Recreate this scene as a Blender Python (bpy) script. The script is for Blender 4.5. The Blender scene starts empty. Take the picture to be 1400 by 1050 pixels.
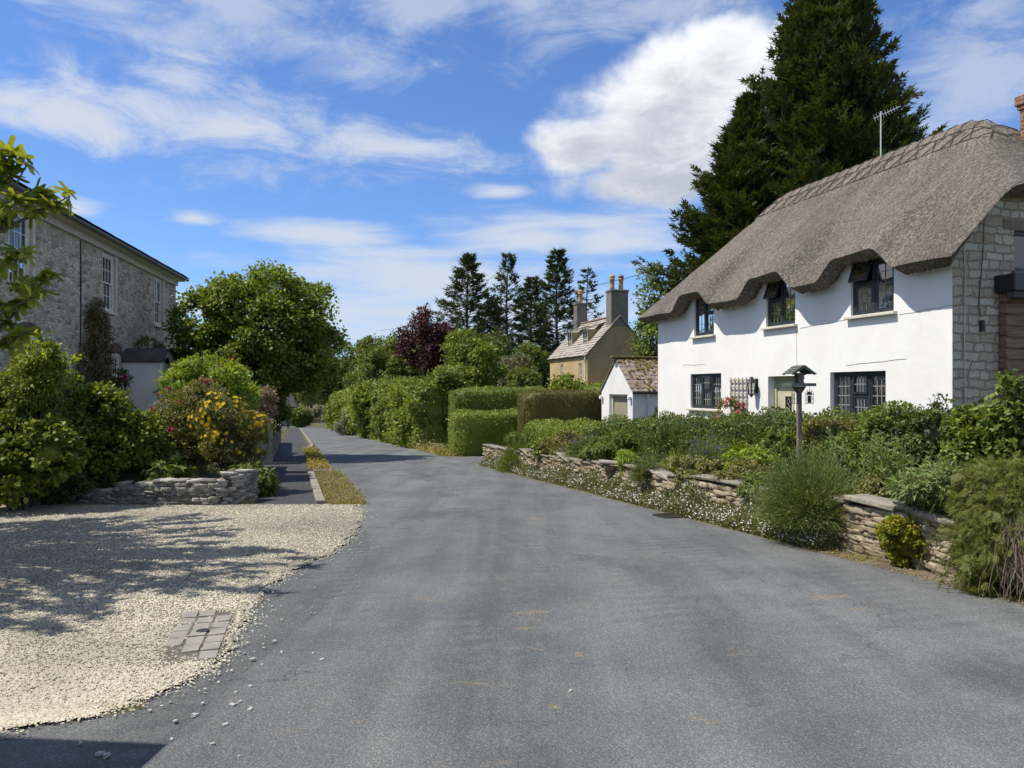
import bpy, math, random
import numpy as np
from mathutils import Vector, Matrix
rng = np.random.default_rng(11)
random.seed(5)
SC = bpy.context.scene
COL = SC.collection
EYE = 1.6
SL = -0.04
def at(px, py, d):
    return np.array([(px - 700) / 1000 * d, d, EYE + (531 - py) / 1000 * d])
def sstep(a, b, x):
    t = np.clip((np.asarray(x, float) - a) / (b - a), 0, 1)
    return t * t * (3 - 2 * t)
def plane_z(y):
    return SL * np.clip(y, -60, 125)
def zg(x, y):
    x = np.asarray(x, float); y = np.asarray(y, float)
    z = plane_z(y)
    ql = x - (1.3 - .3 * y)
    z = z + 1.5 * sstep(-2.35, -4.6, ql) * sstep(13.6, 16.0, y) * (1 - sstep(60, 100, y))
    qr = x - (6.2 - .3 * y)
    z = z + 1.2 * sstep(1.5, 8, qr) * sstep(30, 60, y)
    return z

# ---------------------------------------------------------------- objects
def link(o, parent=None):
    COL.objects.link(o)
    if parent is not None:
        o.parent = parent
    return o
def tag(o, label=None, cat=None, group=None, kind=None):
    if label: o['label'] = label
    if cat: o['category'] = cat
    if group: o['group'] = group
    if kind: o['kind'] = kind
    return o
def thing(name, label, cat, loc=(0, 0, 0), rotz=0, group=None):
    o = bpy.data.objects.new(name, None)
    o.empty_display_size = .2
    link(o)
    o.location = loc; o.rotation_euler = (0, 0, rotz)
    return tag(o, label, cat, group)
def copy_tree(o, parent=None):
    c = o.copy(); COL.objects.link(c)
    if parent is not None: c.parent = parent
    for ch in list(o.children):
        copy_tree(ch, c)
    return c

def fast_mesh(name, chunks, mats, parent=None, loc=None, smooth=False):
    """chunks: list of (V, F(n,3) or (n,4), material index)"""
    vs, loops, starts, mi = [], [], [], []
    nv = nl = 0
    for V, F, m in chunks:
        V = np.asarray(V, np.float32).reshape(-1, 3); F = np.asarray(F, np.int32)
        if len(F) == 0: continue
        k = F.shape[1]
        vs.append(V); loops.append((F + nv).ravel())
        starts.append(nl + np.arange(len(F), dtype=np.int32) * k)
        mi.append(np.full(len(F), m, np.int32))
        nv += len(V); nl += F.size
    me = bpy.data.meshes.new(name)
    V = np.concatenate(vs); L = np.concatenate(loops); S = np.concatenate(starts); MI = np.concatenate(mi)
    me.vertices.add(len(V)); me.vertices.foreach_set('co', V.ravel())
    me.loops.add(len(L)); me.loops.foreach_set('vertex_index', L.astype(np.int32))
    me.polygons.add(len(S)); me.polygons.foreach_set('loop_start', S.astype(np.int32))
    me.polygons.foreach_set('material_index', MI)
    if smooth: me.polygons.foreach_set('use_smooth', np.ones(len(S), bool))
    me.update(calc_edges=True); me.validate()
    for m in (mats if isinstance(mats, (list, tuple)) else [mats]): me.materials.append(m)
    o = bpy.data.objects.new(name, me)
    link(o, parent)
    if loc is not None: o.location = loc
    return o

class MB:
    def __init__(s): s.v = []; s.f = []; s.n = 0
    def add(s, V, F):
        V = [tuple(map(float, p)) for p in V]
        s.v += V; s.f += [tuple(int(i) + s.n for i in f) for f in F]; s.n += len(V)
        return s
    def box(s, x0, x1, y0, y1, z0, z1, jit=0):
        V = [(x, y, z) for x in (x0, x1) for y in (y0, y1) for z in (z0, z1)]
        if jit: V = [tuple(c + random.uniform(-jit, jit) for c in p) for p in V]
        return s.add(V, [(0, 1, 3, 2), (4, 6, 7, 5), (0, 4, 5, 1), (2, 3, 7, 6), (0, 2, 6, 4), (1, 5, 7, 3)])
    def obox(s, c, size, M=None):
        hx, hy, hz = [q / 2 for q in size]
        V = [Vector((x, y, z)) for x in (-hx, hx) for y in (-hy, hy) for z in (-hz, hz)]
        if M is not None: V = [M @ p for p in V]
        V = [p + Vector(c) for p in V]
        return s.add(V, [(0, 1, 3, 2), (4, 6, 7, 5), (0, 4, 5, 1), (2, 3, 7, 6), (0, 2, 6, 4), (1, 5, 7, 3)])
    def bar(s, a, b, w, h=None, up=(0, 0, 1)):
        a, b = Vector(a), Vector(b); h = h or w
        d = (b - a); L = d.length; d.normalize()
        u = Vector(up)
        if abs(d.dot(u)) > .98: u = Vector((1, 0, 0))
        x = d.cross(u).normalized(); z = x.cross(d)
        M = Matrix((x, d, z)).transposed()
        return s.obox((a + b) / 2, (w, L, h), M)
    def tube(s, pts, rad, seg=8, cap=True):
        P = [Vector(p) for p in pts]; n = len(P)
        R = rad if isinstance(rad, (list, tuple, np.ndarray)) else [rad] * n
        V = []; F = []; prev = None
        for i in range(n):
            t = (P[min(i + 1, n - 1)] - P[max(i - 1, 0)])
            t = t.normalized() if t.length > 1e-9 else Vector((0, 0, 1))
            if prev is None:
                u = Vector((0, 0, 1)) if abs(t.z) < .9 else Vector((1, 0, 0))
                x = t.cross(u).normalized()
            else:
                x = (prev - t * prev.dot(t)).normalized()
            prev = x; y = t.cross(x)
            for k in range(seg):
                a = 2 * math.pi * k / seg
                V.append(P[i] + (x * math.cos(a) + y * math.sin(a)) * float(R[i]))
        for i in range(n - 1):
            for k in range(seg):
                k2 = (k + 1) % seg
                F.append((i * seg + k, i * seg + k2, (i + 1) * seg + k2, (i + 1) * seg + k))
        if cap:
            F.append(tuple(range(seg))[::-1]); F.append(tuple((n - 1) * seg + k for k in range(seg)))
        return s.add(V, F)
    def lathe(s, prof, c=(0, 0, 0), seg=16):
        V = []; F = []; n = len(prof)
        for r, z in prof:
            for k in range(seg):
                a = 2 * math.pi * k / seg
                V.append((c[0] + r * math.cos(a), c[1] + r * math.sin(a), c[2] + z))
        for i in range(n - 1):
            for k in range(seg):
                k2 = (k + 1) % seg
                F.append((i * seg + k, i * seg + k2, (i + 1) * seg + k2, (i + 1) * seg + k))
        F.append(tuple(range(seg))[::-1]); F.append(tuple((n - 1) * seg + k for k in range(seg)))
        return s.add(V, F)
    def prism(s, poly, lo, hi, axis='y'):
        n = len(poly)
        def P(u, v, w): return {'y': (u, w, v), 'x': (w, u, v), 'z': (u, v, w)}[axis]
        V = [P(u, v, lo) for u, v in poly] + [P(u, v, hi) for u, v in poly]
        F = [tuple(range(n))[::-1], tuple(range(n, 2 * n))]
        F += [(i, (i + 1) % n, n + (i + 1) % n, n + i) for i in range(n)]
        return s.add(V, F)
    def build(s, name, m, parent=None, smooth=False, bevel=0, loc=None, fix=True):
        me = bpy.data.meshes.new(name)
        me.from_pydata(s.v, [], s.f)
        if fix:
            import bmesh
            bm = bmesh.new(); bm.from_mesh(me)
            bmesh.ops.recalc_face_normals(bm, faces=bm.faces); bm.to_mesh(me); bm.free()
        me.update()
        if smooth: me.polygons.foreach_set('use_smooth', np.ones(len(me.polygons), bool))
        me.materials.append(m)
        o = bpy.data.objects.new(name, me); link(o, parent)
        if loc is not None: o.location = loc
        if bevel:
            b = o.modifiers.new('bevel', 'BEVEL'); b.width = bevel; b.segments = 2; b.limit_method = 'ANGLE'
        return o

def grid_mesh(xs, ys, zf):
    X, Y = np.meshgrid(xs, ys)
    Z = zf(X, Y)
    V = np.stack([X, Y, Z], -1).reshape(-1, 3)
    nx, ny = len(xs), len(ys)
    i = (np.arange(ny - 1)[:, None] * nx + np.arange(nx - 1)[None]).ravel()
    F = np.stack([i, i + 1, i + nx + 1, i + nx], -1)
    return V, F
def strip_mesh(rows):
    """rows: list of equal-length point rows"""
    A = np.asarray(rows, float); ny, nx = A.shape[:2]
    i = (np.arange(ny - 1)[:, None] * nx + np.arange(nx - 1)[None]).ravel()
    return A.reshape(-1, 3), np.stack([i, i + 1, i + nx + 1, i + nx], -1)

def wall_holes(mb, length, z0, z1, holes, depth, P, ext=True):
    """a wall with openings; P(a, z, t) maps along/height/inward to xyz; holes: (a0,a1,z0,z1)"""
    A = sorted({0., length} | {h[0] for h in holes} | {h[1] for h in holes})
    Z = sorted({z0, z1} | {h[2] for h in holes} | {h[3] for h in holes})
    for i in range(len(A) - 1):
        for j in range(len(Z) - 1):
            ca, cz = (A[i] + A[i + 1]) / 2, (Z[j] + Z[j + 1]) / 2
            if any(h[0] < ca < h[1] and h[2] < cz < h[3] for h in holes): continue
            mb.add([P(A[i], Z[j], 0), P(A[i + 1], Z[j], 0), P(A[i + 1], Z[j + 1], 0), P(A[i], Z[j + 1], 0)], [(0, 1, 2, 3)])
    for a0, a1, b0, b1 in holes:
        c = [(a0, b0), (a1, b0), (a1, b1), (a0, b1)]
        for k in range(4):
            p, q = c[k], c[(k + 1) % 4]
            mb.add([P(*p, 0), P(*p, depth), P(*q, depth), P(*q, 0)], [(0, 1, 2, 3)])

# ---------------------------------------------------------------- materials
def newmat(name):
    m = bpy.data.materials.new(name); m.use_nodes = True
    nt = m.node_tree; nt.nodes.clear()
    out = nt.nodes.new('ShaderNodeOutputMaterial')
    return m, nt, out
def N(nt, typ, ins=None, **attrs):
    n = nt.nodes.new('ShaderNode' + typ)
    for k, v in attrs.items(): setattr(n, k, v)
    for k, v in (ins or {}).items():
        s = n.inputs[k]
        if isinstance(v, bpy.types.NodeSocket): nt.links.new(v, s)
        elif isinstance(v, (tuple, list)) and s.type == 'RGBA' and len(v) == 3: s.default_value = (*v, 1)
        else: s.default_value = v
    return n
def M_(nt, op, a, b=0., c=0., clamp=False):
    n = nt.nodes.new('ShaderNodeMath'); n.operation = op; n.use_clamp = clamp
    for i, v in enumerate((a, b, c)):
        if isinstance(v, bpy.types.NodeSocket): nt.links.new(v, n.inputs[i])
        else: n.inputs[i].default_value = v
    return n.outputs[0]
def ramp(nt, fac, stops, interp='LINEAR'):
    n = nt.nodes.new('ShaderNodeValToRGB'); n.color_ramp.interpolation = interp
    e = n.color_ramp.elements
    while len(e) < len(stops): e.new(.5)
    for k, (p, c) in enumerate(stops):
        e[k].position = p
        e[k].color = (*c, 1) if len(c) == 3 else c
    nt.links.new(fac, n.inputs[0]); return n.outputs[0]
def mixc(nt, fac, a, b, mode='MIX'):
    n = nt.nodes.new('ShaderNodeMix'); n.data_type = 'RGBA'; n.blend_type = mode
    for s, v in ((n.inputs[0], fac), (n.inputs[6], a), (n.inputs[7], b)):
        if isinstance(v, bpy.types.NodeSocket): nt.links.new(v, s)
        elif isinstance(v, (tuple, list)): s.default_value = (*v, 1)
        else: s.default_value = v
    return n.outputs[2]
def mapv(nt, scale=(1, 1, 1), src='Object', rot=(0, 0, 0)):
    tc = nt.nodes.new('ShaderNodeTexCoord')
    m = N(nt, 'Mapping', {'Vector': tc.outputs[src], 'Scale': scale, 'Rotation': rot})
    return m.outputs[0]
def noise(nt, vec, scale, detail=4, rough=.55, dist=0):
    return N(nt, 'TexNoise', {'Vector': vec, 'Scale': scale, 'Detail': detail, 'Roughness': rough, 'Distortion': dist}).outputs['Fac']
def finish(nt, out, col, rough=.8, bump=None, bstr=.3, bdist=.02, spec=.3, metal=0):
    ins = {'Base Color': col, 'Roughness': rough, 'Specular IOR Level': spec, 'Metallic': metal}
    p = N(nt, 'BsdfPrincipled', ins)
    if bump is not None:
        b = N(nt, 'Bump', {'Height': bump, 'Strength': bstr, 'Distance': bdist})
        nt.links.new(b.outputs[0], p.inputs['Normal'])
    nt.links.new(p.outputs[0], out.inputs[0])
    return p
def surf(name, c0, c1, scale=3, rough=.8, bscale=40, bstr=.3, bdist=.01, stretch=(1, 1, 1), c2=None, spec=.3, metal=0, fine=.25):
    """surface with blotches, fine grain and a bump"""
    m, nt, out = newmat(name)
    v = mapv(nt, stretch)
    n1 = noise(nt, v, scale, 6, .6)
    n2 = noise(nt, v, bscale, 5, .65)
    f = M_(nt, 'ADD', M_(nt, 'MULTIPLY', n1, 1 - fine), M_(nt, 'MULTIPLY', n2, fine))
    st = [(.36, c0), (.64, c1)] if c2 is None else [(.33, c0), (.5, c1), (.68, c2)]
    col = ramp(nt, f, st)
    finish(nt, out, col, rough, n2, bstr, bdist, spec, metal)
    return m
def leafmat(name, dark, mid, light, trans=.35, rough=.5, nscale=.8, spec=.35, tcol=None, gain=1.85, warm=(1.13, 1., .95)):
    dark, mid, light = [tuple(min(.9, q * gain * w) for q, w in zip(c, warm)) for c in (dark, mid, light)]
    m, nt, out = newmat(name)
    g = N(nt, 'NewGeometry')
    n = noise(nt, mapv(nt), nscale, 3, .5)
    f = M_(nt, 'ADD', M_(nt, 'MULTIPLY', g.outputs['Random Per Island'], .6), M_(nt, 'MULTIPLY', n, .45))
    col = ramp(nt, f, [(.15, dark), (.5, mid), (.85, light)])
    p = N(nt, 'BsdfPrincipled', {'Base Color': col, 'Roughness': rough, 'Specular IOR Level': spec})
    tc = mixc(nt, 1., col, tcol or (1.5, 1.35, .55), 'MULTIPLY')
    t = N(nt, 'BsdfTranslucent', {'Color': tc})
    mx = N(nt, 'MixShader', {0: trans, 1: p.outputs[0], 2: t.outputs[0]})
    nt.links.new(mx.outputs[0], out.inputs[0])
    return m
def plain(name, c, rough=.5, spec=.4, metal=0, var=.12, scale=6):
    a = tuple(x * (1 - var) for x in c); b = tuple(min(1, x * (1 + var)) for x in c)
    return surf(name, a, b, scale, rough, 60, .12, .004, spec=spec, metal=metal)
# ================================================================= materials
MT = {}
def rubble(name, cols, mortar, sx=3.2, sz=7., mw=.05, rnd=.9, stain=None, bstr=.7, bdist=.03):
    """random rubble stonework laid in rough courses"""
    m, nt, out = newmat(name)
    tc = nt.nodes.new('ShaderNodeTexCoord')
    sp = N(nt, 'SeparateXYZ', {0: tc.outputs['Object']})
    al = M_(nt, 'ADD', sp.outputs[0], sp.outputs[1])
    base = N(nt, 'CombineXYZ', {0: al, 1: sp.outputs[2], 2: 0.})
    nz = N(nt, 'TexNoise', {'Vector': base.outputs[0], 'Scale': 2.2, 'Detail': 4})
    off = N(nt, 'VectorMath', {0: nz.outputs['Color'], 1: (.5, .5, .5)}, operation='SUBTRACT')
    off2 = N(nt, 'VectorMath', {0: off.outputs[0], 'Scale': .22}, operation='SCALE')
    v = N(nt, 'VectorMath', {0: base.outputs[0], 1: off2.outputs[0]}, operation='ADD')
    v = N(nt, 'VectorMath', {0: v.outputs[0], 1: (sx, sz, 1)}, operation='MULTIPLY').outputs[0]
    ve = N(nt, 'TexVoronoi', {'Vector': v, 'Scale': 1., 'Randomness': rnd}, feature='DISTANCE_TO_EDGE', voronoi_dimensions='2D')
    vc = N(nt, 'TexVoronoi', {'Vector': v, 'Scale': 1., 'Randomness': rnd}, feature='F1', voronoi_dimensions='2D')
    r = N(nt, 'SeparateColor', {0: vc.outputs['Color']}).outputs[0]
    k = len(cols)
    sc = ramp(nt, r, [(.05 + .9 * i / (k - 1), c) for i, c in enumerate(cols)])
    fine = noise(nt, base.outputs[0], 28, 6, .7)
    sc = mixc(nt, 1., sc, ramp(nt, fine, [(.25, (.55, .55, .55)), (.75, (1.35, 1.35, 1.35))]), 'MULTIPLY')
    big = noise(nt, base.outputs[0], .7, 5, .6)
    sc = mixc(nt, 1., sc, ramp(nt, big, [(.3, (.72, .7, .68)), (.7, (1.2, 1.2, 1.2))]), 'MULTIPLY')
    edge = M_(nt, 'SUBTRACT', ve.outputs['Distance'], M_(nt, 'MULTIPLY', fine, mw * .8))
    mk = ramp(nt, edge, [(0., (0, 0, 0)), (mw, (1, 1, 1))])
    col = mixc(nt, mk, mortar, sc)
    if stain is not None:
        w = ramp(nt, noise(nt, base.outputs[0], 1.3, 6, .65), [(.55, (0, 0, 0)), (.7, (.6, .6, .6))])
        col = mixc(nt, w, col, stain)
    h = M_(nt, 'ADD', M_(nt, 'MULTIPLY', ramp(nt, edge, [(0., (0, 0, 0)), (mw * 3, (1, 1, 1))]), .8), M_(nt, 'MULTIPLY', fine, .5))
    finish(nt, out, col, .9, h, bstr, bdist, .15)
    return m
MT['rubble_grey'] = rubble('grey_rubble', [(.33, .285, .215), (.53, .48, .385), (.66, .61, .50), (.55, .48, .375), (.72, .67, .57)], (.40, .35, .275), 4.4, 10.5, .055, .8, (.17, .16, .14))
def coursed(name, cols, mortar, w=.34, h=.145):
    m, nt, out = newmat(name)
    tc = nt.nodes.new('ShaderNodeTexCoord')
    sp = N(nt, 'SeparateXYZ', {0: tc.outputs['Object']})
    base = N(nt, 'CombineXYZ', {0: M_(nt, 'ADD', sp.outputs[0], sp.outputs[1]), 1: sp.outputs[2], 2: 0.}).outputs[0]
    nz = N(nt, 'TexNoise', {'Vector': base, 'Scale': 3.2, 'Detail': 5, 'Roughness': .6})
    o1 = N(nt, 'VectorMath', {0: nz.outputs['Color'], 1: (.5, .5, .5)}, operation='SUBTRACT')
    o2 = N(nt, 'VectorMath', {0: o1.outputs[0], 1: (.26, .17, 0)}, operation='MULTIPLY')
    v = N(nt, 'VectorMath', {0: base, 1: o2.outputs[0]}, operation='ADD').outputs[0]
    b = N(nt, 'TexBrick', {'Vector': v, 'Color1': (0., 0., 0.), 'Color2': (1., 1., 1.), 'Mortar': (.5, .5, .5), 'Scale': 1., 'Mortar Size': .02, 'Mortar Smooth': .5, 'Brick Width': w, 'Row Height': h}, squash=.62, squash_frequency=3, offset=.42)
    k = len(cols)
    col = ramp(nt, N(nt, 'SeparateColor', {0: b.outputs['Color']}).outputs[0], [(i / (k - 1), c) for i, c in enumerate(cols)])
    f = noise(nt, base, 24, 7, .72)
    col = mixc(nt, 1., col, ramp(nt, f, [(.25, (.6, .6, .6)), (.75, (1.35, 1.35, 1.35))]), 'MULTIPLY')
    big = noise(nt, base, 1.6, 6, .7)
    mk = M_(nt, 'ADD', b.outputs['Fac'], M_(nt, 'MULTIPLY', M_(nt, 'SUBTRACT', big, .52), 1.2), clamp=True)
    mk = M_(nt, 'MAXIMUM', b.outputs['Fac'], M_(nt, 'MULTIPLY', mk, .8))
    mcol = mixc(nt, 1., mortar, ramp(nt, f, [(.25, (.7, .7, .7)), (.75, (1.25, 1.25, 1.25))]), 'MULTIPLY')
    col = mixc(nt, mk, col, mcol)
    finish(nt, out, col, .92, M_(nt, 'ADD', M_(nt, 'MULTIPLY', mk, -.9), M_(nt, 'MULTIPLY', f, .6)), .7, .03, .12)
    return m
MT['rubble_cottage'] = coursed('coursed_rubble', [(.42, .385, .30), (.50, .47, .385), (.36, .31, .225), (.56, .53, .44)], (.29, .245, .18))
MT['rubble_yellow'] = rubble('yellow_stone', [(.50, .37, .17), (.60, .46, .24), (.55, .42, .22)], (.46, .37, .22), 2.5, 5., .05, .7)
MT['gable_render'] = surf('tan_render', (.25, .185, .095), (.34, .255, .14), .7, .9, 20, .2, .01, c2=(.40, .31, .18))

def plaster():
    m, nt, out = newmat('white_limewash')
    v = mapv(nt)
    n1 = noise(nt, v, .9, 6, .6); n2 = noise(nt, v, 22, 6, .7)
    col = ramp(nt, n1, [(.3, (.80, .785, .75)), (.6, (.86, .85, .82))])
    st = ramp(nt, noise(nt, mapv(nt, (1, 5, .5)), 1.1, 6, .7), [(.6, (0, 0, 0)), (.85, (.3, .3, .3))])
    col = mixc(nt, st, col, (.62, .59, .52))
    # hairline cracks
    wv = N(nt, 'TexNoise', {'Vector': v, 'Scale': 2.5, 'Detail': 5})
    dv = N(nt, 'VectorMath', {0: wv.outputs['Color'], 'Scale': .5}, operation='SCALE')
    vv = N(nt, 'VectorMath', {0: v, 1: dv.outputs[0]}, operation='ADD')
    vo = N(nt, 'TexVoronoi', {'Vector': vv.outputs[0], 'Scale': .55}, feature='DISTANCE_TO_EDGE')
    ck = ramp(nt, vo.outputs['Distance'], [(0., (.35, .35, .35)), (.006, (0, 0, 0))])
    ck = M_(nt, 'MULTIPLY', ck, ramp(nt, n1, [(.45, (0, 0, 0)), (.6, (1, 1, 1))]))
    col = mixc(nt, ck, col, (.5, .48, .44))
    h = M_(nt, 'ADD', M_(nt, 'MULTIPLY', n1, 1.5), M_(nt, 'MULTIPLY', n2, .25))
    finish(nt, out, col, .85, h, .35, .03, .2)
    return m
MT['plaster'] = plaster()
MT['plaster_crack'] = plain('plaster_crack', (.42, .40, .36), .9)
MT['plaster_garage'] = surf('garage_render', (.70, .69, .67), (.82, .81, .79), 1.5, .9, 60, .5, .01)

def thatch(name, c0, c1, c2, b=.8):
    m, nt, out = newmat(name)
    # cut straw ends: fine speckle, a little longer down the slope
    f1 = noise(nt, mapv(nt, (9, 17, 9)), 2.2, 4, .75)
    f2 = noise(nt, mapv(nt, (5, 15, 5)), 2.0, 4, .7)
    f = M_(nt, 'ADD', M_(nt, 'MULTIPLY', f1, .62), M_(nt, 'MULTIPLY', f2, .38))
    col = ramp(nt, f, [(.37, c0), (.5, c1), (.61, c2)])
    big = ramp(nt, noise(nt, mapv(nt, (.35, 1.5, .35)), 1.1, 6, .62, .3), [(.3, (.74, .73, .72)), (.5, (1., 1., 1.)), (.7, (1.22, 1.2, 1.16))])
    col = mixc(nt, 1., col, big, 'MULTIPLY')
    st = ramp(nt, noise(nt, mapv(nt, (.8, 7, .8), 'Object', (.5, 0, 0)), 1.4, 4, .7), [(.62, (0, 0, 0)), (.72, (.45, .45, .45))])
    col = mixc(nt, st, col, tuple(x * 1.35 for x in c2))
    finish(nt, out, col, .95, f, b, .07, .1)
    return m
MT['thatch'] = thatch('weathered_thatch', (.055, .047, .039), (.145, .126, .106), (.30, .268, .228))
MT['thatch_ridge'] = thatch('ridge_thatch', (.07, .06, .047), (.175, .152, .124), (.34, .30, .25))
MT['thatch_far'] = surf('dark_thatch', (.05, .048, .046), (.10, .095, .09), 1.5, .95, 12, .5, .05)
MT['hazel'] = plain('hazel_spar', (.20, .165, .125), .9)
MT['spar_dark'] = plain('dark_spar', (.085, .072, .06), .9)

def brick(name):
    m, nt, out = newmat(name)
    tc = nt.nodes.new('ShaderNodeTexCoord')
    sp = N(nt, 'SeparateXYZ', {0: tc.outputs['Object']})
    al = M_(nt, 'ADD', sp.outputs[0], sp.outputs[1])
    base = N(nt, 'CombineXYZ', {0: al, 1: sp.outputs[2], 2: 0.}).outputs[0]
    b = N(nt, 'TexBrick', {'Vector': base, 'Color1': (.27, .11, .055), 'Color2': (.13, .075, .055), 'Mortar': (.30, .27, .22), 'Scale': 1.,
                           'Mortar Size': .007, 'Brick Width': .225, 'Row Height': .075, 'Bias': -.1})
    f = noise(nt, base, 9, 6, .7)
    col = mixc(nt, 1., b.outputs['Color'], ramp(nt, f, [(.25, (.5, .5, .5)), (.7, (1.5, 1.45, 1.4))]), 'MULTIPLY')
    finish(nt, out, col, .9, M_(nt, 'ADD', M_(nt, 'MULTIPLY', b.outputs['Fac'], -1), f), .5, .01, .2)
    return m
MT['brick'] = brick('old_red_brick')
MT['brick_brown'] = surf('brown_brick', (.10, .065, .05), (.2, .13, .1), 6, .9, 40, .4, .01)
MT['anthracite'] = plain('dark_grey_paint', (.030, .036, .044), .38, .5, 0, .15)
MT['lead_bar'] = plain('pale_glazing_bar', (.30, .30, .29), .5)
MT['sill_cream'] = plain('cream_sill', (.66, .62, .50), .6)
MT['door_sage'] = plain('pale_sage_paint', (.50, .48, .33), .45)
MT['door_light'] = plain('pale_door_trim', (.62, .60, .44), .45)
MT['black_metal'] = plain('black_iron', (.018, .02, .022), .4, .5)
MT['white_paint'] = plain('white_paint', (.80, .79, .75), .45)
MT['cream_paint'] = plain('cream_paint', (.74, .70, .60), .5)
MT['dark_in'] = plain('dark_room', (.03, .028, .026), .9)
MT['curtain'] = surf('pale_curtain', (.55, .54, .50), (.75, .74, .70), 3, .9, 30, .2, .01, (1, 8, .3))
MT['lead'] = plain('lead_flashing', (.55, .56, .58), .45, .5, .3)
MT['timber_board'] = surf('weathered_boards', (.11, .065, .045), (.22, .14, .10), 2.5, .85, 30, .5, .01, (1, 1, 12), c2=(.28, .19, .14))
MT['timber_post'] = surf('grey_timber', (.13, .105, .085), (.24, .20, .165), 5, .85, 40, .4, .006, (4, 4, .6))
MT['trellis'] = surf('trellis_timber', (.30, .27, .21), (.44, .40, .33), 6, .85, 40, .3, .005)
MT['slate_green'] = plain('green_roof_felt', (.11, .12, .10), .8)
MT['slate'] = surf('dark_slate', (.055, .052, .05), (.10, .095, .09), 3, .7, 30, .4, .01)
MT['gutter'] = plain('grey_gutter', (.10, .10, .10), .5)
MT['soffit'] = plain('pale_soffit', (.58, .54, .46), .6)
MT['porch_white'] = surf('porch_render', (.62, .61, .58), (.74, .73, .70), 1.5, .8, 20, .2, .01)
MT['stone_tile'] = surf('purbeck_stone_tile', (.20, .175, .145), (.36, .32, .27), 1.6, .95, 14, .5, .02, c2=(.46, .41, .34))
MT['stone_tile_rust'] = surf('lichen_stone_tile', (.26, .15, .10), (.40, .27, .2), 3, .95, 14, .5, .02)
MT['cement'] = surf('chimney_render', (.14, .125, .105), (.23, .205, .175), 1.5, .95, 25, .6, .02)
MT['pot'] = surf('buff_chimney_pot', (.42, .25, .10), (.56, .36, .17), 3, .8, 30, .2, .01)
MT['pot_red'] = plain('red_pot_cap', (.22, .06, .045), .6)
MT['garage_tile'] = surf('mossy_pantile', (.14, .105, .085), (.26, .20, .165), 6, .95, 30, .6, .02, c2=(.42, .35, .29))
MT['moss'] = surf('roof_moss', (.10, .075, .02), (.20, .15, .045), 8, .95, 40, .6, .02)
MT['roller'] = plain('roller_door_metal', (.36, .32, .22), .5, .4)
MT['pvc'] = plain('white_downpipe', (.68, .67, .63), .5)
MT['cable'] = plain('cable_sheath', (.03, .03, .03), .6)
MT['cable_pale'] = plain('pale_cable', (.5, .49, .46), .6)

def glass():
    m, nt, out = newmat('window_glass')
    g = N(nt, 'BsdfGlossy', {'Color': (1, 1, 1), 'Roughness': .015})
    t = N(nt, 'BsdfTransparent', {'Color': (.62, .64, .62)})
    lw = N(nt, 'LayerWeight', {'Blend': .35})
    f = M_(nt, 'ADD', M_(nt, 'MULTIPLY', lw.outputs['Fresnel'], .75), .07, clamp=True)
    nz = noise(nt, mapv(nt), 3., 3, .5)
    b = N(nt, 'Bump', {'Height': nz, 'Strength': .06, 'Distance': .02})
    nt.links.new(b.outputs[0], g.inputs['Normal'])
    mx = N(nt, 'MixShader', {0: f, 1: t.outputs[0], 2: g.outputs[0]})
    nt.links.new(mx.outputs[0], out.inputs[0])
    return m
MT['glass'] = glass()

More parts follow.
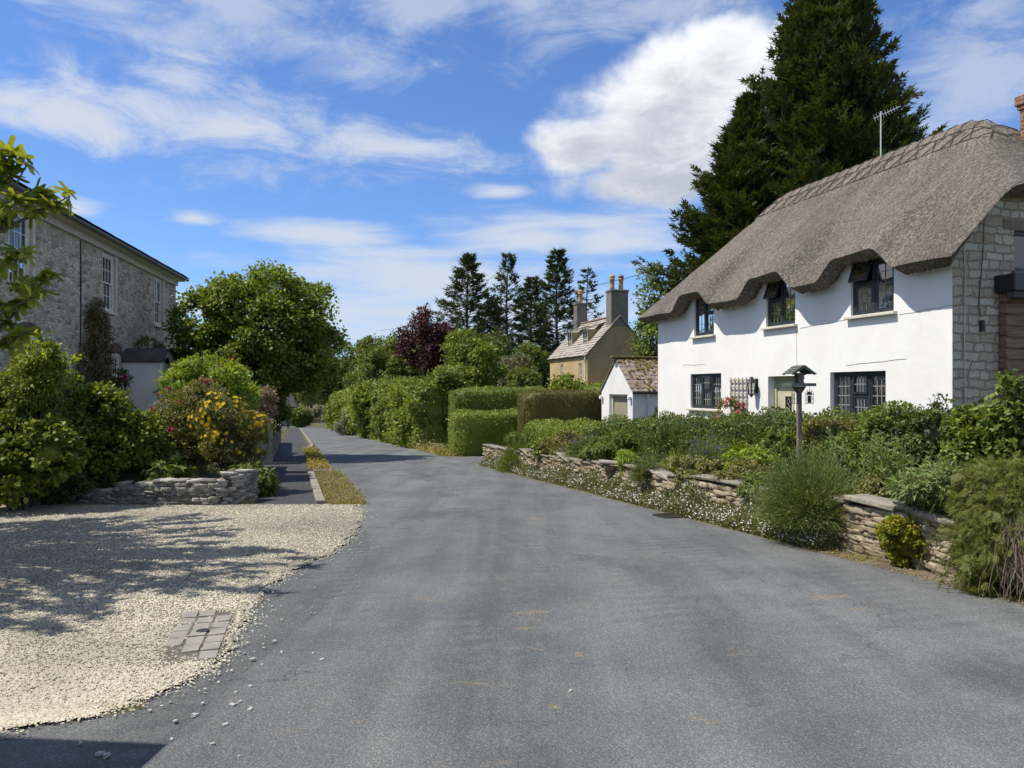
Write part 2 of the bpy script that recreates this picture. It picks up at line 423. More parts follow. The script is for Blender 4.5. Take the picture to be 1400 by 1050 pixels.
def road(name='chip_seal_asphalt', k=1.):
    m, nt, out = newmat(name)
    v = mapv(nt, (1, 1, 1), 'Object', (0, 0, math.radians(-16.7)))
    n = noise(nt, v, .8, 7, .62)
    col = ramp(nt, n, [(.3, (.110 * k, .115 * k, .113 * k)), (.5, (.140 * k, .145 * k, .141 * k)), (.72, (.174 * k, .177 * k, .171 * k))])
    # wheel tracks along the lane
    tr = noise(nt, mapv(nt, (1, .07, 1), 'Object', (0, 0, math.radians(-16.7))), 1.5, 4, .6, .3)
    col = mixc(nt, 1., col, ramp(nt, tr, [(.32, (.74, .75, .76)), (.62, (1.12, 1.12, 1.11))]), 'MULTIPLY')
    # dark worn patches
    dp = ramp(nt, noise(nt, mapv(nt, (.8, .45, 1)), .75, 5, .6, .4), [(.54, (0, 0, 0)), (.68, (.75, .75, .75))])
    col = mixc(nt, dp, col, (.068 * k, .074 * k, .08 * k))
    # pale dusty scuffs
    du = ramp(nt, noise(nt, mapv(nt, (1.2, .8, 1)), 2.3, 7, .7, .3), [(.55, (0, 0, 0)), (.72, (.5, .5, .5))])
    col = mixc(nt, du, col, (.20, .198, .19))
    # tyre chatter marks and fine cracks
    rv = mapv(nt, (1, 1, 1), 'Object', (0, 0, math.radians(-16.7)))
    wv = N(nt, 'TexWave', {'Vector': rv, 'Scale': 1.5, 'Distortion': 3.5, 'Detail': 3, 'Detail Scale': 1.4}, bands_direction='Y').outputs['Fac']
    wm = ramp(nt, noise(nt, mapv(nt, (1.6, .35, 1), 'Object', (0, 0, math.radians(-16.7))), .9, 4, .6), [(.52, (0, 0, 0)), (.62, (.32, .32, .32))])
    col = mixc(nt, M_(nt, 'MULTIPLY', wv, wm), col, (.215, .215, .205))
    cn = N(nt, 'TexNoise', {'Vector': rv, 'Scale': 1.6, 'Detail': 6, 'Roughness': .65})
    cs = N(nt, 'VectorMath', {0: cn.outputs['Color'], 'Scale': 1.1}, operation='SCALE')
    cv = N(nt, 'VectorMath', {0: rv, 1: cs.outputs[0]}, operation='ADD')
    ve = N(nt, 'TexVoronoi', {'Vector': cv.outputs[0], 'Scale': .34}, feature='DISTANCE_TO_EDGE')
    ck = M_(nt, 'MULTIPLY', ramp(nt, ve.outputs['Distance'], [(0., (.75, .75, .75)), (.006, (0, 0, 0))]), ramp(nt, n, [(.46, (0, 0, 0)), (.56, (1, 1, 1))]))
    col = mixc(nt, ck, col, (.05, .052, .054))
    # buff mud flecks
    fl = noise(nt, mapv(nt, (1.9, 3.1, 1), 'Object', (0, 0, math.radians(12))), 1.35, 5, .65, .3)
    fm = ramp(nt, noise(nt, mapv(nt), .33, 2, .5), [(.40, (0, 0, 0)), (.55, (1, 1, 1))])
    fl = M_(nt, 'MULTIPLY', ramp(nt, fl, [(.63, (0, 0, 0)), (.67, (.7, .7, .7))]), fm)
    col = mixc(nt, fl, col, (.235, .185, .12))
    # chippings
    vo = N(nt, 'TexVoronoi', {'Vector': mapv(nt), 'Scale': 120.}, feature='F1')
    r = N(nt, 'SeparateColor', {0: vo.outputs['Color']}).outputs[0]
    col = mixc(nt, 1., col, ramp(nt, r, [(0., (.70, .70, .70)), (.75, (1., 1., 1.)), (1., (1.45, 1.45, 1.43))]), 'MULTIPLY')
    h = M_(nt, 'ADD', M_(nt, 'MULTIPLY', vo.outputs['Distance'], -.6), M_(nt, 'MULTIPLY', noise(nt, mapv(nt), 9, 5, .6), .3))
    finish(nt, out, col, .82, h, .6, .012, .3)
    return m
MT['road'] = road()
MT['old_road'] = road('old_asphalt', .86)
def tarmac():
    m, nt, out = newmat('dark_tarmac')
    vo = N(nt, 'TexVoronoi', {'Vector': mapv(nt), 'Scale': 85.}, feature='F1')
    r = N(nt, 'SeparateColor', {0: vo.outputs['Color']}).outputs[0]
    n = noise(nt, mapv(nt), 1.2, 6, .6)
    col = ramp(nt, n, [(.3, (.042, .042, .044)), (.7, (.075, .075, .076))])
    col = mixc(nt, 1., col, ramp(nt, r, [(0., (.5, .5, .5)), (.75, (1, 1, 1)), (1., (2.1, 2.1, 2.1))]), 'MULTIPLY')
    finish(nt, out, col, .85, vo.outputs['Distance'], -.5, .01, .3)
    return m
MT['tarmac'] = tarmac()
MT['apron'] = surf('old_tarmac_apron', (.075, .074, .074), (.135, .132, .128), 1.4, .9, 70, .7, .012, c2=(.19, .185, .175), fine=.4)
def gravel_ground():
    m, nt, out = newmat('gravel_bed')
    vo = N(nt, 'TexVoronoi', {'Vector': mapv(nt), 'Scale': 62.}, feature='F1')
    ve = N(nt, 'TexVoronoi', {'Vector': mapv(nt), 'Scale': 62.}, feature='DISTANCE_TO_EDGE')
    r = N(nt, 'SeparateColor', {0: vo.outputs['Color']}).outputs[0]
    col = ramp(nt, r, [(0., (.36, .32, .24)), (.5, (.49, .445, .345)), (1., (.61, .565, .46))])
    col = mixc(nt, ramp(nt, ve.outputs['Distance'], [(0., (1, 1, 1)), (.12, (0, 0, 0))]), col, (.17, .14, .095))
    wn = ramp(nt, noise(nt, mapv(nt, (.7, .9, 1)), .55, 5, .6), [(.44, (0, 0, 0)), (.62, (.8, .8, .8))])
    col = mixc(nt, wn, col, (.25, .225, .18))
    finish(nt, out, col, .9, ramp(nt, ve.outputs['Distance'], [(0., (0, 0, 0)), (.3, (1, 1, 1))]), .9, .02, .15)
    return m
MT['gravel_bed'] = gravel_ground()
def stonechip(name, a, b, c, greyed=False):
    m, nt, out = newmat(name)
    g = N(nt, 'NewGeometry')
    col = ramp(nt, g.outputs['Random Per Island'], [(0., a), (.5, b), (1., c)])
    f = noise(nt, mapv(nt), 90, 4, .7)
    col = mixc(nt, 1., col, ramp(nt, f, [(.25, (.75, .75, .75)), (.75, (1.2, 1.2, 1.2))]), 'MULTIPLY')
    if greyed:  # grey-brown noise patches mixed into the chip colour
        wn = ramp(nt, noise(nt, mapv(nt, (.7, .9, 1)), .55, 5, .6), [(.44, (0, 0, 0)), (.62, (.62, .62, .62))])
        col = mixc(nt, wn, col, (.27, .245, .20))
    finish(nt, out, col, .9, f, .5, .004, .15)
    return m
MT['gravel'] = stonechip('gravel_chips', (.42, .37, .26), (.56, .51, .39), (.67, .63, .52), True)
MT['grey_stone'] = stonechip('loose_grey_stone', (.20, .195, .18), (.32, .31, .285), (.46, .44, .41))
def wallstone(name, cols, lich=(.32, .27, .12)):
    m, nt, out = newmat(name)
    g = N(nt, 'NewGeometry')
    k = len(cols)
    col = ramp(nt, g.outputs['Random Per Island'], [(i / (k - 1), c) for i, c in enumerate(cols)])
    f = noise(nt, mapv(nt), 14, 7, .7)
    col = mixc(nt, 1., col, ramp(nt, f, [(.25, (.5, .5, .5)), (.75, (1.4, 1.4, 1.4))]), 'MULTIPLY')
    w = ramp(nt, noise(nt, mapv(nt), 5, 5, .65), [(.6, (0, 0, 0)), (.72, (.55, .55, .55))])
    col = mixc(nt, w, col, lich)
    finish(nt, out, col, .95, f, .8, .02, .1)
    return m
MT['wall_warm'] = wallstone('honey_wall_stone', [(.19, .15, .095), (.33, .275, .185), (.42, .36, .26), (.26, .21, .14)])
MT['wall_grey'] = wallstone('grey_wall_stone', [(.16, .15, .13), (.30, .285, .25), (.42, .40, .36), (.22, .205, .175)], (.18, .18, .13))
MT['cop_stone'] = wallstone('coping_slab', [(.20, .18, .145), (.31, .285, .235)], (.26, .23, .15))
MT['mortar_fill'] = surf('wall_core', (.13, .11, .08), (.22, .19, .14), 5, .95, 30, .5, .02)
MT['pier_render'] = surf('rough_render', (.20, .185, .16), (.33, .31, .27), 3, .95, 30, .7, .02)
MT['kerb'] = surf('kerb_stone', (.19, .17, .135), (.30, .275, .225), 3, .9, 40, .4, .01)
MT['soil'] = surf('garden_soil', (.05, .04, .028), (.11, .09, .06), 3, .95, 30, .8, .03, c2=(.15, .125, .085))
MT['ground'] = surf('rough_ground', (.05, .055, .022), (.09, .09, .04), .8, .95, 12, .8, .04, c2=(.13, .115, .06))
MT['verge_soil'] = surf('gritty_verge', (.10, .08, .055), (.17, .14, .10), 2, .95, 50, .8, .02, c2=(.24, .2, .145))
MT['sett'] = surf('paving_sett', (.22, .20, .175), (.33, .30, .26), 4, .85, 50, .4, .006)
MT['sett_joint'] = surf('sett_joint', (.09, .08, .065), (.15, .13, .10), 6, .95, 50, .5, .006)
MT['iron'] = plain('cast_iron', (.05, .045, .04), .6, .4, .4)
MT['bark'] = surf('tree_bark', (.05, .042, .034), (.13, .11, .09), 5, .95, 30, .8, .02, (1, 1, .3))
MT['bark_grey'] = surf('pale_bark', (.13, .12, .10), (.24, .22, .19), 6, .95, 30, .6, .01, (1, 1, .4))
MT['twig'] = surf('dry_twig', (.12, .09, .065), (.24, .19, .14), 6, .95, 30, .4, .01)

# foliage
L = leafmat
MT['lf_syc'] = L('sycamore_leaf', (.028, .052, .008), (.062, .102, .014), (.13, .175, .03), .38)
MT['lf_laurel'] = L('laurel_leaf', (.028, .050, .008), (.064, .100, .014), (.15, .185, .032), .34, .5, .9, .35)
MT['lf_dark'] = L('dark_leaf', (.016, .03, .008), (.032, .055, .013), (.07, .10, .025), .25, .5)
MT['lf_mid'] = L('mid_leaf', (.028, .05, .011), (.058, .092, .017), (.115, .15, .035), .34)
MT['lf_bright'] = L('bright_leaf', (.055, .095, .010), (.105, .165, .018), (.19, .25, .045), .42)
MT['lf_hedge'] = L('hedge_leaf', (.04, .066, .010), (.082, .122, .018), (.145, .19, .035), .3)
MT['lf_hedge_brown'] = L('brownish_hedge_leaf', (.032, .038, .010), (.058, .064, .016), (.095, .095, .028), .25, gain=1.9)
MT['lf_hedge_dark'] = L('dark_hedge_leaf', (.024, .042, .008), (.048, .074, .013), (.10, .135, .03), .28)
MT['lf_oak'] = L('oak_leaf', (.024, .042, .008), (.05, .078, .013), (.095, .125, .025), .3)
MT['lf_purple'] = L('copper_beech_leaf', (.020, .009, .010), (.038, .016, .017), (.07, .03, .028), .2, .55, .8, .3, (1.3, .7, .6))
MT['lf_cyp'] = L('cypress_spray', (.016, .026, .007), (.03, .045, .011), (.068, .085, .018), .2, .6, gain=1.5, warm=(1, 1, 1))
MT['lf_spruce'] = L('spruce_spray', (.017, .028, .011), (.03, .048, .018), (.062, .082, .03), .2, .6, gain=1.5, warm=(1, 1, 1))
MT['lf_silver'] = L('silvery_leaf', (.08, .10, .065), (.13, .155, .10), (.2, .225, .15), .3, gain=1.25)
MT['lf_willow'] = L('willow_leaf', (.07, .10, .03), (.12, .155, .05), (.18, .21, .08), .4)
MT['lf_fig'] = L('fig_leaf', (.06, .095, .014), (.11, .155, .024), (.19, .23, .045), .42, .45)
MT['lf_rose'] = L('rose_leaf', (.05, .065, .02), (.09, .105, .034), (.145, .14, .05), .32)
MT['lf_redtip'] = L('photinia_tip', (.13, .035, .02), (.22, .07, .04), (.26, .14, .08), .35, .45, .8, .4, (1.4, .8, .5), gain=1.25, warm=(1, 1, 1))
MT['lf_dry'] = L('dead_foliage', (.13, .095, .065), (.22, .17, .12), (.33, .27, .2), .2, .8, gain=1.25, warm=(1, 1, 1))
MT['lf_climb'] = L('bare_climber', (.035, .036, .018), (.06, .06, .028), (.095, .088, .042), .2, .7)
MT['lf_lav'] = L('lavender_stem', (.06, .095, .026), (.105, .155, .042), (.16, .21, .075), .25, .6, gain=1.25)
MT['lf_rosemary'] = L('rosemary_spray', (.055, .08, .014), (.10, .135, .026), (.16, .19, .045), .28, .55, gain=1.25)
MT['lf_lily'] = L('daylily_blade', (.09, .14, .014), (.16, .215, .022), (.25, .29, .04), .4, .4, gain=1.25, warm=(1, 1, 1))
MT['lf_spear'] = L('spear_leaf', (.05, .085, .03), (.085, .13, .045), (.14, .18, .07), .3)
MT['lf_spirea'] = L('gold_leaf', (.10, .125, .010), (.185, .195, .018), (.28, .21, .03), .35, gain=1.25, warm=(1, 1, 1))
MT['lf_fleabane'] = L('fleabane_mat', (.075, .092, .026), (.135, .15, .05), (.23, .215, .10), .3, .7, 2, gain=1.25, warm=(1, 1, 1))
MT['lf_verge'] = L('verge_grass', (.075, .10, .020), (.145, .15, .04), (.25, .215, .085), .35, .7, 1.5)
MT['lf_weed'] = L('dry_verge_weed', (.11, .105, .05), (.19, .17, .09), (.30, .265, .17), .3, .8, 2, gain=1.25, warm=(1, 1, 1))
MT['petal_white'] = L('white_petal', (.62, .60, .56), (.76, .74, .70), (.84, .82, .80), .25, .7, 3, .2, (1, 1, 1), gain=1., warm=(1, 1, 1))
MT['petal_yellow'] = L('yellow_petal', (.60, .38, .01), (.78, .53, .015), (.85, .64, .03), .3, .6, 3, .2, (1.1, 1, .5), gain=1., warm=(1, 1, 1))
MT['petal_pink'] = L('pink_petal', (.60, .16, .17), (.72, .26, .27), (.78, .42, .40), .3, .6, 3, .2, (1.1, .9, .9), gain=1., warm=(1, 1, 1))
MT['petal_magenta'] = L('magenta_petal', (.30, .02, .09), (.45, .035, .13), (.55, .07, .2), .3, .6, 3, .2, (1.1, .8, .9), gain=1., warm=(1, 1, 1))
MT['petal_mauve'] = L('mauve_petal', (.16, .12, .24), (.25, .2, .36), (.34, .28, .45), .3, .6, 3, .2, (1, 1, 1.1), gain=1., warm=(1, 1, 1))
MT['skin'] = plain('skin', (.50, .30, .22), .5)
MT['shirt'] = plain('white_shirt', (.80, .80, .80), .8)
MT['trouser'] = plain('dark_trousers', (.02, .02, .025), .8)
MT['hair'] = plain('dark_hair', (.03, .022, .016), .6)
MT['car_white'] = plain('white_car_paint', (.80, .80, .80), .25, .5)
MT['car_dark'] = plain('black_trim', (.015, .015, .016), .4)
MT['tail_red'] = plain('red_lamp_lens', (.4, .02, .02), .3)
# ================================================================= foliage
import zlib
def reseed(label):
    global rng
    rng = np.random.default_rng(zlib.crc32(label.encode())); random.seed(zlib.crc32(label.encode()))
def norm(a): return a / np.maximum(np.linalg.norm(a, axis=-1, keepdims=True), 1e-9)
def rdir(n): return norm(rng.normal(size=(n, 3)))
def kite(w=.3, m=.42, fold=.07, curl=-.06):
    V = np.array([(0, 0, 0), (w, m, fold), (0, 1, curl), (-w, m, fold), (0, m, 0)], float)
    return V, np.array([(0, 1, 4), (4, 1, 2), (0, 4, 3), (4, 2, 3)])
TP = {}
TP['kite'] = (np.array([(0, 0, 0), (.3, .45, .06), (0, 1, -.05), (-.3, .45, .06)], float), np.array([(0, 1, 2), (0, 2, 3)]))
TP['broad'] = (np.array([(0, 0, 0), (.34, .25, .05), (.36, .6, .06), (0, 1, -.08), (-.36, .6, .06), (-.34, .25, .05), (0, .5, 0)], float),
               np.array([(0, 1, 6), (1, 2, 6), (2, 3, 6), (3, 4, 6), (4, 5, 6), (5, 0, 6)]))
TP['narrow'] = (np.array([(0, 0, 0), (.13, .4, .03), (0, 1, -.1), (-.13, .4, .03)], float), np.array([(0, 1, 2), (0, 2, 3)]))
def lobed(n=5, deep=.5):
    V = [(0, .1, 0)]; 
    k = 2 * n - 1
    for i in range(k):
        a = math.radians(-205 + 230 * i / (k - 1)) if False else math.radians(-35 + 250 * i / (k - 1))
        r = (.5 if i in (0, k - 1) else .72 if i in (2, k - 3) else .9) if i % 2 == 0 else .9 * deep
        V.append((r * math.cos(a) * .75, .1 + r * math.sin(a), .07 * math.cos(a * 3) - (.1 if r > .6 else 0)))
    V = np.array(V, float)
    F = np.array([(0, i, i + 1) for i in range(1, k)] )
    return V, F
TP['lobed'] = lobed()
def figleaf():
    # five rounded lobes with narrow sinuses
    V = [(0, .18, .03)]
    tips = [(-28, .55, .10), (28, .78, .12), (90, 1.0, .13), (152, .78, .12), (208, .55, .10)]
    out = [(-.03, 0, 0)]
    pts = [(.02, 0., 0.)]
    for i, (a, r, w) in enumerate(tips):
        a = math.radians(a); d = np.array([math.cos(a), math.sin(a)]); p = np.array([d[1], -d[0]]); c = np.array([0, .18])
        for f, s in ((.62, 1.), (.88, .95), (1., .0), (.88, -.95), (.62, -1.)):
            q = c + d * r * .82 * f + p * w * s
            pts.append((q[0], q[1], -.10 * f * f + .02))
        if i < 4:
            b = math.radians((tips[i][0] + tips[i + 1][0]) / 2); q = c + np.array([math.cos(b), math.sin(b)]) * .26
            pts.append((q[0], q[1], .05))
    V += pts
    return np.array(V, float), np.array([(0, i, i + 1) for i in range(1, len(pts))])
def spray(nf=3, w=.055, ang=38):
    V = []; F = []
    def finger(b, a, l, w, z):
        d = np.array([math.sin(a), math.cos(a)]); p = np.array([d[1], -d[0]])
        i = len(V)
        for q, zz in ((b, 0), (b + d * l * .45 + p * w, z * .4), (b + d * l, z), (b + d * l * .45 - p * w, z * .4)):
            V.append((q[0], q[1], zz))
        F.extend([(i, i + 1, i + 2), (i, i + 2, i + 3)])
    finger(np.array([0, 0.]), 0, 1, w, -.08)
    for k in range(nf):
        t = .15 + .6 * k / nf
        for s in (-1, 1):
            finger(np.array([0, t]), s * math.radians(ang), .42 * (1 - .5 * t), w * .9, -.05)
    return np.array(V, float), np.array(F)
TP['fig'] = figleaf()
TP['spray'] = spray()
TP['spray2'] = spray(2, .075, 42)
TP['spray3'] = spray(5, .028, 46)
TP['disc'] = (np.array([(0, 0, .0)] + [(.5 * math.cos(a), .5 * math.sin(a), 0.) for a in np.linspace(0, 2 * math.pi, 8)[:-1]], float),
              np.array([(0, i, i % 7 + 1) for i in range(1, 8)]))

def scatter(tpl, P, Y, Z, S):
    tv, tf = TP[tpl] if isinstance(tpl, str) else tpl
    Y = norm(Y); X = np.cross(Y, Z); X = norm(X); Z = np.cross(X, Y)
    R = np.stack([X, Y, Z], axis=2)
    n, k = len(P), len(tv)
    V = np.einsum('nij,kj->nki', R, tv) * np.asarray(S).reshape(-1, 1, 1) + P[:, None, :]
    F = tf[None] + (np.arange(n) * k)[:, None, None]
    return V.reshape(-1, 3), F.reshape(-1, tf.shape[1])

def crown_pts(lobes, nc, cr, nl, shell=.62, zmin=-.75, flat=.75):
    Lb = np.asarray(lobes, float)
    A = (Lb[:, 3] * Lb[:, 4] + Lb[:, 4] * Lb[:, 5] + Lb[:, 3] * Lb[:, 5])
    idx = rng.choice(len(Lb), size=nc * 3, p=A / A.sum())
    d = rdir(nc * 3)
    keep = d[:, 2] > zmin
    idx, d = idx[keep], d[keep]
    rr = shell + (1.06 - shell) * rng.random(len(d)) ** .6
    c = Lb[idx, :3] + d * Lb[idx, 3:] * rr[:, None]
    ok = np.ones(len(c), bool)
    for j, l in enumerate(Lb):
        q = np.linalg.norm((c - l[:3]) / l[3:], axis=1)
        ok &= (q > shell * .92) | (idx == j)
    c, idx, d = c[ok][:nc], idx[ok][:nc], d[ok][:nc]
    m = len(c)
    r = cr * rng.uniform(.55, 1.35, m)
    P = np.repeat(c, nl, 0) + rdir(m * nl) * np.repeat(r, nl)[:, None] * (rng.random(m * nl) ** .5)[:, None] * np.array([1, 1, flat])
    out = norm(P - np.repeat(Lb[idx, :3], nl, 0))
    return P, out, c, idx
def crown(lobes, nc, cr, nl, ls, tpl='kite', up=.6, droop=.25, spread=.8, shell=.62, zmin=-.75, flat=.75, svar=.35):
    P, out, c, idx = crown_pts(lobes, nc, cr, nl, shell, zmin, flat)
    n = len(P)
    Y = out * .7 + rng.normal(size=(n, 3)) * spread * .7 + np.array([0, 0, -droop])
    Z = np.array([0, 0, up]) + out * .55 + rng.normal(size=(n, 3)) * .45
    S = ls * (1 + svar * rng.uniform(-1, 1, n))
    V, F = scatter(tpl, P, Y, Z, S)
    return V, F, c, idx
def twigs(mb, starts, ends, r0, r1, sag=.0, seg=5):
    for a, b in zip(starts, ends):
        a, b = np.asarray(a, float), np.asarray(b, float)
        L = np.linalg.norm(b - a)
        m1 = a + (b - a) * .35 + rng.normal(size=3) * L * .06 + np.array([0, 0, sag * L])
        m2 = a + (b - a) * .7 + rng.normal(size=3) * L * .06 + np.array([0, 0, sag * L * .7])
        mb.tube([a, m1, m2, b], [r0, r0 * .75 + r1 * .25, (r0 + r1) / 2, r1], seg, False)
def rand_lobes(c, r, k, frac=.66, seed=None):
    """k uneven lobes filling an ellipsoid (c, r)"""
    out = [(c[0], c[1], c[2] - r[2] * .12, r[0] * .58, r[1] * .58, r[2] * .66)]
    for i in range(k):
        a = 2.399 * i + rng.uniform(-.6, .6)
        e = rng.uniform(-.55, 1.15)
        q = np.array([math.cos(a) * math.cos(e), math.sin(a) * math.cos(e), math.sin(e)])
        s = rng.uniform(.24, .50); f = min(frac * rng.uniform(.85, 1.2), 1.03 - s * .8)
        out.append((c[0] + q[0] * r[0] * f, c[1] + q[1] * r[1] * f, c[2] + q[2] * r[2] * f, r[0] * s, r[1] * s, r[2] * s * rng.uniform(.75, 1.05)))
    return out
def core_blob(c, r, k=.62, seed=0, seg=14, rings=9):
    V = []; F = []
    for i in range(rings + 1):
        t = math.pi * i / rings
        for j in range(seg):
            a = 2 * math.pi * j / seg
            q = np.array([math.sin(t) * math.cos(a), math.sin(t) * math.sin(a), math.cos(t)])
            f = k * (1 + .16 * math.sin(q[0] * 5 + seed) * math.cos(q[1] * 6 + seed * 2) + .1 * math.sin(q[2] * 9 + seed))
            V.append(np.asarray(c) + q * np.asarray(r) * f)
    for i in range(rings):
        for j in range(seg):
            j2 = (j + 1) % seg
            F.append((i * seg + j, (i + 1) * seg + j, (i + 1) * seg + j2, i * seg + j2))
    return np.array(V), np.array(F)

def broadleaf(name, label, base, H, c, r, mat, nc=260, cr=.45, nl=60, ls=.16, tpl='kite', trunk_r=.2, k=9, cat='tree', group=None, bark='bark', extra=None, up=.6, droop=.25, zmin=-.75, lobes=None, shell=.6):
    reseed(label)
    """a tree: tapered trunk with limbs, and a crown of leaves; c (crown centre) and r relative to the base"""
    root = thing(name, label, cat, base, 0, group)
    lobes = lobes or rand_lobes(c, r, k)
    V, F, cc, idx = crown(lobes, nc, cr, nl, ls, tpl, up, droop, zmin=zmin, shell=shell)
    ch = [(V, F, 0)]; ms = [MT[mat]]
    if extra:
        V2, F2, _, _ = crown(lobes, extra[1], cr * .8, nl, ls, tpl, up, droop, shell=.9); ch.append((V2, F2, 1)); ms.append(MT[extra[0]])
    fast_mesh('crown', ch, ms, root)
    mb = MB()
    top = np.array([c[0], c[1], c[2] + r[2] * .45]); z0 = max(.4, (c[2] - r[2]) * .8)
    fork = np.array([c[0] * .4, c[1] * .4, z0])
    mb.tube([(0, 0, -.3), (0, 0, .1), fork * .6, fork, (fork + top) / 2 + rng.normal(size=3) * .1, top],
            [trunk_r * 1.35, trunk_r * 1.05, trunk_r * .9, trunk_r * .8, trunk_r * .45, trunk_r * .12], 10)
    for l in lobes[1:]:
        e = np.array(l[:3]); t = rng.uniform(.0, .6); s = fork + (top - fork) * t
        twigs(mb, [s], [e], trunk_r * .42 * (1 - .5 * t), trunk_r * .1, .05, 6)
    for i in range(min(len(cc), 90)):
        j = rng.integers(len(cc)); l = np.array(lobes[idx[j]][:3])
        twigs(mb, [l * .8 + fork * .2], [cc[j]], trunk_r * .11, trunk_r * .03, 0, 4)
    mb.build('trunk', MT[bark], root, True, fix=False)
    return root

def conifer(name, label, base, H, prof, nb, ns, sl, mat, elev=(.1, -.1), tpl='spray', trunk_r=.25, h0=.12, curve=.15, group=None, lean=(0, 0), lat=.6, tuft=.5, cat='tree', bare=0.):
    reseed(label)
    """prof(t) crown radius at relative height t; elev = branch elevation at foot / top"""
    root = thing(name, label, cat, base, 0, group)
    P, Yd, Zd, S = [], [], [], []
    mb = MB()
    ax = lambda t: np.array([lean[0] * t * H + .12 * math.sin(t * 7), lean[1] * t * H, t * H])
    mb.tube([ax(t) - (np.array([0, 0, .3]) if t == 0 else 0) for t in np.linspace(0, .97, 9)], [trunk_r * (1 - .93 * t) for t in np.linspace(0, .97, 9)], 9)
    for i in range(nb):
        t = h0 + (1 - h0) * ((i + rng.random()) / nb) ** .9
        az = i * 2.39996 + rng.normal() * .3
        Lr = max(.25, prof(t, az) * rng.uniform(.6, 1.12) * (1.14 if rng.random() < .12 else 1))
        e = elev[0] + (elev[1] - elev[0]) * t + rng.normal() * .12
        o = np.array([math.cos(az), math.sin(az), 0]); dv = o * math.cos(e) + np.array([0, 0, math.sin(e)])
        s0 = ax(min(t, .985))
        pt = lambda q: s0 + dv * Lr * q + np.array([0, 0, curve * Lr * q * q])
        mb.tube([pt(0), pt(.5), pt(1.)], [trunk_r * .2 * (1 - t) + .02, trunk_r * .12 * (1 - t) + .012, .008], 5, False)
        n = max(6, int(ns * (.35 + .65 * Lr / prof(.3, az))))
        q = bare + (1.02 - bare) * rng.random(n) ** .62
        side = np.cross(dv, [0, 0, 1.]); side /= np.linalg.norm(side)
        up = np.cross(side, dv)
        w = lat * Lr * .34 * (1.1 - q) ** .7 + .12
        off = rng.normal(size=n) * w * .6
        p = np.array([pt(x) for x in q]) + side[None] * off[:, None] + up[None] * (rng.normal(size=n) * w * .22)[:, None]
        ang = np.sign(off) * np.abs(rng.normal(.45, .3, n)) * np.minimum(1, np.abs(off) / (w * .3 + 1e-6))
        tang = norm(dv[None] + np.array([0, 0, 1.])[None] * (2 * curve * q)[:, None])
        y = tang * np.cos(ang)[:, None] + side[None] * np.sin(ang)[:, None] + rng.normal(size=(n, 3)) * .22
        P.append(p); Yd.append(y); Zd.append(up[None] + rng.normal(size=(n, 3)) * tuft); S.append(sl * rng.uniform(.6, 1.35, n))
    P, Yd, Zd, S = map(np.concatenate, (P, Yd, Zd, S))
    V, F = scatter(tpl, P, Yd, Zd, S)
    fast_mesh('crown', [(V, F, 0)], [MT[mat]], root)
    mb.build('trunk', MT['bark'], root, True, fix=False)
    return root

def blades(P, D, Lg, W, K, seg=4):
    """curved tapering strips; P base, D direction, Lg length, W width, K sag"""
    n = len(P); D = norm(D)
    side = np.cross(D, rng.normal(size=(n, 3))); side = norm(side)
    T = np.linspace(0, 1, seg + 1)
    V = np.zeros((n, 2 * seg + 1, 3))
    for i, t in enumerate(T):
        c = P + D * (Lg * t)[:, None]; c[:, 2] -= K * Lg * t * t
        w = W * (1 - t ** 2)
        if i < seg:
            V[:, 2 * i] = c - side * w[:, None] / 2; V[:, 2 * i + 1] = c + side * w[:, None] / 2
        else: V[:, 2 * seg] = c
    F = []
    for i in range(seg - 1): F += [(2 * i, 2 * i + 1, 2 * i + 3), (2 * i, 2 * i + 3, 2 * i + 2)]
    F.append((2 * seg - 2, 2 * seg - 1, 2 * seg)); F = np.array(F)
    F = F[None] + (np.arange(n) * (2 * seg + 1))[:, None, None]
    return V.reshape(-1, 3), F.reshape(-1, 3)
def dome_dirs(n, smin=.1, tilt=0):
    a = rng.uniform(0, 2 * math.pi, n); z = rng.uniform(smin, 1, n); r = np.sqrt(1 - z * z)
    return np.stack([r * np.cos(a), r * np.sin(a), z], -1)
def blossom_mesh(name, mat, r=.03, petals=6, core='petal_yellow', cup=.25):
    me = bpy.data.meshes.new(name)
    V = [(0, 0, 0)]; F = []
    for i in range(petals):
        a = 2 * math.pi * i / petals; w = 2 * math.pi / petals * .62
        b = len(V)
        for rr, aa, z in ((.55, -w * .8, .1), (1., -w * .4, cup), (1., w * .4, cup), (.55, w * .8, .1)):
            V.append((r * rr * math.cos(a + aa), r * rr * math.sin(a + aa), r * z))
        F.append((0, b, b + 1, b + 2, b + 3))
    nf = len(F); b = len(V)
    for i in range(6): V.append((r * .28 * math.cos(i * 1.047), r * .28 * math.sin(i * 1.047), r * .2))
    V.append((0, 0, r * .35)); F += [(b + i, b + (i + 1) % 6, b + 6) for i in range(6)]
    me.from_pydata(V, [], F); me.materials.append(MT[mat]); me.materials.append(MT[core])
    me.polygons.foreach_set('material_index', [0] * nf + [1] * 6)
    return me
def rose_mesh(name, mat, r=.045):
    V = []; F = []
    for k in range(5):
        for i in range(6):
            a = i * 1.047 + k * .6; rr = r * (1 - .18 * k); z0 = -.2 * r; z1 = r * (.15 + .2 * k); w = .62
            b = len(V)
            for q, aa, z in ((.25, -w * .5, z0), (1, -w, z1 * .6), (1.06, 0, z1), (1, w, z1 * .6), (.25, w * .5, z0)):
                V.append((rr * q * math.cos(a + aa), rr * q * math.sin(a + aa), z))
            F.append((b, b + 1, b + 2, b + 3, b + 4))
    me = bpy.data.meshes.new(name); me.from_pydata(V, [], F); me.materials.append(MT[mat]); return me
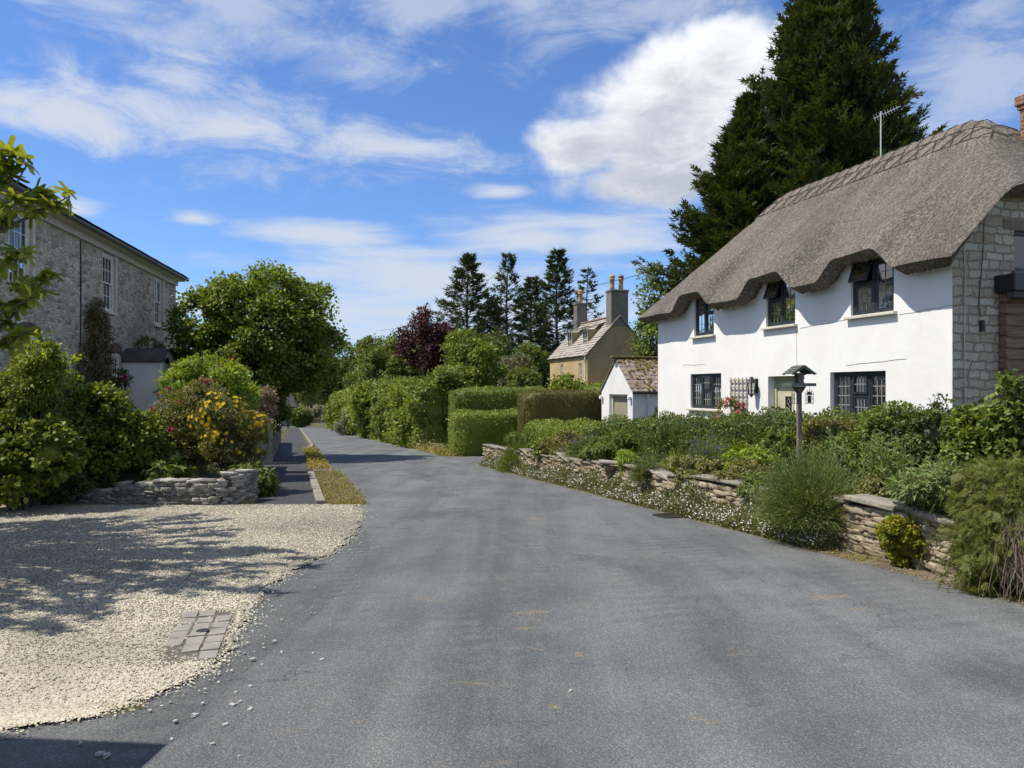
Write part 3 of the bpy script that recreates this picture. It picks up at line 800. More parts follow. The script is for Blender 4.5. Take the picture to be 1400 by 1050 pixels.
def place_blooms(root, me, name, pts, outs, smin=.8, smax=1.25):
    for p, o in zip(pts, outs):
        ob = bpy.data.objects.new(name, me); link(ob, root)
        ob.location = p
        ob.rotation_euler = Vector(o).to_track_quat('Z', 'Y').to_euler()
        s = random.uniform(smin, smax); ob.scale = (s, s, s)

def shrub(name, label, px, top, d, mat, tpl='kite', ls=.06, nc=120, nl=45, cr=.14, k=6, depth=1., cat='shrub', low=.0, group=None, extra=None, up=.6, droop=.2, core=.6, base_z=None, bark='bark', sink=0., shell=.62, stem=True, spread=.8):
    reseed(label)
    """a bush filling image columns px at distance d, up to row top"""
    x0, x1 = at(px[0], 0, d)[0], at(px[1], 0, d)[0]
    x, rx = (x0 + x1) / 2, (x1 - x0) / 2
    zt = at(0, top, d)[2]; zb = float(zg(x, d)) if base_z is None else base_z
    zb -= sink
    root = thing(name, label, cat, (x, d, zb), 0, group)
    h = zt - zb
    rz = h * (1 - low) / 2; c = (0, 0, h - rz)
    lobes = rand_lobes(c, (rx, rx * depth, rz), k)
    V, F, cc, idx = crown(lobes, nc, cr, nl, ls, tpl, up, droop, shell=shell, zmin=-.95, spread=spread)
    ch = [(V, F, 0)]; ms = [MT[mat]]
    if core:
        for q, l in enumerate(lobes[:1] + [l for l in lobes[1:] if min(l[3:5]) > .38 * rx]):
            V2, F2 = core_blob(l[:3], l[3:], core * (1 if q == 0 else .8), q); V2[:, 2] = np.maximum(V2[:, 2], .02); ch.append((V2, F2, 0))
    if extra:
        for m2, n2 in extra:
            V2, F2, _, _ = crown(lobes, n2, cr * .8, max(6, nl // 3), ls, tpl, 1., -.3, shell=.92); ms.append(MT[m2]); ch.append((V2, F2, len(ms) - 1))
    fast_mesh('foliage', ch, ms, root)
    if stem:
        mb = MB()
        for l in lobes: twigs(mb, [(rng.normal() * .06, rng.normal() * .06, -.1)], [l[:3]], .03, .01, .05, 5)
        for j in rng.choice(len(cc), min(30, len(cc)), False):
            twigs(mb, [lobes[idx[j]][:3]], [cc[j]], .009, .004, 0, 4)
        mb.build('stem', MT[bark], root, True, fix=False)
    root['_'] = 0; del root['_']
    return root, lobes, (rx, rz, h)
def shell_pts(lobes, n, face=None, zmin=-.1, k=1.03):
    Lb = np.asarray(lobes, float)
    idx = rng.choice(len(Lb), n * 8); d = rdir(n * 8)
    if face is not None: d = norm(d + np.asarray(face) * .8)
    p = Lb[idx, :3] + d * Lb[idx, 3:] * k
    ok = d[:, 2] > zmin
    for l in Lb: ok &= np.linalg.norm((p - l[:3]) / l[3:], axis=1) > .97
    return p[ok][:n], d[ok][:n]

def hedge(name, label, p0, p1, w, top0, top1, mat, ls=.05, dens=420, cat='hedge', base0=None, base1=None, rough=.05, tpl='kite', rnd=.25, group=None, wob=.06):
    reseed(label)
    """clipped hedge from p0 to p1 (plan), tops absolute"""
    p0, p1 = np.array(p0, float), np.array(p1, float)
    Lh = np.linalg.norm(p1 - p0); u = (p1 - p0) / Lh; v = np.array([-u[1], u[0]])
    b0 = float(zg(*p0)) if base0 is None else base0; b1 = float(zg(*p1)) if base1 is None else base1
    ph = rng.uniform(0, 6, 8)
    def bulge(a, s): return wob * (np.sin(a * 2.1 + ph[0]) * np.sin(s * 2.7 + ph[1]) + .6 * np.sin(a * 5.3 + ph[2] + s * 2) + .4 * np.sin(a * 9 + ph[3]) * np.cos(s * 7 + ph[4]))
    H = max(top0 - b0, top1 - b1)
    def gen(n, off):
        # param surface: (a along, s around the section: up the front, over the top, down the back), plus ends
        per = H * 2 + w
        a = rng.uniform(0, Lh, n); s = rng.uniform(0, per, n)
        return a, s
    def pos(a, s, inset):
        t = a / Lh; base = b0 + (b1 - b0) * t; top = top0 + (top1 - top0) * t; h = top - base
        sc = s / (H * 2 + w) * (h * 2 + w)
        q = np.where(sc < h, -w / 2, np.where(sc < h + w, -w / 2 + sc - h, w / 2))
        z = np.where(sc < h, sc, np.where(sc < h + w, h, 2 * h + w - sc))
        # rounded section corners and ends
        n_v = np.where(sc < h, -1., np.where(sc < h + w, 0., 1.)); n_z = np.where((sc >= h) & (sc < h + w), 1., 0.)
        r = min(rnd, w / 2)
        dz = h - z; dq = w / 2 - np.abs(q)
        cz = (dz < r) & (dq < r)
        kx = np.clip(1 - dq / r, 0, 1); kz = np.clip(1 - dz / r, 0, 1)
        ln = np.sqrt(kx ** 2 + kz ** 2) + 1e-9
        f = np.where(cz, np.maximum(kx, kz) / ln, 1)
        q = np.where(cz, np.sign(q) * (w / 2 - r + r * kx * f), q); z = np.where(cz, h - r + r * kz * f, z)
        n_v = np.where(cz, np.sign(q) * kx / ln, n_v); n_z = np.where(cz, kz / ln, n_z)
        e = np.minimum(a, Lh - a); r2 = min(.35, Lh / 3); fe = np.sqrt(np.clip(1 - np.clip(1 - e / r2, 0, 1) ** 2, 0.0, 1))
        q = q * (.35 + .65 * fe); z = np.where(z > h * .5, h * .5 + (z - h * .5) * (.7 + .3 * fe), z)
        bl = bulge(a, s) - inset
        xy = p0[None] + u[None] * a[:, None] + v[None] * (q + n_v * bl)[:, None]
        P = np.concatenate([xy, (base + z + n_z * bl)[:, None]], 1)
        Nn = np.concatenate([v[None] * n_v[:, None], n_z[:, None]], 1)
        ue = np.where(a < r2, -1, np.where(a > Lh - r2, 1, 0)) * (1 - fe)
        Nn[:, :2] += u[None] * ue[:, None]
        return P, Nn
    n = int(dens * (Lh * (2 * H + w)))
    a, s = gen(n, 0)
    P, Nn = pos(a, s, np.abs(rng.normal(size=n)) * rough)
    # two closed ends
    ne = int(dens * w * H * .8)
    ch = []
    for e, sg in ((0, -1), (Lh, 1)):
        t = e / Lh; base = b0 + (b1 - b0) * t; h = (top0 + (top1 - top0) * t) - base
        q = rng.uniform(-w / 2, w / 2, ne) * .8; z = rng.uniform(0, h, ne) * .96
        ins = np.abs(rng.normal(size=ne)) * rough + .25 * (np.abs(q) / (w / 2)) ** 3
        xy = p0[None] + u[None] * (e - sg * ins)[:, None] + v[None] * q[:, None]
        P = np.concatenate([P, np.concatenate([xy, (base + z)[:, None]], 1)])
        Nn = np.concatenate([Nn, np.tile(np.array([u[0] * sg, u[1] * sg, .15]), (ne, 1))])
    m = len(P)
    Y = Nn * .55 + rng.normal(size=(m, 3)) * .6 + np.array([0, 0, .12]); Z = Nn + rng.normal(size=(m, 3)) * .45 + np.array([0, 0, .25])
    V, F = scatter(tpl, P, Y, Z, ls * rng.uniform(.65, 1.35, m))
    ch.append((V, F, 0))
    # woody, leafy inside
    na, nsx = max(4, int(Lh / .3)), 24
    A2, S2 = np.meshgrid(np.linspace(0.02, Lh - .02, na), np.linspace(0, H * 2 + w, nsx))
    Pc, _ = pos(A2.ravel(), S2.ravel(), np.full(A2.size, .09))
    i = (np.arange(nsx - 1)[:, None] * na + np.arange(na - 1)[None]).ravel()
    ch.append((Pc, np.stack([i, i + 1, i + na + 1, i + na], -1), 0))
    for col in (0, na - 1):
        ids = np.arange(nsx) * na + col
        ch.append((Pc[ids], np.array([(0, j, j + 1) for j in range(1, nsx - 1)]), 0))
    o = fast_mesh(name, ch, [MT[mat]])
    return tag(o, label, cat, group)

# stones -----------------------------------------------------------
def _stone_tpl():
    n = 3; V = {}; F = []
    def vid(p):
        return V.setdefault(tuple(np.round(p, 6)), len(V))
    for ax in range(3):
        for s in (-1, 1):
            for i in range(n):
                for j in range(n):
                    q = []
                    for (a, b) in ((i, j), (i + 1, j), (i + 1, j + 1), (i, j + 1)):
                        p = np.zeros(3); p[ax] = s; p[(ax + 1) % 3] = -1 + 2 * a / n; p[(ax + 2) % 3] = -1 + 2 * b / n
                        q.append(vid(p))
                    F.append(q if s > 0 else q[::-1])
    A = np.array(list(V.keys())); 
    r = np.linalg.norm(A, axis=1, keepdims=True)
    sph = A / r
    return A * .90 + sph * .13, np.array(F)
STV, STF = _stone_tpl()
def stones(C, U, S, jit=.12):
    """C centres, U (n,) heading of the long side, S (n,3) half sizes"""
    n = len(C); k = len(STV)
    V = STV[None] * S[:, None, :] * (1 + jit * rng.normal(size=(n, k, 1)) * .45) + rng.normal(size=(n, k, 3)) * jit * .18 * S[:, None, :]
    # skew every stone a little
    V[:, :, 2] += V[:, :, 0] * rng.normal(size=(n, 1)) * .07
    V[:, :, 0] += V[:, :, 2] * rng.normal(size=(n, 1)) * .35
    c, s = np.cos(U)[:, None], np.sin(U)[:, None]
    x = V[:, :, 0] * c - V[:, :, 1] * s; y = V[:, :, 0] * s + V[:, :, 1] * c
    V = np.stack([x, y, V[:, :, 2]], -1) + C[:, None, :]
    F = STF[None] + (np.arange(n) * k)[:, None, None]
    return V.reshape(-1, 3), F.reshape(-1, 4)
def stone_wall(root, path, base, top, thick, mat, course=(.05, .11), lw=(.14, .38), cop=None, cop_mat='cop_stone', cop_h=.06, jag=.0):
    """dry stone wall along a plan polyline; base(s), top(s) absolute z; child meshes of root at world origin offset"""
    path = np.asarray(path, float); seg = np.linalg.norm(np.diff(path, axis=0), axis=1); cum = np.r_[0, np.cumsum(seg)]
    Lw = cum[-1]; off = np.array(root.location)
    def pos(s): return np.stack([np.interp(s, cum, path[:, 0]), np.interp(s, cum, path[:, 1])], -1)
    def head(s):
        a = pos(np.clip(s - .05, 0, Lw)); b = pos(np.clip(s + .05, 0, Lw)); d = b - a
        return np.arctan2(d[..., 1], d[..., 0])
    C, U, S = [], [], []
    hmax = max(top(s) - base(s) for s in np.linspace(0, Lw, 30))
    z = 0.
    while z < hmax:
        h = random.uniform(*course)
        s = random.uniform(-.2, 0)
        while s < Lw:
            l = random.uniform(*lw)
            m = min(max(s + l / 2, .0), Lw)
            zz = base(m) + z + h / 2
            if zz + h / 2 < top(m) + .02 + random.uniform(-jag, jag) and s + l > .05 and s + l * .6 < Lw:
                th = head(np.array(m)); p = pos(np.array(m)); nrm = np.array([-math.sin(th), math.cos(th)])
                j = random.uniform(-.02, .02)
                C.append((p[0] + nrm[0] * j, p[1] + nrm[1] * j, zz)); U.append(float(th)); S.append((l / 2 * 1.03, thick / 2 * random.uniform(.9, 1.06), h / 2 * 1.04))
            s += l
        z += h
    V, F = stones(np.array(C), np.array(U), np.array(S))
    fast_mesh('stonework', [(V - off, F, 0)], [MT[mat]], root)
    mb = MB()
    ss = np.linspace(.03, Lw - .03, max(3, int(Lw / .4)))
    for a, b in zip(ss[:-1], ss[1:]):
        pa, pb = pos(np.array(a)), pos(np.array(b)); th = head(np.array((a + b) / 2)); n_ = np.array([-math.sin(th), math.cos(th)]) * thick * .40
        q = [(*(pa - n_), base(a) - .1), (*(pb - n_), base(b) - .1), (*(pb + n_), base(b) - .1), (*(pa + n_), base(a) - .1)]
        t = [(*(pa - n_), top(a) - .06), (*(pb - n_), top(b) - .06), (*(pb + n_), top(b) - .06), (*(pa + n_), top(a) - .06)]
        mb.add([np.array(p) - off for p in q + t], [(0, 1, 5, 4), (2, 3, 7, 6), (4, 5, 6, 7), (0, 4, 7, 3), (1, 2, 6, 5)])
    mb.build('wall_core', MT['mortar_fill'], root)
    if cop:
        C, U, S = [], [], []
        s = 0.
        while s < Lw - .1:
            l = min(random.uniform(*cop), Lw - s)
            m = s + l / 2; p = pos(np.array(m)); th = float(head(np.array(m)))
            C.append((p[0], p[1], top(m) + cop_h / 2 + random.uniform(-.01, .012))); U.append(th + random.uniform(-.03, .03))
            S.append((l / 2 * .99, thick / 2 * random.uniform(1.08, 1.25), cop_h / 2 * random.uniform(.8, 1.2))); s += l
        V, F = stones(np.array(C), np.array(U), np.array(S), .09)
        fast_mesh('coping', [(V - off, F, 0)], [MT[cop_mat]], root)
    return root
# ================================================================= camera, sun, sky
cam = bpy.data.cameras.new('camera'); co = bpy.data.objects.new('camera', cam); link(co)
cam.sensor_width = 36; cam.lens = 36 * 1000 / 1400; cam.clip_end = 6000; cam.clip_start = .05
co.location = (0, 0, EYE); co.rotation_euler = (math.radians(90), 0, 0); cam.shift_y = 6 / 1400
SC.camera = co
SUN_EL, SUN_AZ = math.radians(59), math.atan2(-.985, -.17)      # azimuth measured from +Y towards +X
sd = Vector((math.sin(SUN_AZ) * math.cos(SUN_EL), math.cos(SUN_AZ) * math.cos(SUN_EL), math.sin(SUN_EL)))
sl = bpy.data.lights.new('sun', 'SUN'); so = bpy.data.objects.new('sun', sl); link(so)
sl.energy = 4.4; sl.angle = math.radians(.53); sl.color = (1, .94, .84)
so.rotation_euler = sd.to_track_quat('Z', 'Y').to_euler(); so.location = (-20, 0, 40)
SC.view_settings.view_transform = 'Standard'; SC.view_settings.look = 'None'
SC.view_settings.exposure = 0.32; SC.view_settings.gamma = 1
cy = SC.cycles
cy.max_bounces = 5; cy.diffuse_bounces = 2; cy.glossy_bounces = 3; cy.transmission_bounces = 4; cy.transparent_max_bounces = 8
cy.caustics_reflective = False; cy.caustics_refractive = False; cy.sample_clamp_indirect = 6
cy.use_adaptive_sampling = True; cy.adaptive_threshold = .02
cy.use_denoising = True
try:
    cy.denoiser = 'OPENIMAGEDENOISE'; cy.denoising_input_passes = 'RGB_ALBEDO_NORMAL'; cy.denoising_prefilter = 'ACCURATE'
except Exception: pass

W = bpy.data.worlds.new('World'); SC.world = W; W.use_nodes = True
nt = W.node_tree; nt.nodes.clear()
wo = nt.nodes.new('ShaderNodeOutputWorld')
sky = nt.nodes.new('ShaderNodeTexSky'); sky.sky_type = 'NISHITA'; sky.sun_disc = False
sky.sun_elevation = SUN_EL; sky.sun_rotation = SUN_AZ; sky.altitude = 50; sky.air_density = 1.0; sky.dust_density = .35; sky.ozone_density = 2.5
tc = nt.nodes.new('ShaderNodeTexCoord'); D = tc.outputs['Generated']
sp = N(nt, 'SeparateXYZ', {0: D})
az = M_(nt, 'MULTIPLY', M_(nt, 'ARCTAN2', sp.outputs[0], sp.outputs[1]), 57.29578)
el = M_(nt, 'MULTIPLY', M_(nt, 'ARCSINE', sp.outputs[2]), 57.29578)
def ell(a, e, ra, re, slope=0.):
    da = M_(nt, 'SUBTRACT', az, a); de = M_(nt, 'SUBTRACT', el, e)
    if slope: de = M_(nt, 'SUBTRACT', de, M_(nt, 'MULTIPLY', da, slope))
    x = M_(nt, 'DIVIDE', da, ra); y = M_(nt, 'DIVIDE', de, re)
    r = M_(nt, 'SQRT', M_(nt, 'ADD', M_(nt, 'MULTIPLY', x, x), M_(nt, 'MULTIPLY', y, y)))
    return M_(nt, 'MAXIMUM', M_(nt, 'SUBTRACT', 1., r), -1.5)
def pe(px, py):
    return math.degrees(math.atan2(px - 700, 1000)), math.degrees(math.atan2(531 - py, math.hypot(1000, px - 700)))
def maxall(l):
    o = l[0]
    for q in l[1:]: o = M_(nt, 'MAXIMUM', o, q)
    return o
def sm(x, a, b):
    n = nt.nodes.new('ShaderNodeMapRange'); n.interpolation_type = 'SMOOTHSTEP'
    nt.links.new(x, n.inputs[0]); n.inputs[1].default_value = a; n.inputs[2].default_value = b
    return n.outputs[0]
n_big = N(nt, 'TexNoise', {'Vector': N(nt, 'Mapping', {'Vector': D, 'Scale': (1, 1, 1.5)}).outputs[0], 'Scale': 7., 'Detail': 9, 'Roughness': .56, 'Distortion': .15}).outputs['Fac']
n_wisp = N(nt, 'TexNoise', {'Vector': N(nt, 'Mapping', {'Vector': D, 'Scale': (1, 1, 2.6)}).outputs[0], 'Scale': 7.5, 'Detail': 12, 'Roughness': .66, 'Distortion': .6}).outputs['Fac']
n_str = N(nt, 'TexNoise', {'Vector': N(nt, 'Mapping', {'Vector': D, 'Scale': (1, 1, 5.)}).outputs[0], 'Scale': 4., 'Detail': 9, 'Roughness': .6, 'Distortion': .3}).outputs['Fac']
A = lambda px, py, rx, ry, s=0: ell(*pe(px, py), rx * .054, ry * .052, s)
cum = maxall([A(895, 185, 150, 85), A(985, 85, 75, 65), A(945, 130, 110, 85), A(800, 200, 80, 50), A(890, 250, 140, 40), A(1050, 130, 70, 80)])
dc = sm(M_(nt, 'ADD', cum, M_(nt, 'MULTIPLY', M_(nt, 'SUBTRACT', n_big, .5), 1.8)), -.08, .50)
str_ = maxall([A(60, 150, 330, 52, -.1), A(300, 170, 330, 62, -.1), A(520, 195, 270, 50, -.06), A(250, 110, 110, 45)])
ds = M_(nt, 'MULTIPLY', sm(M_(nt, 'ADD', str_, M_(nt, 'MULTIPLY', M_(nt, 'SUBTRACT', n_wisp, .5), 2.9)), .0, 1.15), .92)
wis = maxall([A(160, 10, 190, 50), A(330, 10, 200, 45), A(560, 10, 180, 60), A(720, 0, 150, 90), A(890, 10, 190, 45), A(1330, 90, 130, 150), A(1260, 200, 160, 70), A(430, 60, 200, 60)])
dw = M_(nt, 'MULTIPLY', sm(M_(nt, 'ADD', wis, M_(nt, 'MULTIPLY', M_(nt, 'SUBTRACT', n_wisp, .5), 2.8)), .0, 1.05), .60)
low = maxall([A(730, 330, 170, 55), A(560, 375, 330, 50), A(830, 330, 130, 60), A(430, 320, 160, 22), A(265, 298, 50, 14), A(100, 285, 60, 18), A(690, 262, 60, 14), A(560, 430, 420, 55), A(1240, 300, 200, 60)])
dl = M_(nt, 'MULTIPLY', sm(M_(nt, 'ADD', low, M_(nt, 'MULTIPLY', M_(nt, 'SUBTRACT', n_str, .5), 2.7)), -.1, .85), .9)
# unseen cloud outside this view, thickened to add neutral fill light
back = M_(nt, 'MULTIPLY', sm(n_big, .42, .56), sm(M_(nt, 'ABSOLUTE', az), 42., 60.))
back = M_(nt, 'MULTIPLY', back, sm(el, 2., 10.))
dens = maxall([dc, ds, dw, dl, M_(nt, 'MULTIPLY', back, .9)])
# thick cloud has greyer undersides
thick = sm(M_(nt, 'ADD', M_(nt, 'SUBTRACT', M_(nt, 'MULTIPLY', M_(nt, 'SUBTRACT', el, 18.5), .10), M_(nt, 'MULTIPLY', M_(nt, 'SUBTRACT', cum, .25), .9)), M_(nt, 'MULTIPLY', M_(nt, 'SUBTRACT', n_wisp, .5), 3.0)), -.9, .75)
ccol = mixc(nt, thick, (3.1, 3.35, 3.9), (6.0, 6.1, 6.2))
wcol = (4.0, 4.35, 4.95)
cc = mixc(nt, M_(nt, 'MINIMUM', M_(nt, 'MULTIPLY', dc, 1.3), 1.), wcol, ccol)
skyc = mixc(nt, 1., sky.outputs[0], (.56, .73, 1.0), 'MULTIPLY')
fin = mixc(nt, dens, skyc, cc)
bg = N(nt, 'Background', {'Color': fin, 'Strength': .135})
nt.links.new(bg.outputs[0], wo.inputs[0])

# ================================================================= ground, lane, path, gravel
def spaced(*segs):
    out = []
    for a, b, n in segs: out += list(np.linspace(a, b, n, endpoint=False))
    return np.array(out + [segs[-1][1]])
xs = spaced((-900, -120, 8), (-120, -60, 10), (-60, -16, 40), (-16, 16, 80), (16, 60, 30), (60, 120, 8), (120, 900, 8))
ys = spaced((-60, -10, 8), (-10, 13, 24), (13, 17, 12), (17, 60, 60), (60, 125, 40), (125, 200, 12), (200, 2500, 10))
V, F = grid_mesh(xs, ys, zg)
tag(fast_mesh('ground', [(V, F, 0)], [MT['ground']], smooth=True), kind='structure')
def xr(y): return np.where(y < 108, 6.2 - .3 * y, 6.2 - .3 * y - .014 * (y - 108) ** 2)
def xl(y): return np.where(y < 108, 1.3 - .3 * y, 1.3 - .3 * y - .016 * (y - 108) ** 2)
def band(name, fl, fr, ys, lift, mat, nx=6, wob=0.):
    rows = []
    for y in ys:
        a, b = float(fl(y)), float(fr(y))
        if wob: a += wob * (math.sin(y * 2.3) + math.sin(y * 5.1 + 1)) * .5; b += wob * (math.sin(y * 1.9 + 2) + math.sin(y * 6.1)) * .5
        rows.append([(x, y, float(plane_z(y)) + lift) for x in np.linspace(a, b, nx)])
    V, F = strip_mesh(rows)
    return tag(fast_mesh(name, [(V, F, 0)], [MT[mat]]), kind='structure')
yr = np.unique(np.r_[np.linspace(-30, 0, 10), np.linspace(0, 30, 76), np.linspace(30, 125, 80), np.linspace(125, 150, 30)])
# at the driveway the lane's edge swings out to the left
def xl_road(y):
    if y > 13.6: return float(xl(y)) + .02 * math.sin(y * 3)
    t = float(sstep(13.6, 4.5, y))
    return float(xl(y)) * (1 - t) + (-1.75 + .02 * y) * t - .35 * float(sstep(13.6, 12, y)) * float(sstep(5, 11, y))
band('road', xl_road, lambda y: float(xr(y)) + .03 * math.sin(y * 2.7) + .02 * math.sin(y * 7), yr, .012, 'road', 10)
band('road_apron', lambda y: -9., lambda y: xl_road(y) + .05, np.linspace(-8, 13.5, 60), .004, 'old_road', 10)
band('verge', lambda y: float(xr(y)) - .08, lambda y: float(xr(y)) + .75, np.linspace(2, 60, 120), .006, 'verge_soil', 4, .04)
# pavement on the left, its edging and rough strip
ypath = np.unique(np.r_[np.linspace(13.2, 30, 40), np.linspace(30, 110, 60)])
band('footpath', lambda y: -.75 - .3 * y, lambda y: .45 - .3 * y + (.0 if y < 25 else .35 * float(sstep(25, 40, y))), ypath, .02, 'tarmac', 4)
band('grass_strip', lambda y: .6 - .3 * y, lambda y: 1.28 - .3 * y, np.linspace(13.3, 36, 40), .016, 'verge_soil', 3, .03)
kb = MB()
y = 13.5
while y < 108:
    l = .9 if y < 40 else 2.2
    if 21.5 < y < 34: y += l; continue
    xk = .52 if y < 33 else .62 + .5 * float(sstep(33, 42, y))
    a = (xk - .3 * y, y); b = (xk - .3 * (y + l - .02), y + l - .02)
    kb.bar((a[0], a[1], float(plane_z(a[1])) + .02), (b[0], b[1], float(plane_z(b[1])) + .02), .17, .11); y += l
tag(kb.build('kerb', MT['kerb'], bevel=.012), kind='structure')
# side driveway on the right between hedge and garden
rows = []
for t in np.linspace(0, 1, 12):
    rows.append([(float(xr(y)) - .05 + t * 9, y + t * 2.6, float(zg(float(xr(y)) + t * 9, y + t * 2.6)) + .012) for y in np.linspace(25.6, 29.6, 6)])
V, F = strip_mesh(rows); tag(fast_mesh('side_drive', [(V, F, 0)], [MT['old_road']]), kind='structure')

# gravel: a bed with an uneven rim, covered with loose chips
GE = np.array([(-2.67, 3.72), (-2.45, 3.8), (-2.22, 3.9), (-2.05, 4.25), (-1.93, 4.6), (-1.98, 5.1), (-2.08, 5.6), (-2.22, 6.2), (-2.32, 7.0), (-2.28, 7.7), (-2.12, 8.5), (-2.12, 9.3), (-2.2, 10.3), (-2.36, 11.4), (-2.55, 12.4), (-2.8, 13.15)])
def gravel_right(y): return np.interp(y, GE[:, 1], GE[:, 0])
def gravel_left(y): return np.where(np.asarray(y) < 3.72, -2.6, -13.)
rows = []
for y in np.linspace(3.72, 13.35, 90):
    b = float(gravel_right(y)) + .05 * math.sin(y * 9) + .03 * math.sin(y * 23)
    rows.append([(x, y, float(plane_z(y)) + .018) for x in np.linspace(-13, b, 30)])
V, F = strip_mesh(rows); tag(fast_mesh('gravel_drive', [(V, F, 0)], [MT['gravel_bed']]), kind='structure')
n = 190000
yy = 3.6 + 9.75 * rng.random(n) ** 1.9
b = gravel_right(yy); xx = b + .28 - (rng.random(n) ** 1.0) * np.minimum(b + 11, .78 * yy + 1.6 + b)
keep = xx < b + rng.normal(size=n) * np.where(rng.random(n) < .12, .16, .05) + .02
xx, yy = xx[keep], yy[keep]
pu = (xx + 2.29) * math.cos(.28) + (yy - 5.36) * math.sin(.28); pw = -(xx + 2.29) * math.sin(.28) + (yy - 5.36) * math.cos(.28)
pv = ~((np.abs(pu) < .19 + .03 * rng.normal(size=len(xx))) & (np.abs(pw) < .63 + .05 * rng.normal(size=len(xx))) & (rng.random(len(xx)) < .93))
xx, yy = xx[pv], yy[pv]
m = len(xx)
tv = np.array([(1, 0, 0), (.1, 1, 0.05), (-.95, .1, 0), (-.1, -.95, .05), (.25, .2, .85), (-.3, -.25, .8)], float)
tf = np.array([(0, 1, 4), (1, 2, 4), (2, 5, 4), (2, 3, 5), (3, 0, 5), (0, 4, 5)])
P = np.stack([xx, yy, plane_z(yy) + .018 + rng.random(m) * .006], -1)
ang = rng.uniform(0, 6.28, m); s = rng.uniform(.0035, .0095, m) * (1 + .4 * (rng.random(m) < .05))
tvv = tv[None] * (1 + rng.normal(size=(m, len(tv), 3)) * .22) * np.stack([s * rng.uniform(.9, 1.5, m), s, s * rng.uniform(.6, 1., m)], -1)[:, None]
c, q = np.cos(ang)[:, None], np.sin(ang)[:, None]
VV = np.stack([tvv[:, :, 0] * c - tvv[:, :, 1] * q, tvv[:, :, 0] * q + tvv[:, :, 1] * c, tvv[:, :, 2]], -1) + P[:, None]
FF = tf[None] + (np.arange(m) * len(tv))[:, None, None]
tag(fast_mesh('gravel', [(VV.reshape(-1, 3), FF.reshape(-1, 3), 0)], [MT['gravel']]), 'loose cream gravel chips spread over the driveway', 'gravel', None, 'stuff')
# paving setts in the gravel
root = thing('block_paving', 'small patch of grey paving blocks sunk in the edge of the gravel', 'paving', (-2.29, 5.36, float(plane_z(5.36)) + .016))
mb = MB(); mj = MB()
mj.box(-.205, .205, -.66, .66, -.03, .006)
for i in range(3):
    for j in range(7):
        x0 = -.195 + i * .132; y0 = -.645 + j * .186
        if (i == 0 and j in (0, 1)) or (i, j) in ((1, 0), (2, 6)): continue
        mb.box(x0, x0 + .114, y0, y0 + .162, -.02, .012 + random.uniform(-.003, .004), .004)
for p in (mb,):
    p.v = [(x, y, z + SL * y) for x, y, z in p.v]
mj.v = [(x, y, z + SL * y) for x, y, z in mj.v]
root.rotation_euler = (0, 0, .28)
mb.build('paving_block', MT['sett'], root, bevel=.005); mj.build('joint_bed', MT['sett_joint'], root)
mb = MB(); mb.lathe([(.045, 0), (.045, .018), (.03, .021)], (.02, .02, 0), 14); mb.build('stop_tap_lid', MT['iron'], root)
# loose stones on the tarmac
def pebble(r):
    V = STV * np.array([r, r * .8, r * .5]) * (1 + rng.normal(size=(len(STV), 1)) * .13)
    me = bpy.data.meshes.new('loose_stone'); me.from_pydata([tuple(v) for v in V], [], [tuple(map(int, f)) for f in STF]); me.materials.append(MT['grey_stone']); return me
peb = [pebble(1.) for _ in range(5)]
spots = [(235, 1015), (290, 1022), (308, 995), (327, 1038), (342, 942), (266, 982), (277, 965), (385, 895), (428, 896), (240, 990), (137, 1035), (146, 1037), (342, 974), (322, 950), (318, 968), (328, 963), (780, 948), (440, 905), (375, 880), (345, 905), (300, 925), (205, 975), (110, 1020)]
for i in range(72):
    y = 4.0 + 9 * rng.random() ** 1.4; spots.append((700 + 1000 * (float(gravel_right(y)) + abs(rng.normal()) * .32 + .05) / y, 571 + 1600 / y))
for i, (px, py) in enumerate(spots):
    d = 1600 / (py - 571); x = (px - 700) / 1000 * d
    o = bpy.data.objects.new('loose_stone', peb[i % 5]); link(o)
    s = random.uniform(.004, .009) if i >= 23 else random.uniform(.008, .016)
    o.scale = (s, s, s); o.rotation_euler = (random.uniform(-.2, .2), random.uniform(-.2, .2), random.uniform(0, 6)); o.location = (x, d, float(plane_z(d)) + .012 + s * .3)
    tag(o, 'small loose pale stone lying on the tarmac by the gravel', 'stone', 'loose stones on the tarmac')
# gully grating at the kerb side of the lane
gx, gy = 2.55, 11.75
root = thing('drain_grating', 'dark iron drain grating at the lane edge below the daisies', 'drain', (gx, gy, float(plane_z(gy)) + .014), math.radians(16.7))
mb = MB(); mb.box(-.22, .22, -.2, -.17, -.02, .02).box(-.22, .22, .17, .2, -.02, .02).box(-.22, -.19, -.17, .17, -.02, .02).box(.19, .22, -.17, .17, -.02, .02); mb.build('frame', MT['iron'], root)
mb = MB()
for k in range(8): mb.box(-.17 + k * .047, -.15 + k * .047, -.17, .17, -.02, .014)
mb.build('grille', MT['iron'], root)
# raised garden soil behind the retaining wall
rows = []
for y in np.linspace(4.6, 26.5, 60):
    r = []
    for t in np.linspace(0, 1, 14):
        x0 = 6.85 - .3 * y; x1 = x0 + 4.3 + 14 * float(sstep(11.5, 9.5, y))
        z0 = SL * y + .56; z1 = -.10
        r.append((x0 + (x1 - x0) * t, y, z0 + (z1 - z0) * float(sstep(.15, .95, t)) + .03 * math.sin(y * 3 + t * 9)))
    rows.append(r)
V, F = strip_mesh(rows); tag(fast_mesh('garden_soil', [(V, F, 0)], [MT['soil']], smooth=True), kind='structure')
def gsoil(x, y):
    x0 = 6.85 - .3 * y; t = (x - x0) / 4.3
    return SL * y + .56 + (-.10 - SL * y - .56) * float(sstep(.15, .95, t))
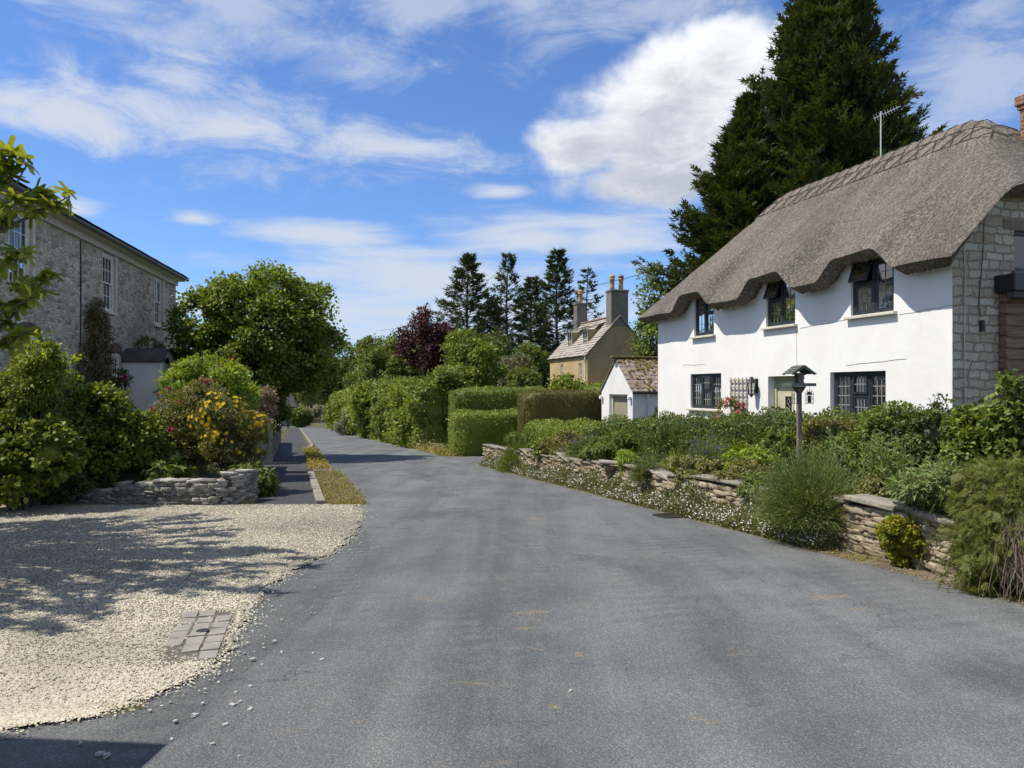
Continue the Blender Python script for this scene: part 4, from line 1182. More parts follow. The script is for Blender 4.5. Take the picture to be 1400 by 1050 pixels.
# ================================================================= thatched cottage (local x = into the house, y = along the lane away from the camera)
TH = math.radians(16.5)
cot = thing('thatched_cottage', 'white thatched cottage with dark windows and a stone gable end', 'cottage', (6.9, 11.46, 0), TH)
LEN, DEP = 9.7, 5.8
def frame_rect(mb, x0, x1, a0, a1, z0, z1, w):
    mb.box(x0, x1, a0, a1, z0, z0 + w).box(x0, x1, a0, a1, z1 - w, z1).box(x0, x1, a0, a0 + w, z0 + w, z1 - w).box(x0, x1, a1 - w, a1, z0 + w, z1 - w)
def bars(mb, x0, x1, a0, a1, z0, z1, nc, nr, w):
    for i in range(1, nc):
        c = a0 + (a1 - a0) * i / nc; mb.box(x0, x1, c - w / 2, c + w / 2, z0, z1)
    for j in range(1, nr):
        c = z0 + (z1 - z0) * j / nr; mb.box(x0 + .002, x1 - .002, a0, a1, c - w / 2, c + w / 2)
UP = [(1.17, 2.19, 2.93, 3.97), (3.76, 4.74, 2.93, 3.97), (6.81, 7.74, 2.93, 3.97)]
LO = [(1.35, 2.73, 1.02, 1.91), (6.49, 7.92, 1.09, 1.97)]
DOOR = (3.78, 4.66, -.15, 1.86)
mb = MB(); wall_holes(mb, LEN, -.7, 4.01, UP + LO + [DOOR], .16, lambda a, z, t: (t, a, z))
mb.build('front_wall', MT['plaster'], cot, fix=False)
# stone gable facing the camera, with its window opening
GW = (1.26, 2.2, 3.5, 4.16)
mb = MB()
wall_holes(mb, DEP, -.7, 3.6, [], .15, lambda a, z, t: (a, t, z))
for (b0, b1, zz0, zz1) in ((0, .45, 3.6, 3.95), (.45, GW[0], 3.6, 4.55), (GW[1], DEP - .45, 3.6, 4.55), (GW[0], GW[1], GW[3], 4.55)):
    mb.add([(b0, 0, zz0), (b1, 0, zz0), (b1, 0, zz1), (b0, 0, zz1 if b0 else 3.85)], [(0, 1, 2, 3)])
g0, g1, h0, h1 = GW
mb.v = mb.v; 
mb2 = MB(); mb2.box(g0 - .03, g0, .002, .15, h0 - .03, h1 + .03).box(g1, g1 + .03, .002, .15, h0 - .03, h1 + .03).box(g0, g1, .002, .15, h1, h1 + .03).box(g0, g1, .002, .15, h0 - .03, h0)
mb2.build('window_reveal', MT['rubble_cottage'], cot, fix=False)
gm = MB(); wall_holes(gm, DEP, -.7, 3.5, [], .15, lambda a, z, t: (a, t, z))
zt_g = lambda b: min(3.63 + (b + .45) * .955, 5.14, 3.9 + (6.25 - b) * .88) - .26
lb_ = [1.26, 1.1, .95, .8, .6, .4, .2, 0.]; gm.add([(0, 0, 3.5), (g0, 0, 3.5)] + [(b, 0, zt_g(b)) for b in lb_], [tuple(range(10))])
gm.add([(g0, 0, h1), (g1, 0, h1), (g1, 0, zt_g(g1)), (g0, 0, zt_g(g0))], [(0, 1, 2, 3)])
gm.add([(g1, 0, 3.5), (DEP, 0, 3.5), (DEP, 0, zt_g(DEP)), (DEP - .9, 0, zt_g(DEP - .9)), (DEP - 1.3, 0, zt_g(DEP - 1.3)), (g1, 0, zt_g(g1))], [(0, 1, 2, 3, 4, 5)])
gm.build('gable_wall', MT['rubble_cottage'], cot, fix=False)
mb = MB()
mb.add([(0, LEN, -.7), (DEP, LEN, -.7), (DEP, LEN, 3.9), (0, LEN, 3.9)], [(0, 1, 2, 3)])
mb.add([(DEP, 0, -.7), (DEP, LEN, -.7), (DEP, LEN, 3.9), (DEP, 0, 3.9)], [(0, 1, 2, 3)])
mb.build('rear_wall', MT['plaster'], cot, fix=False)
mb = MB(); mb.box(1.1, 1.12, .05, LEN - .05, -.5, 4.2); mb.box(.02, 1.1, .05, LEN - .05, 2.2, 2.3); mb.box(.6, 3, .9, .92, 3.2, 4.4); mb.build('interior', MT['dark_in'], cot)

# --- thatch
RB, RZ = 2.9, 6.86
def smin(l, k=.3):
    m = np.minimum.reduce(l)
    return m - k * np.log(sum(np.exp(-(x - m) / k) for x in l))
def brow(a, c, hw=.66, f=.42):
    return 1 - sstep(hw - f * .35, hw + f, np.abs(a - c))
def ztop(b, a):
    s = (RZ - 3.90) / (RB + .45)
    ey = sum(brow(a, (u[0] + u[1]) / 2, (u[1] - u[0]) / 2 + .06) for u in UP)
    drop = .05 * np.cos((a - 2.97) * 2.1)
    front = 3.66 + (b + .45) * (RZ - 3.66) / (RB + .45) + (.38 * ey - .06) * (1 - sstep(-.2, 2.0, b))
    back = 3.9 + (2 * RB + .45 - b) * s
    hip = 4.80 + .84 * (a + .38)
    far = 3.86 + 1.36 * (LEN + .42 - a)
    return smin([front, back, hip, far], .13) + .03
As = np.linspace(-.38, LEN + .42, 190); Bs = np.r_[np.linspace(-.45, .6, 26), np.linspace(.6, 5.2, 52)[1:], np.linspace(5.2, 6.25, 12)[1:]]
Ag, Bg = np.meshgrid(As, Bs)
e = np.minimum.reduce([Ag + .38, LEN + .42 - Ag, Bg + .45, 6.25 - Bg])
lump = .012 * np.sin(Ag * 2.3 + Bg * 1.3) + .008 * np.sin(Ag * 5.1 - Bg * 2.2) + .003 * rng.normal(size=Ag.shape)
Zt = ztop(Bg, Ag) - 0.03 * np.clip(1 - e / .07, 0, 1) ** 2 + lump
cin = lambda v, lo, hi, k: np.where(v < lo + 1, v + k * np.clip(1 - (v - lo) / 1., 0, 1), np.where(v > hi - 1, v - k * np.clip(1 - (hi - v) / 1., 0, 1), v))
Ab = cin(Ag, -.38, LEN + .42, .27); Bb = cin(Bg, -.45, 6.25, .27)
Zb = ztop(Bg, Ag) - (.15 + .18 * sstep(.0, .45, e)) + .012 * rng.normal(size=Ag.shape)
ny, nx = Ag.shape
Vt = np.stack([Bg, Ag, Zt], -1).reshape(-1, 3); Vb = np.stack([Bb, Ab, Zb], -1).reshape(-1, 3)
i = (np.arange(ny - 1)[:, None] * nx + np.arange(nx - 1)[None]).ravel()
Ft = np.stack([i, i + nx, i + nx + 1, i + 1], -1); Fb = np.stack([i, i + 1, i + nx + 1, i + nx], -1) + nx * ny
rim = np.r_[np.arange(nx), np.arange(1, ny) * nx + nx - 1, (ny - 1) * nx + np.arange(nx - 2, -1, -1), np.arange(ny - 2, 0, -1) * nx]
r2 = np.roll(rim, -1)
mid = (Vt[rim] * .45 + Vb[rim] * .55) + np.array([0, 0, .0])
cent = np.array([RB, LEN / 2, 0]); od = norm((mid - cent) * np.array([1, 1, 0])); 
# push the middle of the cut edge outwards a little, so that the eave is a soft roll
inner = np.minimum.reduce([np.abs(Vt[rim, 1] + .38), np.abs(LEN + .42 - Vt[rim, 1])]) < 1e-6
pd = np.zeros_like(mid); pd[:, 0] = np.where(np.abs(Vt[rim, 0] + .45) < 1e-6, -1, np.where(np.abs(Vt[rim, 0] - 6.25) < 1e-6, 1, 0)); pd[:, 1] = np.where(np.abs(Vt[rim, 1] + .38) < 1e-6, -1, np.where(np.abs(Vt[rim, 1] - LEN - .42) < 1e-6, 1, 0))
mid = mid + pd * (.015 + .006 * rng.normal(size=(len(mid), 1)))
nm = 2 * nx * ny; im = nm + np.arange(len(rim)); im2 = np.roll(im, -1)
k_ = len(rim); ii = np.arange(k_); jj = np.roll(ii, -1)
Fr = np.concatenate([np.stack([ii, jj, jj + k_, ii + k_], -1), np.stack([ii + k_, jj + k_, jj + 2 * k_, ii + 2 * k_], -1)])
roof = fast_mesh('roof', [(np.concatenate([Vt, Vb]), np.concatenate([Ft, Fb]), 0), (np.concatenate([Vt[rim], mid, Vb[rim]]), Fr, 0)], [MT['thatch']], cot, smooth=True)
# ridge roll, its scalloped skirt and the hazel rods pinned over it
ra = np.linspace(1.05, 8.2, 140); rb = np.linspace(-.86, .86, 35)
RA, RBg = np.meshgrid(ra, rb)
def zr(b, a): return ztop(b, a) + .075
ends = np.minimum(RA - 1.05, 8.2 - RA)
Zr = zr(RB + RBg, RA) - .09 * (np.abs(RBg) > .84) - .1 * np.clip(1 - ends / .12, 0, 1) ** 2 + .008 * rng.normal(size=RA.shape)
Vr, Fq = np.stack([RB + RBg, RA, Zr], -1).reshape(-1, 3), None
i = (np.arange(34)[:, None] * 140 + np.arange(139)[None]).ravel(); Fq = np.stack([i, i + 140, i + 141, i + 1], -1)
rid = fast_mesh('ridge', [(Vr, Fq, 0)], [MT['thatch_ridge']], roof, smooth=True)
mb = MB()
def on(b, a, up=.02): return (RB + b, a, float(zr(np.array(RB + b), np.array(a))) + up)
for b in (-.78, -.40, .4):
    mb.tube([on(b, a, .012 + .006 * math.sin(a * 9)) for a in np.linspace(1.12, 8.12, 60)], .012, 5)
a = 1.15
while a < 7.9:
    mb.tube([on(-.77, a), on(-.58, a + .13, .035), on(-.42, a + .24)], .010, 4); mb.tube([on(-.77, a + .24), on(-.58, a + .11, .035), on(-.42, a)], .010, 4); a += .42
a = 1.15
while a < 8.05:
    mb.tube([on(-.38, a, .02), on(-.2, a + .05, .03), on(0, a + .04, .035), on(.3, a, .02)], .010, 4); a += .34
mb.build('hazel_rod', MT['spar_dark'], roof, fix=False)

# --- cottage windows
def pane_mesh(parent, x, rects, name='pane'):
    mb = MB()
    for a0, a1, z0, z1 in rects: mb.add([(x, a0, z0), (x, a1, z0), (x, a1, z1), (x, a0, z1)], [(0, 1, 2, 3)])
    return mb.build(name, MT['glass'], parent, fix=False)
def sill_part(w, a0, a1, z):
    MB().box(-.09, .10, a0 - .08, a1 + .08, z - .055, z - .002).build('sill', MT['sill_cream'], w, bevel=.008)
for k, (a0, a1, z0, z1) in enumerate(UP):
    mb = MB(); fr = .055; x0, x1 = .05, .11
    frame_rect(mb, x0, x1, a0 + .004, a1 - .004, z0 + .002, z1 - .003, fr)
    am = (a0 + a1) / 2; zt_ = z0 + (z1 - z0) * .56
    mb.box(x0 - .003, x1, am - .035, am + .035, z0 + fr, z1 - fr)
    split = (am + .035, a1 - fr) if k < 2 else (a0 + fr, am - .035)
    mb.box(x0 - .001, x1 - .003, *split, zt_ - .03, zt_ + .03)
    # inner casement frames
    other = (a0 + fr, am - .035) if k < 2 else (am + .035, a1 - fr)
    frame_rect(mb, x0 + .008, x1 - .006, other[0] + .002, other[1] - .002, z0 + fr + .002, z1 - fr - .002, .035)
    frame_rect(mb, x0 + .008, x1 - .006, split[0] + .002, split[1] - .002, z0 + fr + .002, zt_ - .032, .035)
    w = mb.build('window', MT['anthracite'], cot)
    rects = [(other[0] + .03, other[1] - .03, z0 + fr, z1 - fr), (split[0] + .03, split[1] - .03, z0 + fr, zt_ - .03)]
    if k == 2: rects.append((split[0] + .01, split[1] - .01, zt_ + .03, z1 - fr))
    pane_mesh(w, x0 + .028, rects)
    lb = MB(); bars(lb, x0 + .018, x0 + .026, other[0] + .037, other[1] - .037, z0 + fr + .037, z1 - fr - .037, 2 if k < 2 else 2, 4, .009)
    bars(lb, x0 + .018, x0 + .026, split[0] + .037, split[1] - .037, z0 + fr + .037, zt_ - .067, 3, 2, .009)
    lb.build('leading', MT['lead_bar'], w)
    sill_part(w, a0, a1, z0)
    if k < 2:   # top-hung vent standing open
        s0, s1 = split; hz = z1 - fr - .004; hh = hz - zt_ - .035; ang = math.radians(20)
        def tl(x, a, z):     # hinge at the head, swing outwards (-x)
            dx, dz = x, z - hz
            return (x0 + .01 + dx * math.cos(ang) + dz * math.sin(ang), a, hz + dz * math.cos(ang) - dx * math.sin(ang))
        vb = MB(); frame_rect(vb, -.035, .0, s0 - .012, s1 + .012, hz - hh - .03, hz, .045); vb.v = [tl(*p) for p in vb.v]
        cs = vb.build('open_casement', MT['anthracite'], w)
        gb = MB(); gb.add([tl(-.02, a, z) for a, z in ((s0, hz - hh), (s1, hz - hh), (s1, hz - .02), (s0, hz - .02))], [(0, 1, 2, 3)]); gb.build('vent_pane', MT['glass'], w, fix=False)
    cb = MB()
    for a in np.linspace(a0 + .05, a0 + .05 + .3 * (a1 - a0), 7)[:-1]: cb.box(.22 + .02 * math.sin(a * 60), .235 + .02 * math.sin(a * 60), a, a + .06, z0 - .05, z1 if k else z0 + .35)
    cb.build('curtain', MT['curtain'], w)
for k, (a0, a1, z0, z1) in enumerate(LO):
    mb = MB(); x0, x1 = (.05, .11) if k else (.09, .15); fr = .05
    frame_rect(mb, x0, x1, a0 + .004, a1 - .004, z0 + .002, z1 - .003, fr)
    W3 = (a1 - a0 - 2 * fr) / 3; lb = MB(); rects = []
    for q in range(3):
        s0 = a0 + fr + q * W3; s1 = s0 + W3
        if q: mb.box(x0 - .003, x1 - .002, s0 - .025, s0 + .025, z0 + fr, z1 - fr)
        s0 += .025 if q else 0; s1 -= .025 if q < 2 else 0
        if q == 1:
            zm = z0 + (z1 - z0) * .5
            mb.box(x0 - .001, x1 - .003, s0, s1, zm - .03, zm + .03)
            frame_rect(mb, x0 - .02, x1 - .006, s0 + .002, s1 - .002, zm + .032, z1 - fr - .002, .04)
            frame_rect(mb, x0 + .008, x1 - .006, s0 + .002, s1 - .002, z0 + fr + .002, zm - .032, .03)
            bars(lb, x0 - .012, x0 + .004, s0 + .044, s1 - .044, zm + .074, z1 - fr - .044, 4, 2, .014)
            bars(lb, x0 + .012, x0 + .026, s0 + .034, s1 - .034, z0 + fr + .034, zm - .064, 4, 2, .014)
        else:
            frame_rect(mb, x0 + .006, x1 - .006, s0 + .002, s1 - .002, z0 + fr + .002, z1 - fr - .002, .04)
            bars(lb, x0 + .012, x0 + .026, s0 + .044, s1 - .044, z0 + fr + .044, z1 - fr - .044, 3, 4, .014)
        rects.append((s0 + .02, s1 - .02, z0 + fr + .02, z1 - fr - .02))
    w = mb.build('window', MT['anthracite'], cot)
    pane_mesh(w, x0 + .03, rects); lb.build('glazing_bar', MT['lead_bar'], w)
    sill_part(w, a0, a1, z0)
    cb = MB()
    if k == 0:
        for a in np.linspace(a1 - .42, a1 - .22, 6)[:-1]: cb.box(.24 + .02 * math.sin(a * 80), .255 + .02 * math.sin(a * 80), a, a + .04, z0 - .1, z1)
        cb.box(.3, .5, a0 + .1, a0 + .42, z0 + .46, z0 + .52); cb.box(.32, .48, a0 + .14, a0 + .4, z0 + .22, z0 + .28)
    else: cb.box(.28, .3, a0 + .06, a0 + .2, z0, z1 - .1)
    cb.build('curtain', MT['curtain'], w)
# gable window
mb = MB()
def gbox(m, *p): 
    b0, b1, t0, t1, z0, z1 = p; m.box(b0, b1, t0, t1, z0, z1)
g0, g1, h0, h1 = GW
for p in ((g0 + .003, g1 - .003, .05, .12, h0, h0 + .06), (g0 + .003, g1 - .003, .05, .12, h1 - .06, h1 - .003), (g0 + .003, g0 + .06, .05, .12, h0 + .06, h1 - .06), (g1 - .06, g1 - .003, .05, .12, h0 + .06, h1 - .06), ((g0 + g1) / 2 - .04, (g0 + g1) / 2 + .04, .048, .12, h0 + .06, h1 - .06)): gbox(mb, *p)
w = mb.build('window', MT['black_metal'], cot)
mb = MB(); mb.add([(g0 + .05, .09, h0), (g1 - .05, .09, h0), (g1 - .05, .09, h1), (g0 + .05, .09, h1)], [(0, 1, 2, 3)]); mb.build('pane', MT['glass'], w, fix=False)
mb = MB(); mb.box(g0 - .04, g1 + .04, -.05, .05, h0 - .06, h0 - .003); mb.build('sill', MT['cement'], w)
mb = MB(); mb.box(g0 - .1, g1 + .1, .13, .16, h0 - .1, h1 + .1); mb.build('dark_backing', MT['dark_in'], w)  # near-black board close behind the pane, coloured for the unlit room
mb = MB(); mb.box(g0 - .22, g1 + .2, -.012, .1, h1 + .003, h1 + .16); mb.build('lintel', MT['timber_post'], w)
# weatherboarded lean-to against the gable
mb = MB()
z = -.6
while z < 3.08:
    mb.add([(.93, -.16, z), (4.6, -.16, z), (4.6, -.12, z + .2), (.93, -.12, z + .2), (.93, -.02, z), (4.6, -.02, z), (4.6, -.02, z + .2), (.93, -.02, z + .2)], [(0, 1, 2, 3), (0, 3, 7, 4), (1, 5, 6, 2), (0, 4, 5, 1), (3, 2, 6, 7)]); z += .178
lt = mb.build('lean_to', MT['timber_board'], cot)
MB().box(.84, 4.8, -.36, .0, 3.12, 3.40).build('lean_to_roof_edge', MT['black_metal'], lt, bevel=.02)
MB().box(.86, 4.7, -.33, -.2, 3.02, 3.118).build('lean_to_beam', MT['spar_dark'], lt, bevel=.01)
# cables down the gable
mb = MB(); mb.tube([(.2, -.012, 4.05), (.24, -.015, 3.4), (.23, -.012, 2.4), (.24, -.014, 1.), (.23, -.012, -.1)], .009, 6); mb.build('cable', MT['cable_pale'], cot)
mb = MB(); mb.tube([(.62, -.02, 4.3), (.6, -.012, 3.7), (.53, -.012, 3.05), (.5, -.02, 2.9), (.56, -.012, 2.75)], .006, 6); mb.box(.54, .6, -.05, -.001, 2.5, 2.68); mb.build('cable', MT['cable'], cot)
# seams in the render
mb = MB()
for a0, z0, a1, z1 in ((-.0, 2.90, 1.05, 2.86), (2.3, 2.88, 3.6, 2.83), (.9, 2.1, 2.3, 2.04), (3.72, 2.8, 3.7, 1.95), (7.2, 2.2, 8.3, 2.22)):
    n_ = 9; pts = [(-.001, a0 + (a1 - a0) * t + (.008 * random.uniform(-1, 1) if abs(a1 - a0) < .1 else 0), z0 + (z1 - z0) * t + .009 * random.uniform(-1, 1)) for t in np.linspace(0, 1, n_)]
    mb.tube(pts, .006, 5)
mb.build('render_seam', MT['plaster_crack'], cot)
# door
a0, a1, z0, z1 = DOOR
mb = MB(); mb.box(.16, .22, a0 + .002, a0 + .07, z0, z1 - .002).box(.16, .22, a1 - .07, a1 - .002, z0, z1 - .002).box(.16, .22, a0 + .07, a1 - .07, z1 - .07, z1 - .002)
fr_ = mb.build('door_frame', MT['door_sage'], cot)
mb = MB(); mb.box(.19, .23, a0 + .072, a1 - .072, z0 + .01, z1 - .072)
mb.box(.184, .19, a0 + .13, a1 - .13, z0 + .12, z0 + .75)
dr = mb.build('door', MT['door_sage'], cot, bevel=.004)
wa, wz = (a0 + a1) / 2 - .02, z0 + 1.35
mb = MB(); frame_rect(mb, .172, .189, wa - .16, wa + .16, wz - .28, wz + .28, .05); mb.build('window_surround', MT['door_light'], dr)
mb = MB(); mb.add([(.183, wa - .11, wz - .23), (.183, wa + .11, wz - .23), (.183, wa + .11, wz + .23), (.183, wa - .11, wz + .23)], [(0, 1, 2, 3)]); mb.box(.1835, .186, wa - .11, wa + .11, wz - .23, wz + .23); mb.build('door_pane', MT['car_dark'], dr, fix=False)
mb = MB(); mb.tube([(.178, wa, wz - .2), (.178, wa - .05, wz - .1), (.178, wa + .05, wz), (.178, wa - .05, wz + .1), (.178, wa, wz + .2)], .007, 5); mb.tube([(.178, wa, wz - .2), (.178, wa + .05, wz - .1), (.178, wa - .05, wz), (.178, wa + .05, wz + .1), (.178, wa, wz + .2)], .007, 5); mb.build('leadwork', MT['lead_bar'], dr)
mb = MB(); mb.box(.165, .189, a1 - .16, a1 - .12, z0 + .82, z0 + 1.05); mb.tube([(.165, a1 - .14, z0 + .97), (.13, a1 - .14, z0 + .97), (.13, a1 - .25, z0 + .97)], .012, 8); mb.build('handle', MT['black_metal'], dr)
# chimney
mb = MB(); mb.box(RB - .02, RB + .74, .5, 1.2, 3.8, 6.70); mb.box(RB - .05, RB + .77, .47, 1.23, 6.70, 6.78); mb.box(RB - .08, RB + .80, .44, 1.26, 6.78, 6.95); ch = mb.build('chimney', MT['brick'], cot, bevel=.01)
mb = MB(); mb.lathe([(.13, 0), (.11, .35), (.14, .37), (.14, .42), (.10, .42)], (RB + .4, .85, 6.95), 14); mb.build('chimney_pot', MT['pot'], ch)
mb = MB(); mb.box(RB - .20, RB + .80, .30, 1.22, 5.50, 5.53); mb.v = [(x, y, z - (.10 if x < RB else 0) - (.02 if y > 1 else .12)) for x, y, z in mb.v]
mb.box(RB - .032, RB + .752, .485, 1.21, 5.2, 5.62); mb.build('lead_flashing', MT['lead'], ch)
# aerial fixed to the ridge
ay = 4.65
mb = MB(); mb.tube([(RB + .1, ay, 6.6), (RB + .1, ay, 7.95)], .015, 8); ae = mb.build('aerial', MT['lead'], cot)
mb = MB(); b0 = Vector((RB + .1, ay + .05, 7.86)); dv = Vector((.75, -.25, .35)).normalized()
dv = Vector((.62, -.72, .30)).normalized(); cr_ = dv.cross(Vector((0, 0, 1))).normalized(); cu = cr_.cross(dv).normalized()
mb.bar(b0 - dv * .12, b0 + dv * .46, .012)
for k in range(9):
    p = b0 + dv * (-.1 + .06 * k); h = .09 - .004 * k; mb.bar(p - cu * h, p + cu * h, .006)
mb.build('aerial_element', MT['lead'], ae)
def C2W(x, y, z):
    return np.array([6.9 + x * math.cos(TH) - y * math.sin(TH), 11.46 + x * math.sin(TH) + y * math.cos(TH), z])

# wall lantern and trellis on the cottage front
p = C2W(-.002, 5.06, 0)
t_ = thing('wall_lantern', 'black coach lantern fixed to the white wall beside the pale door', 'lantern', (p[0], p[1], 1.60), TH)
mb = MB(); mb.box(-.02, 0, -.05, .05, -.1, .22).box(-.16, -.02, -.012, .012, .16, .185).box(-.16, -.02, -.012, .012, -.06, -.04); mb.build('bracket', MT['black_metal'], t_)
mb = MB(); mb.lathe([(.02, .26), (.035, .25), (.09, .16), (.115, .12), (.10, .115)], (-.14, 0, 0), 8); mb.lathe([(.07, -.14), (.075, -.12), (.03, -.17), (.01, -.2)][::-1], (-.14, 0, 0), 8); mb.build('cap', MT['black_metal'], t_)
mb = MB()
for k in range(6):
    a = k * 1.047; mb.bar((-.14 + .07 * math.cos(a), .07 * math.sin(a), -.12), (-.14 + .095 * math.cos(a), .095 * math.sin(a), .12), .012)
mb.build('cage', MT['black_metal'], t_)
mb = MB(); mb.lathe([(.06, -.12), (.085, .115)], (-.14, 0, 0), 6); mb.build('lamp_glass', MT['glass'], t_)
p = C2W(-.03, 5.72, 0)
t_ = thing('trellis', 'square wooden trellis panel on the white wall behind the pink rose', 'trellis', (p[0], p[1], .15), TH)
mb = MB()
for k in range(5): mb.box(-.012, .008, -.31 + .155 * k - .014, -.31 + .155 * k + .014, 0, 1.7)
mb.build('upright', MT['trellis'], t_)
mb = MB()
for k in range(11): mb.box(-.03, -.0125, -.335, .335, .05 + .158 * k, .078 + .158 * k)
mb.build('crossbar', MT['trellis'], t_)

# ================================================================= white garage
ga = at(865, 531, 26.)
G = thing('garage', 'small white garage with a mossy pantiled roof and a roller door', 'garage', (ga[0], ga[1], 0), TH)
gw, gd = 2.75, 5.5      # gable width along y, depth along x
ze, za, zb = 1.50, 2.68, -1.4
DR = (.45, 1.95, zb, .62 + .78)
mb = MB()
wall_holes(mb, gw, zb, ze, [(.42, 2.02, zb, 1.38)], .22, lambda a, z, t: (t, a, z))
mb.add([(0, 0, ze), (0, gw, ze), (0, gw / 2, za)], [(0, 1, 2)])
mb.build('front_wall', MT['plaster_garage'], G, fix=False)
mb = MB(); mb.add([(0, 0, zb), (gd, 0, zb), (gd, 0, ze), (0, 0, ze)], [(0, 1, 2, 3)]).add([(0, gw, zb), (gd, gw, zb), (gd, gw, ze), (0, gw, ze)], [(0, 1, 2, 3)]).add([(gd, 0, zb), (gd, gw, zb), (gd, gw, ze), (gd, gw / 2, za), (gd, 0, ze)], [(0, 1, 2, 3, 4)])
mb.build('side_wall', MT['plaster_garage'], G, fix=False)
mb = MB()
z = zb
while z < 1.37:
    mb.box(.18, .215, .425, 2.015, z, z + .068); mb.box(.195, .22, .425, 2.015, z + .068, z + .078); z += .078
mb.build('roller_door', MT['roller'], G)
mb = MB(); frame_rect(mb, .10, .18, .425, 2.015, zb, 1.378, .07); mb.build('door_frame', MT['cream_paint'], G)
rp = math.atan2(za - ze, gw / 2); sl_ = math.hypot(za - ze, gw / 2) + .14
mb = MB(); mr = MB()
for side in (-1, 1):
    for r in range(8):
        for c in range(28):
            u0 = -.06 + c * .2; q0 = r * sl_ / 8
            if random.random() < .0: continue
            yc = gw / 2 + side * (q0 + sl_ / 16) * math.cos(rp); zc = za + .05 - (q0 + sl_ / 16) * math.sin(rp) + random.uniform(-.008, .008)
            M = Matrix.Rotation(-side * (rp - .09), 3, 'X')
            mb.obox((u0 + .1, yc, zc), (.19, sl_ / 8 * 1.2, .022), M)
            mb.tube([(u0 + .19, yc - side * sl_ / 16 * math.cos(rp) * 1.1, zc + .02 + sl_ / 16 * math.sin(rp) * 1.0), (u0 + .19, yc + side * sl_ / 16 * math.cos(rp) * 1.1, zc + .02 - sl_ / 16 * math.sin(rp) * 1.0)], .03, 5)
grf = mb.build('roof', MT['garage_tile'], G)
mb = MB()
for c in range(14): mb.obox((-.02 + c * .41, gw / 2, za + .085), (.40, .26, .09), Matrix.Rotation(random.uniform(-.03, .03), 3, 'Z'))
mb.build('ridge_tile', MT['moss'], grf, bevel=.03)
mb = MB()
for k in range(260):
    u = random.uniform(0, gd); q = abs(random.gauss(0, .38)) * sl_ * .7 + .05
    if u < .9: q = random.uniform(0, sl_)
    if q > sl_: continue
    yc = gw / 2 - q * math.cos(rp); zc = za + .09 - q * math.sin(rp); s = random.uniform(.04, .11)
    mb.obox((u, yc, zc), (s * 1.4, s * 1.2, .05), Matrix.Rotation(-(-1) * rp, 3, 'X') @ Matrix.Rotation(random.uniform(0, 3), 3, 'Z'))
tag(mb.build('moss', MT['moss'], grf, bevel=.02), kind='stuff')
mb = MB(); mb.tube([(.55, -.10, ze - .1), (.56, -.12, ze - .35), (.58, -.05, ze - .5), (.58, -.05, zb)], .035, 8); mb.build('downpipe', MT['pvc'], G)
mb = MB(); mb.tube([(-.05, -.12, ze - .05), (gd, -.12, ze - .05)], .05, 8); mb.build('gutter', MT['black_metal'], G)
mb = MB(); mb.lathe([(.04, 0), (.07, .03), (.07, .12), (.04, .14)], (-.08, .12, 1.18), 10); mb.lathe([(.04, 0), (.07, .03), (.07, .12), (.04, .14)], (-.08, gw - .1, 1.18), 10); mb.build('security_lamp', MT['white_paint'], G)

# ================================================================= yellow stone house
ya = at(803, 531, 55.)
YH = thing('stone_house', 'old yellow stone house with a stone tiled roof, dormers and two chimneys', 'house', (ya[0], ya[1], 0), TH)
yl, yd = 8.4, 5.3
ye, yz, yb = 4.22, 7.1, -2.6
mb = MB(); WN = [(1.15, 1.75, 2.1, 3.55), (5.2, 5.75, 2.1, 3.55), (1.2, 1.9, -.4, .9), (5.0, 5.8, -.4, .9)]
wall_holes(mb, yl, yb, ye, WN, .12, lambda a, z, t: (t, a, z)); mb.build('front_wall', MT['rubble_yellow'], YH, fix=False)
mb = MB()
for yy_ in (0, yl): mb.add([(0, yy_, yb), (yd, yy_, yb), (yd, yy_, ye), (yd / 2, yy_, yz - .05), (0, yy_, ye)], [(0, 1, 2, 3, 4)])
mb.add([(yd, 0, yb), (yd, yl, yb), (yd, yl, ye), (yd, 0, ye)], [(0, 1, 2, 3)])
mb.build('gable_wall', MT['gable_render'], YH, fix=False)
for a0, a1, z0, z1 in WN:
    mb = MB(); frame_rect(mb, .05, .1, a0 + .003, a1 - .003, z0 + .003, z1 - .003, .06); mb.box(.055, .095, (a0 + a1) / 2 - .025, (a0 + a1) / 2 + .025, z0 + .06, z1 - .06); bars(mb, .06, .09, a0 + .06, a1 - .06, z0 + .06, z1 - .06, 1, 3, .03)
    w = mb.build('window', MT['white_paint'], YH); pane_mesh(w, .08, [(a0 + .03, a1 - .03, z0 + .03, z1 - .03)])
    MB().box(.13, .14, a0, a1, z0, z1).build('dark_backing', MT['dark_in'], w)  # dark board behind each pane stands in for the unlit room
rp = math.atan2(yz - ye, yd / 2); sl_ = math.hypot(yz - ye, yd / 2) + .25
mb = MB(); NR = 15
for side in (-1, 1):
    for r in range(NR):
        c = -.15
        hgt = sl_ / NR * (1.35 - .7 * r / NR) if False else sl_ / NR
        while c < yl + .1:
            w_ = random.uniform(.28, .62); q = (r + .5) * hgt
            xc = yd / 2 + side * q * math.cos(rp); zc = yz + .06 - q * math.sin(rp) + random.uniform(-.018, .018)
            w_ = min(w_, yl + .15 - c)
            mb.obox((xc, c + w_ / 2, zc), (hgt * 1.25, w_ - .02, .055), Matrix.Rotation(side * (rp - .13) + random.uniform(-.03, .03), 3, 'Y') @ Matrix.Rotation(random.uniform(-.02, .02), 3, 'Z')); c += w_
yr_ = mb.build('roof', MT['stone_tile'], YH)
mb = MB()
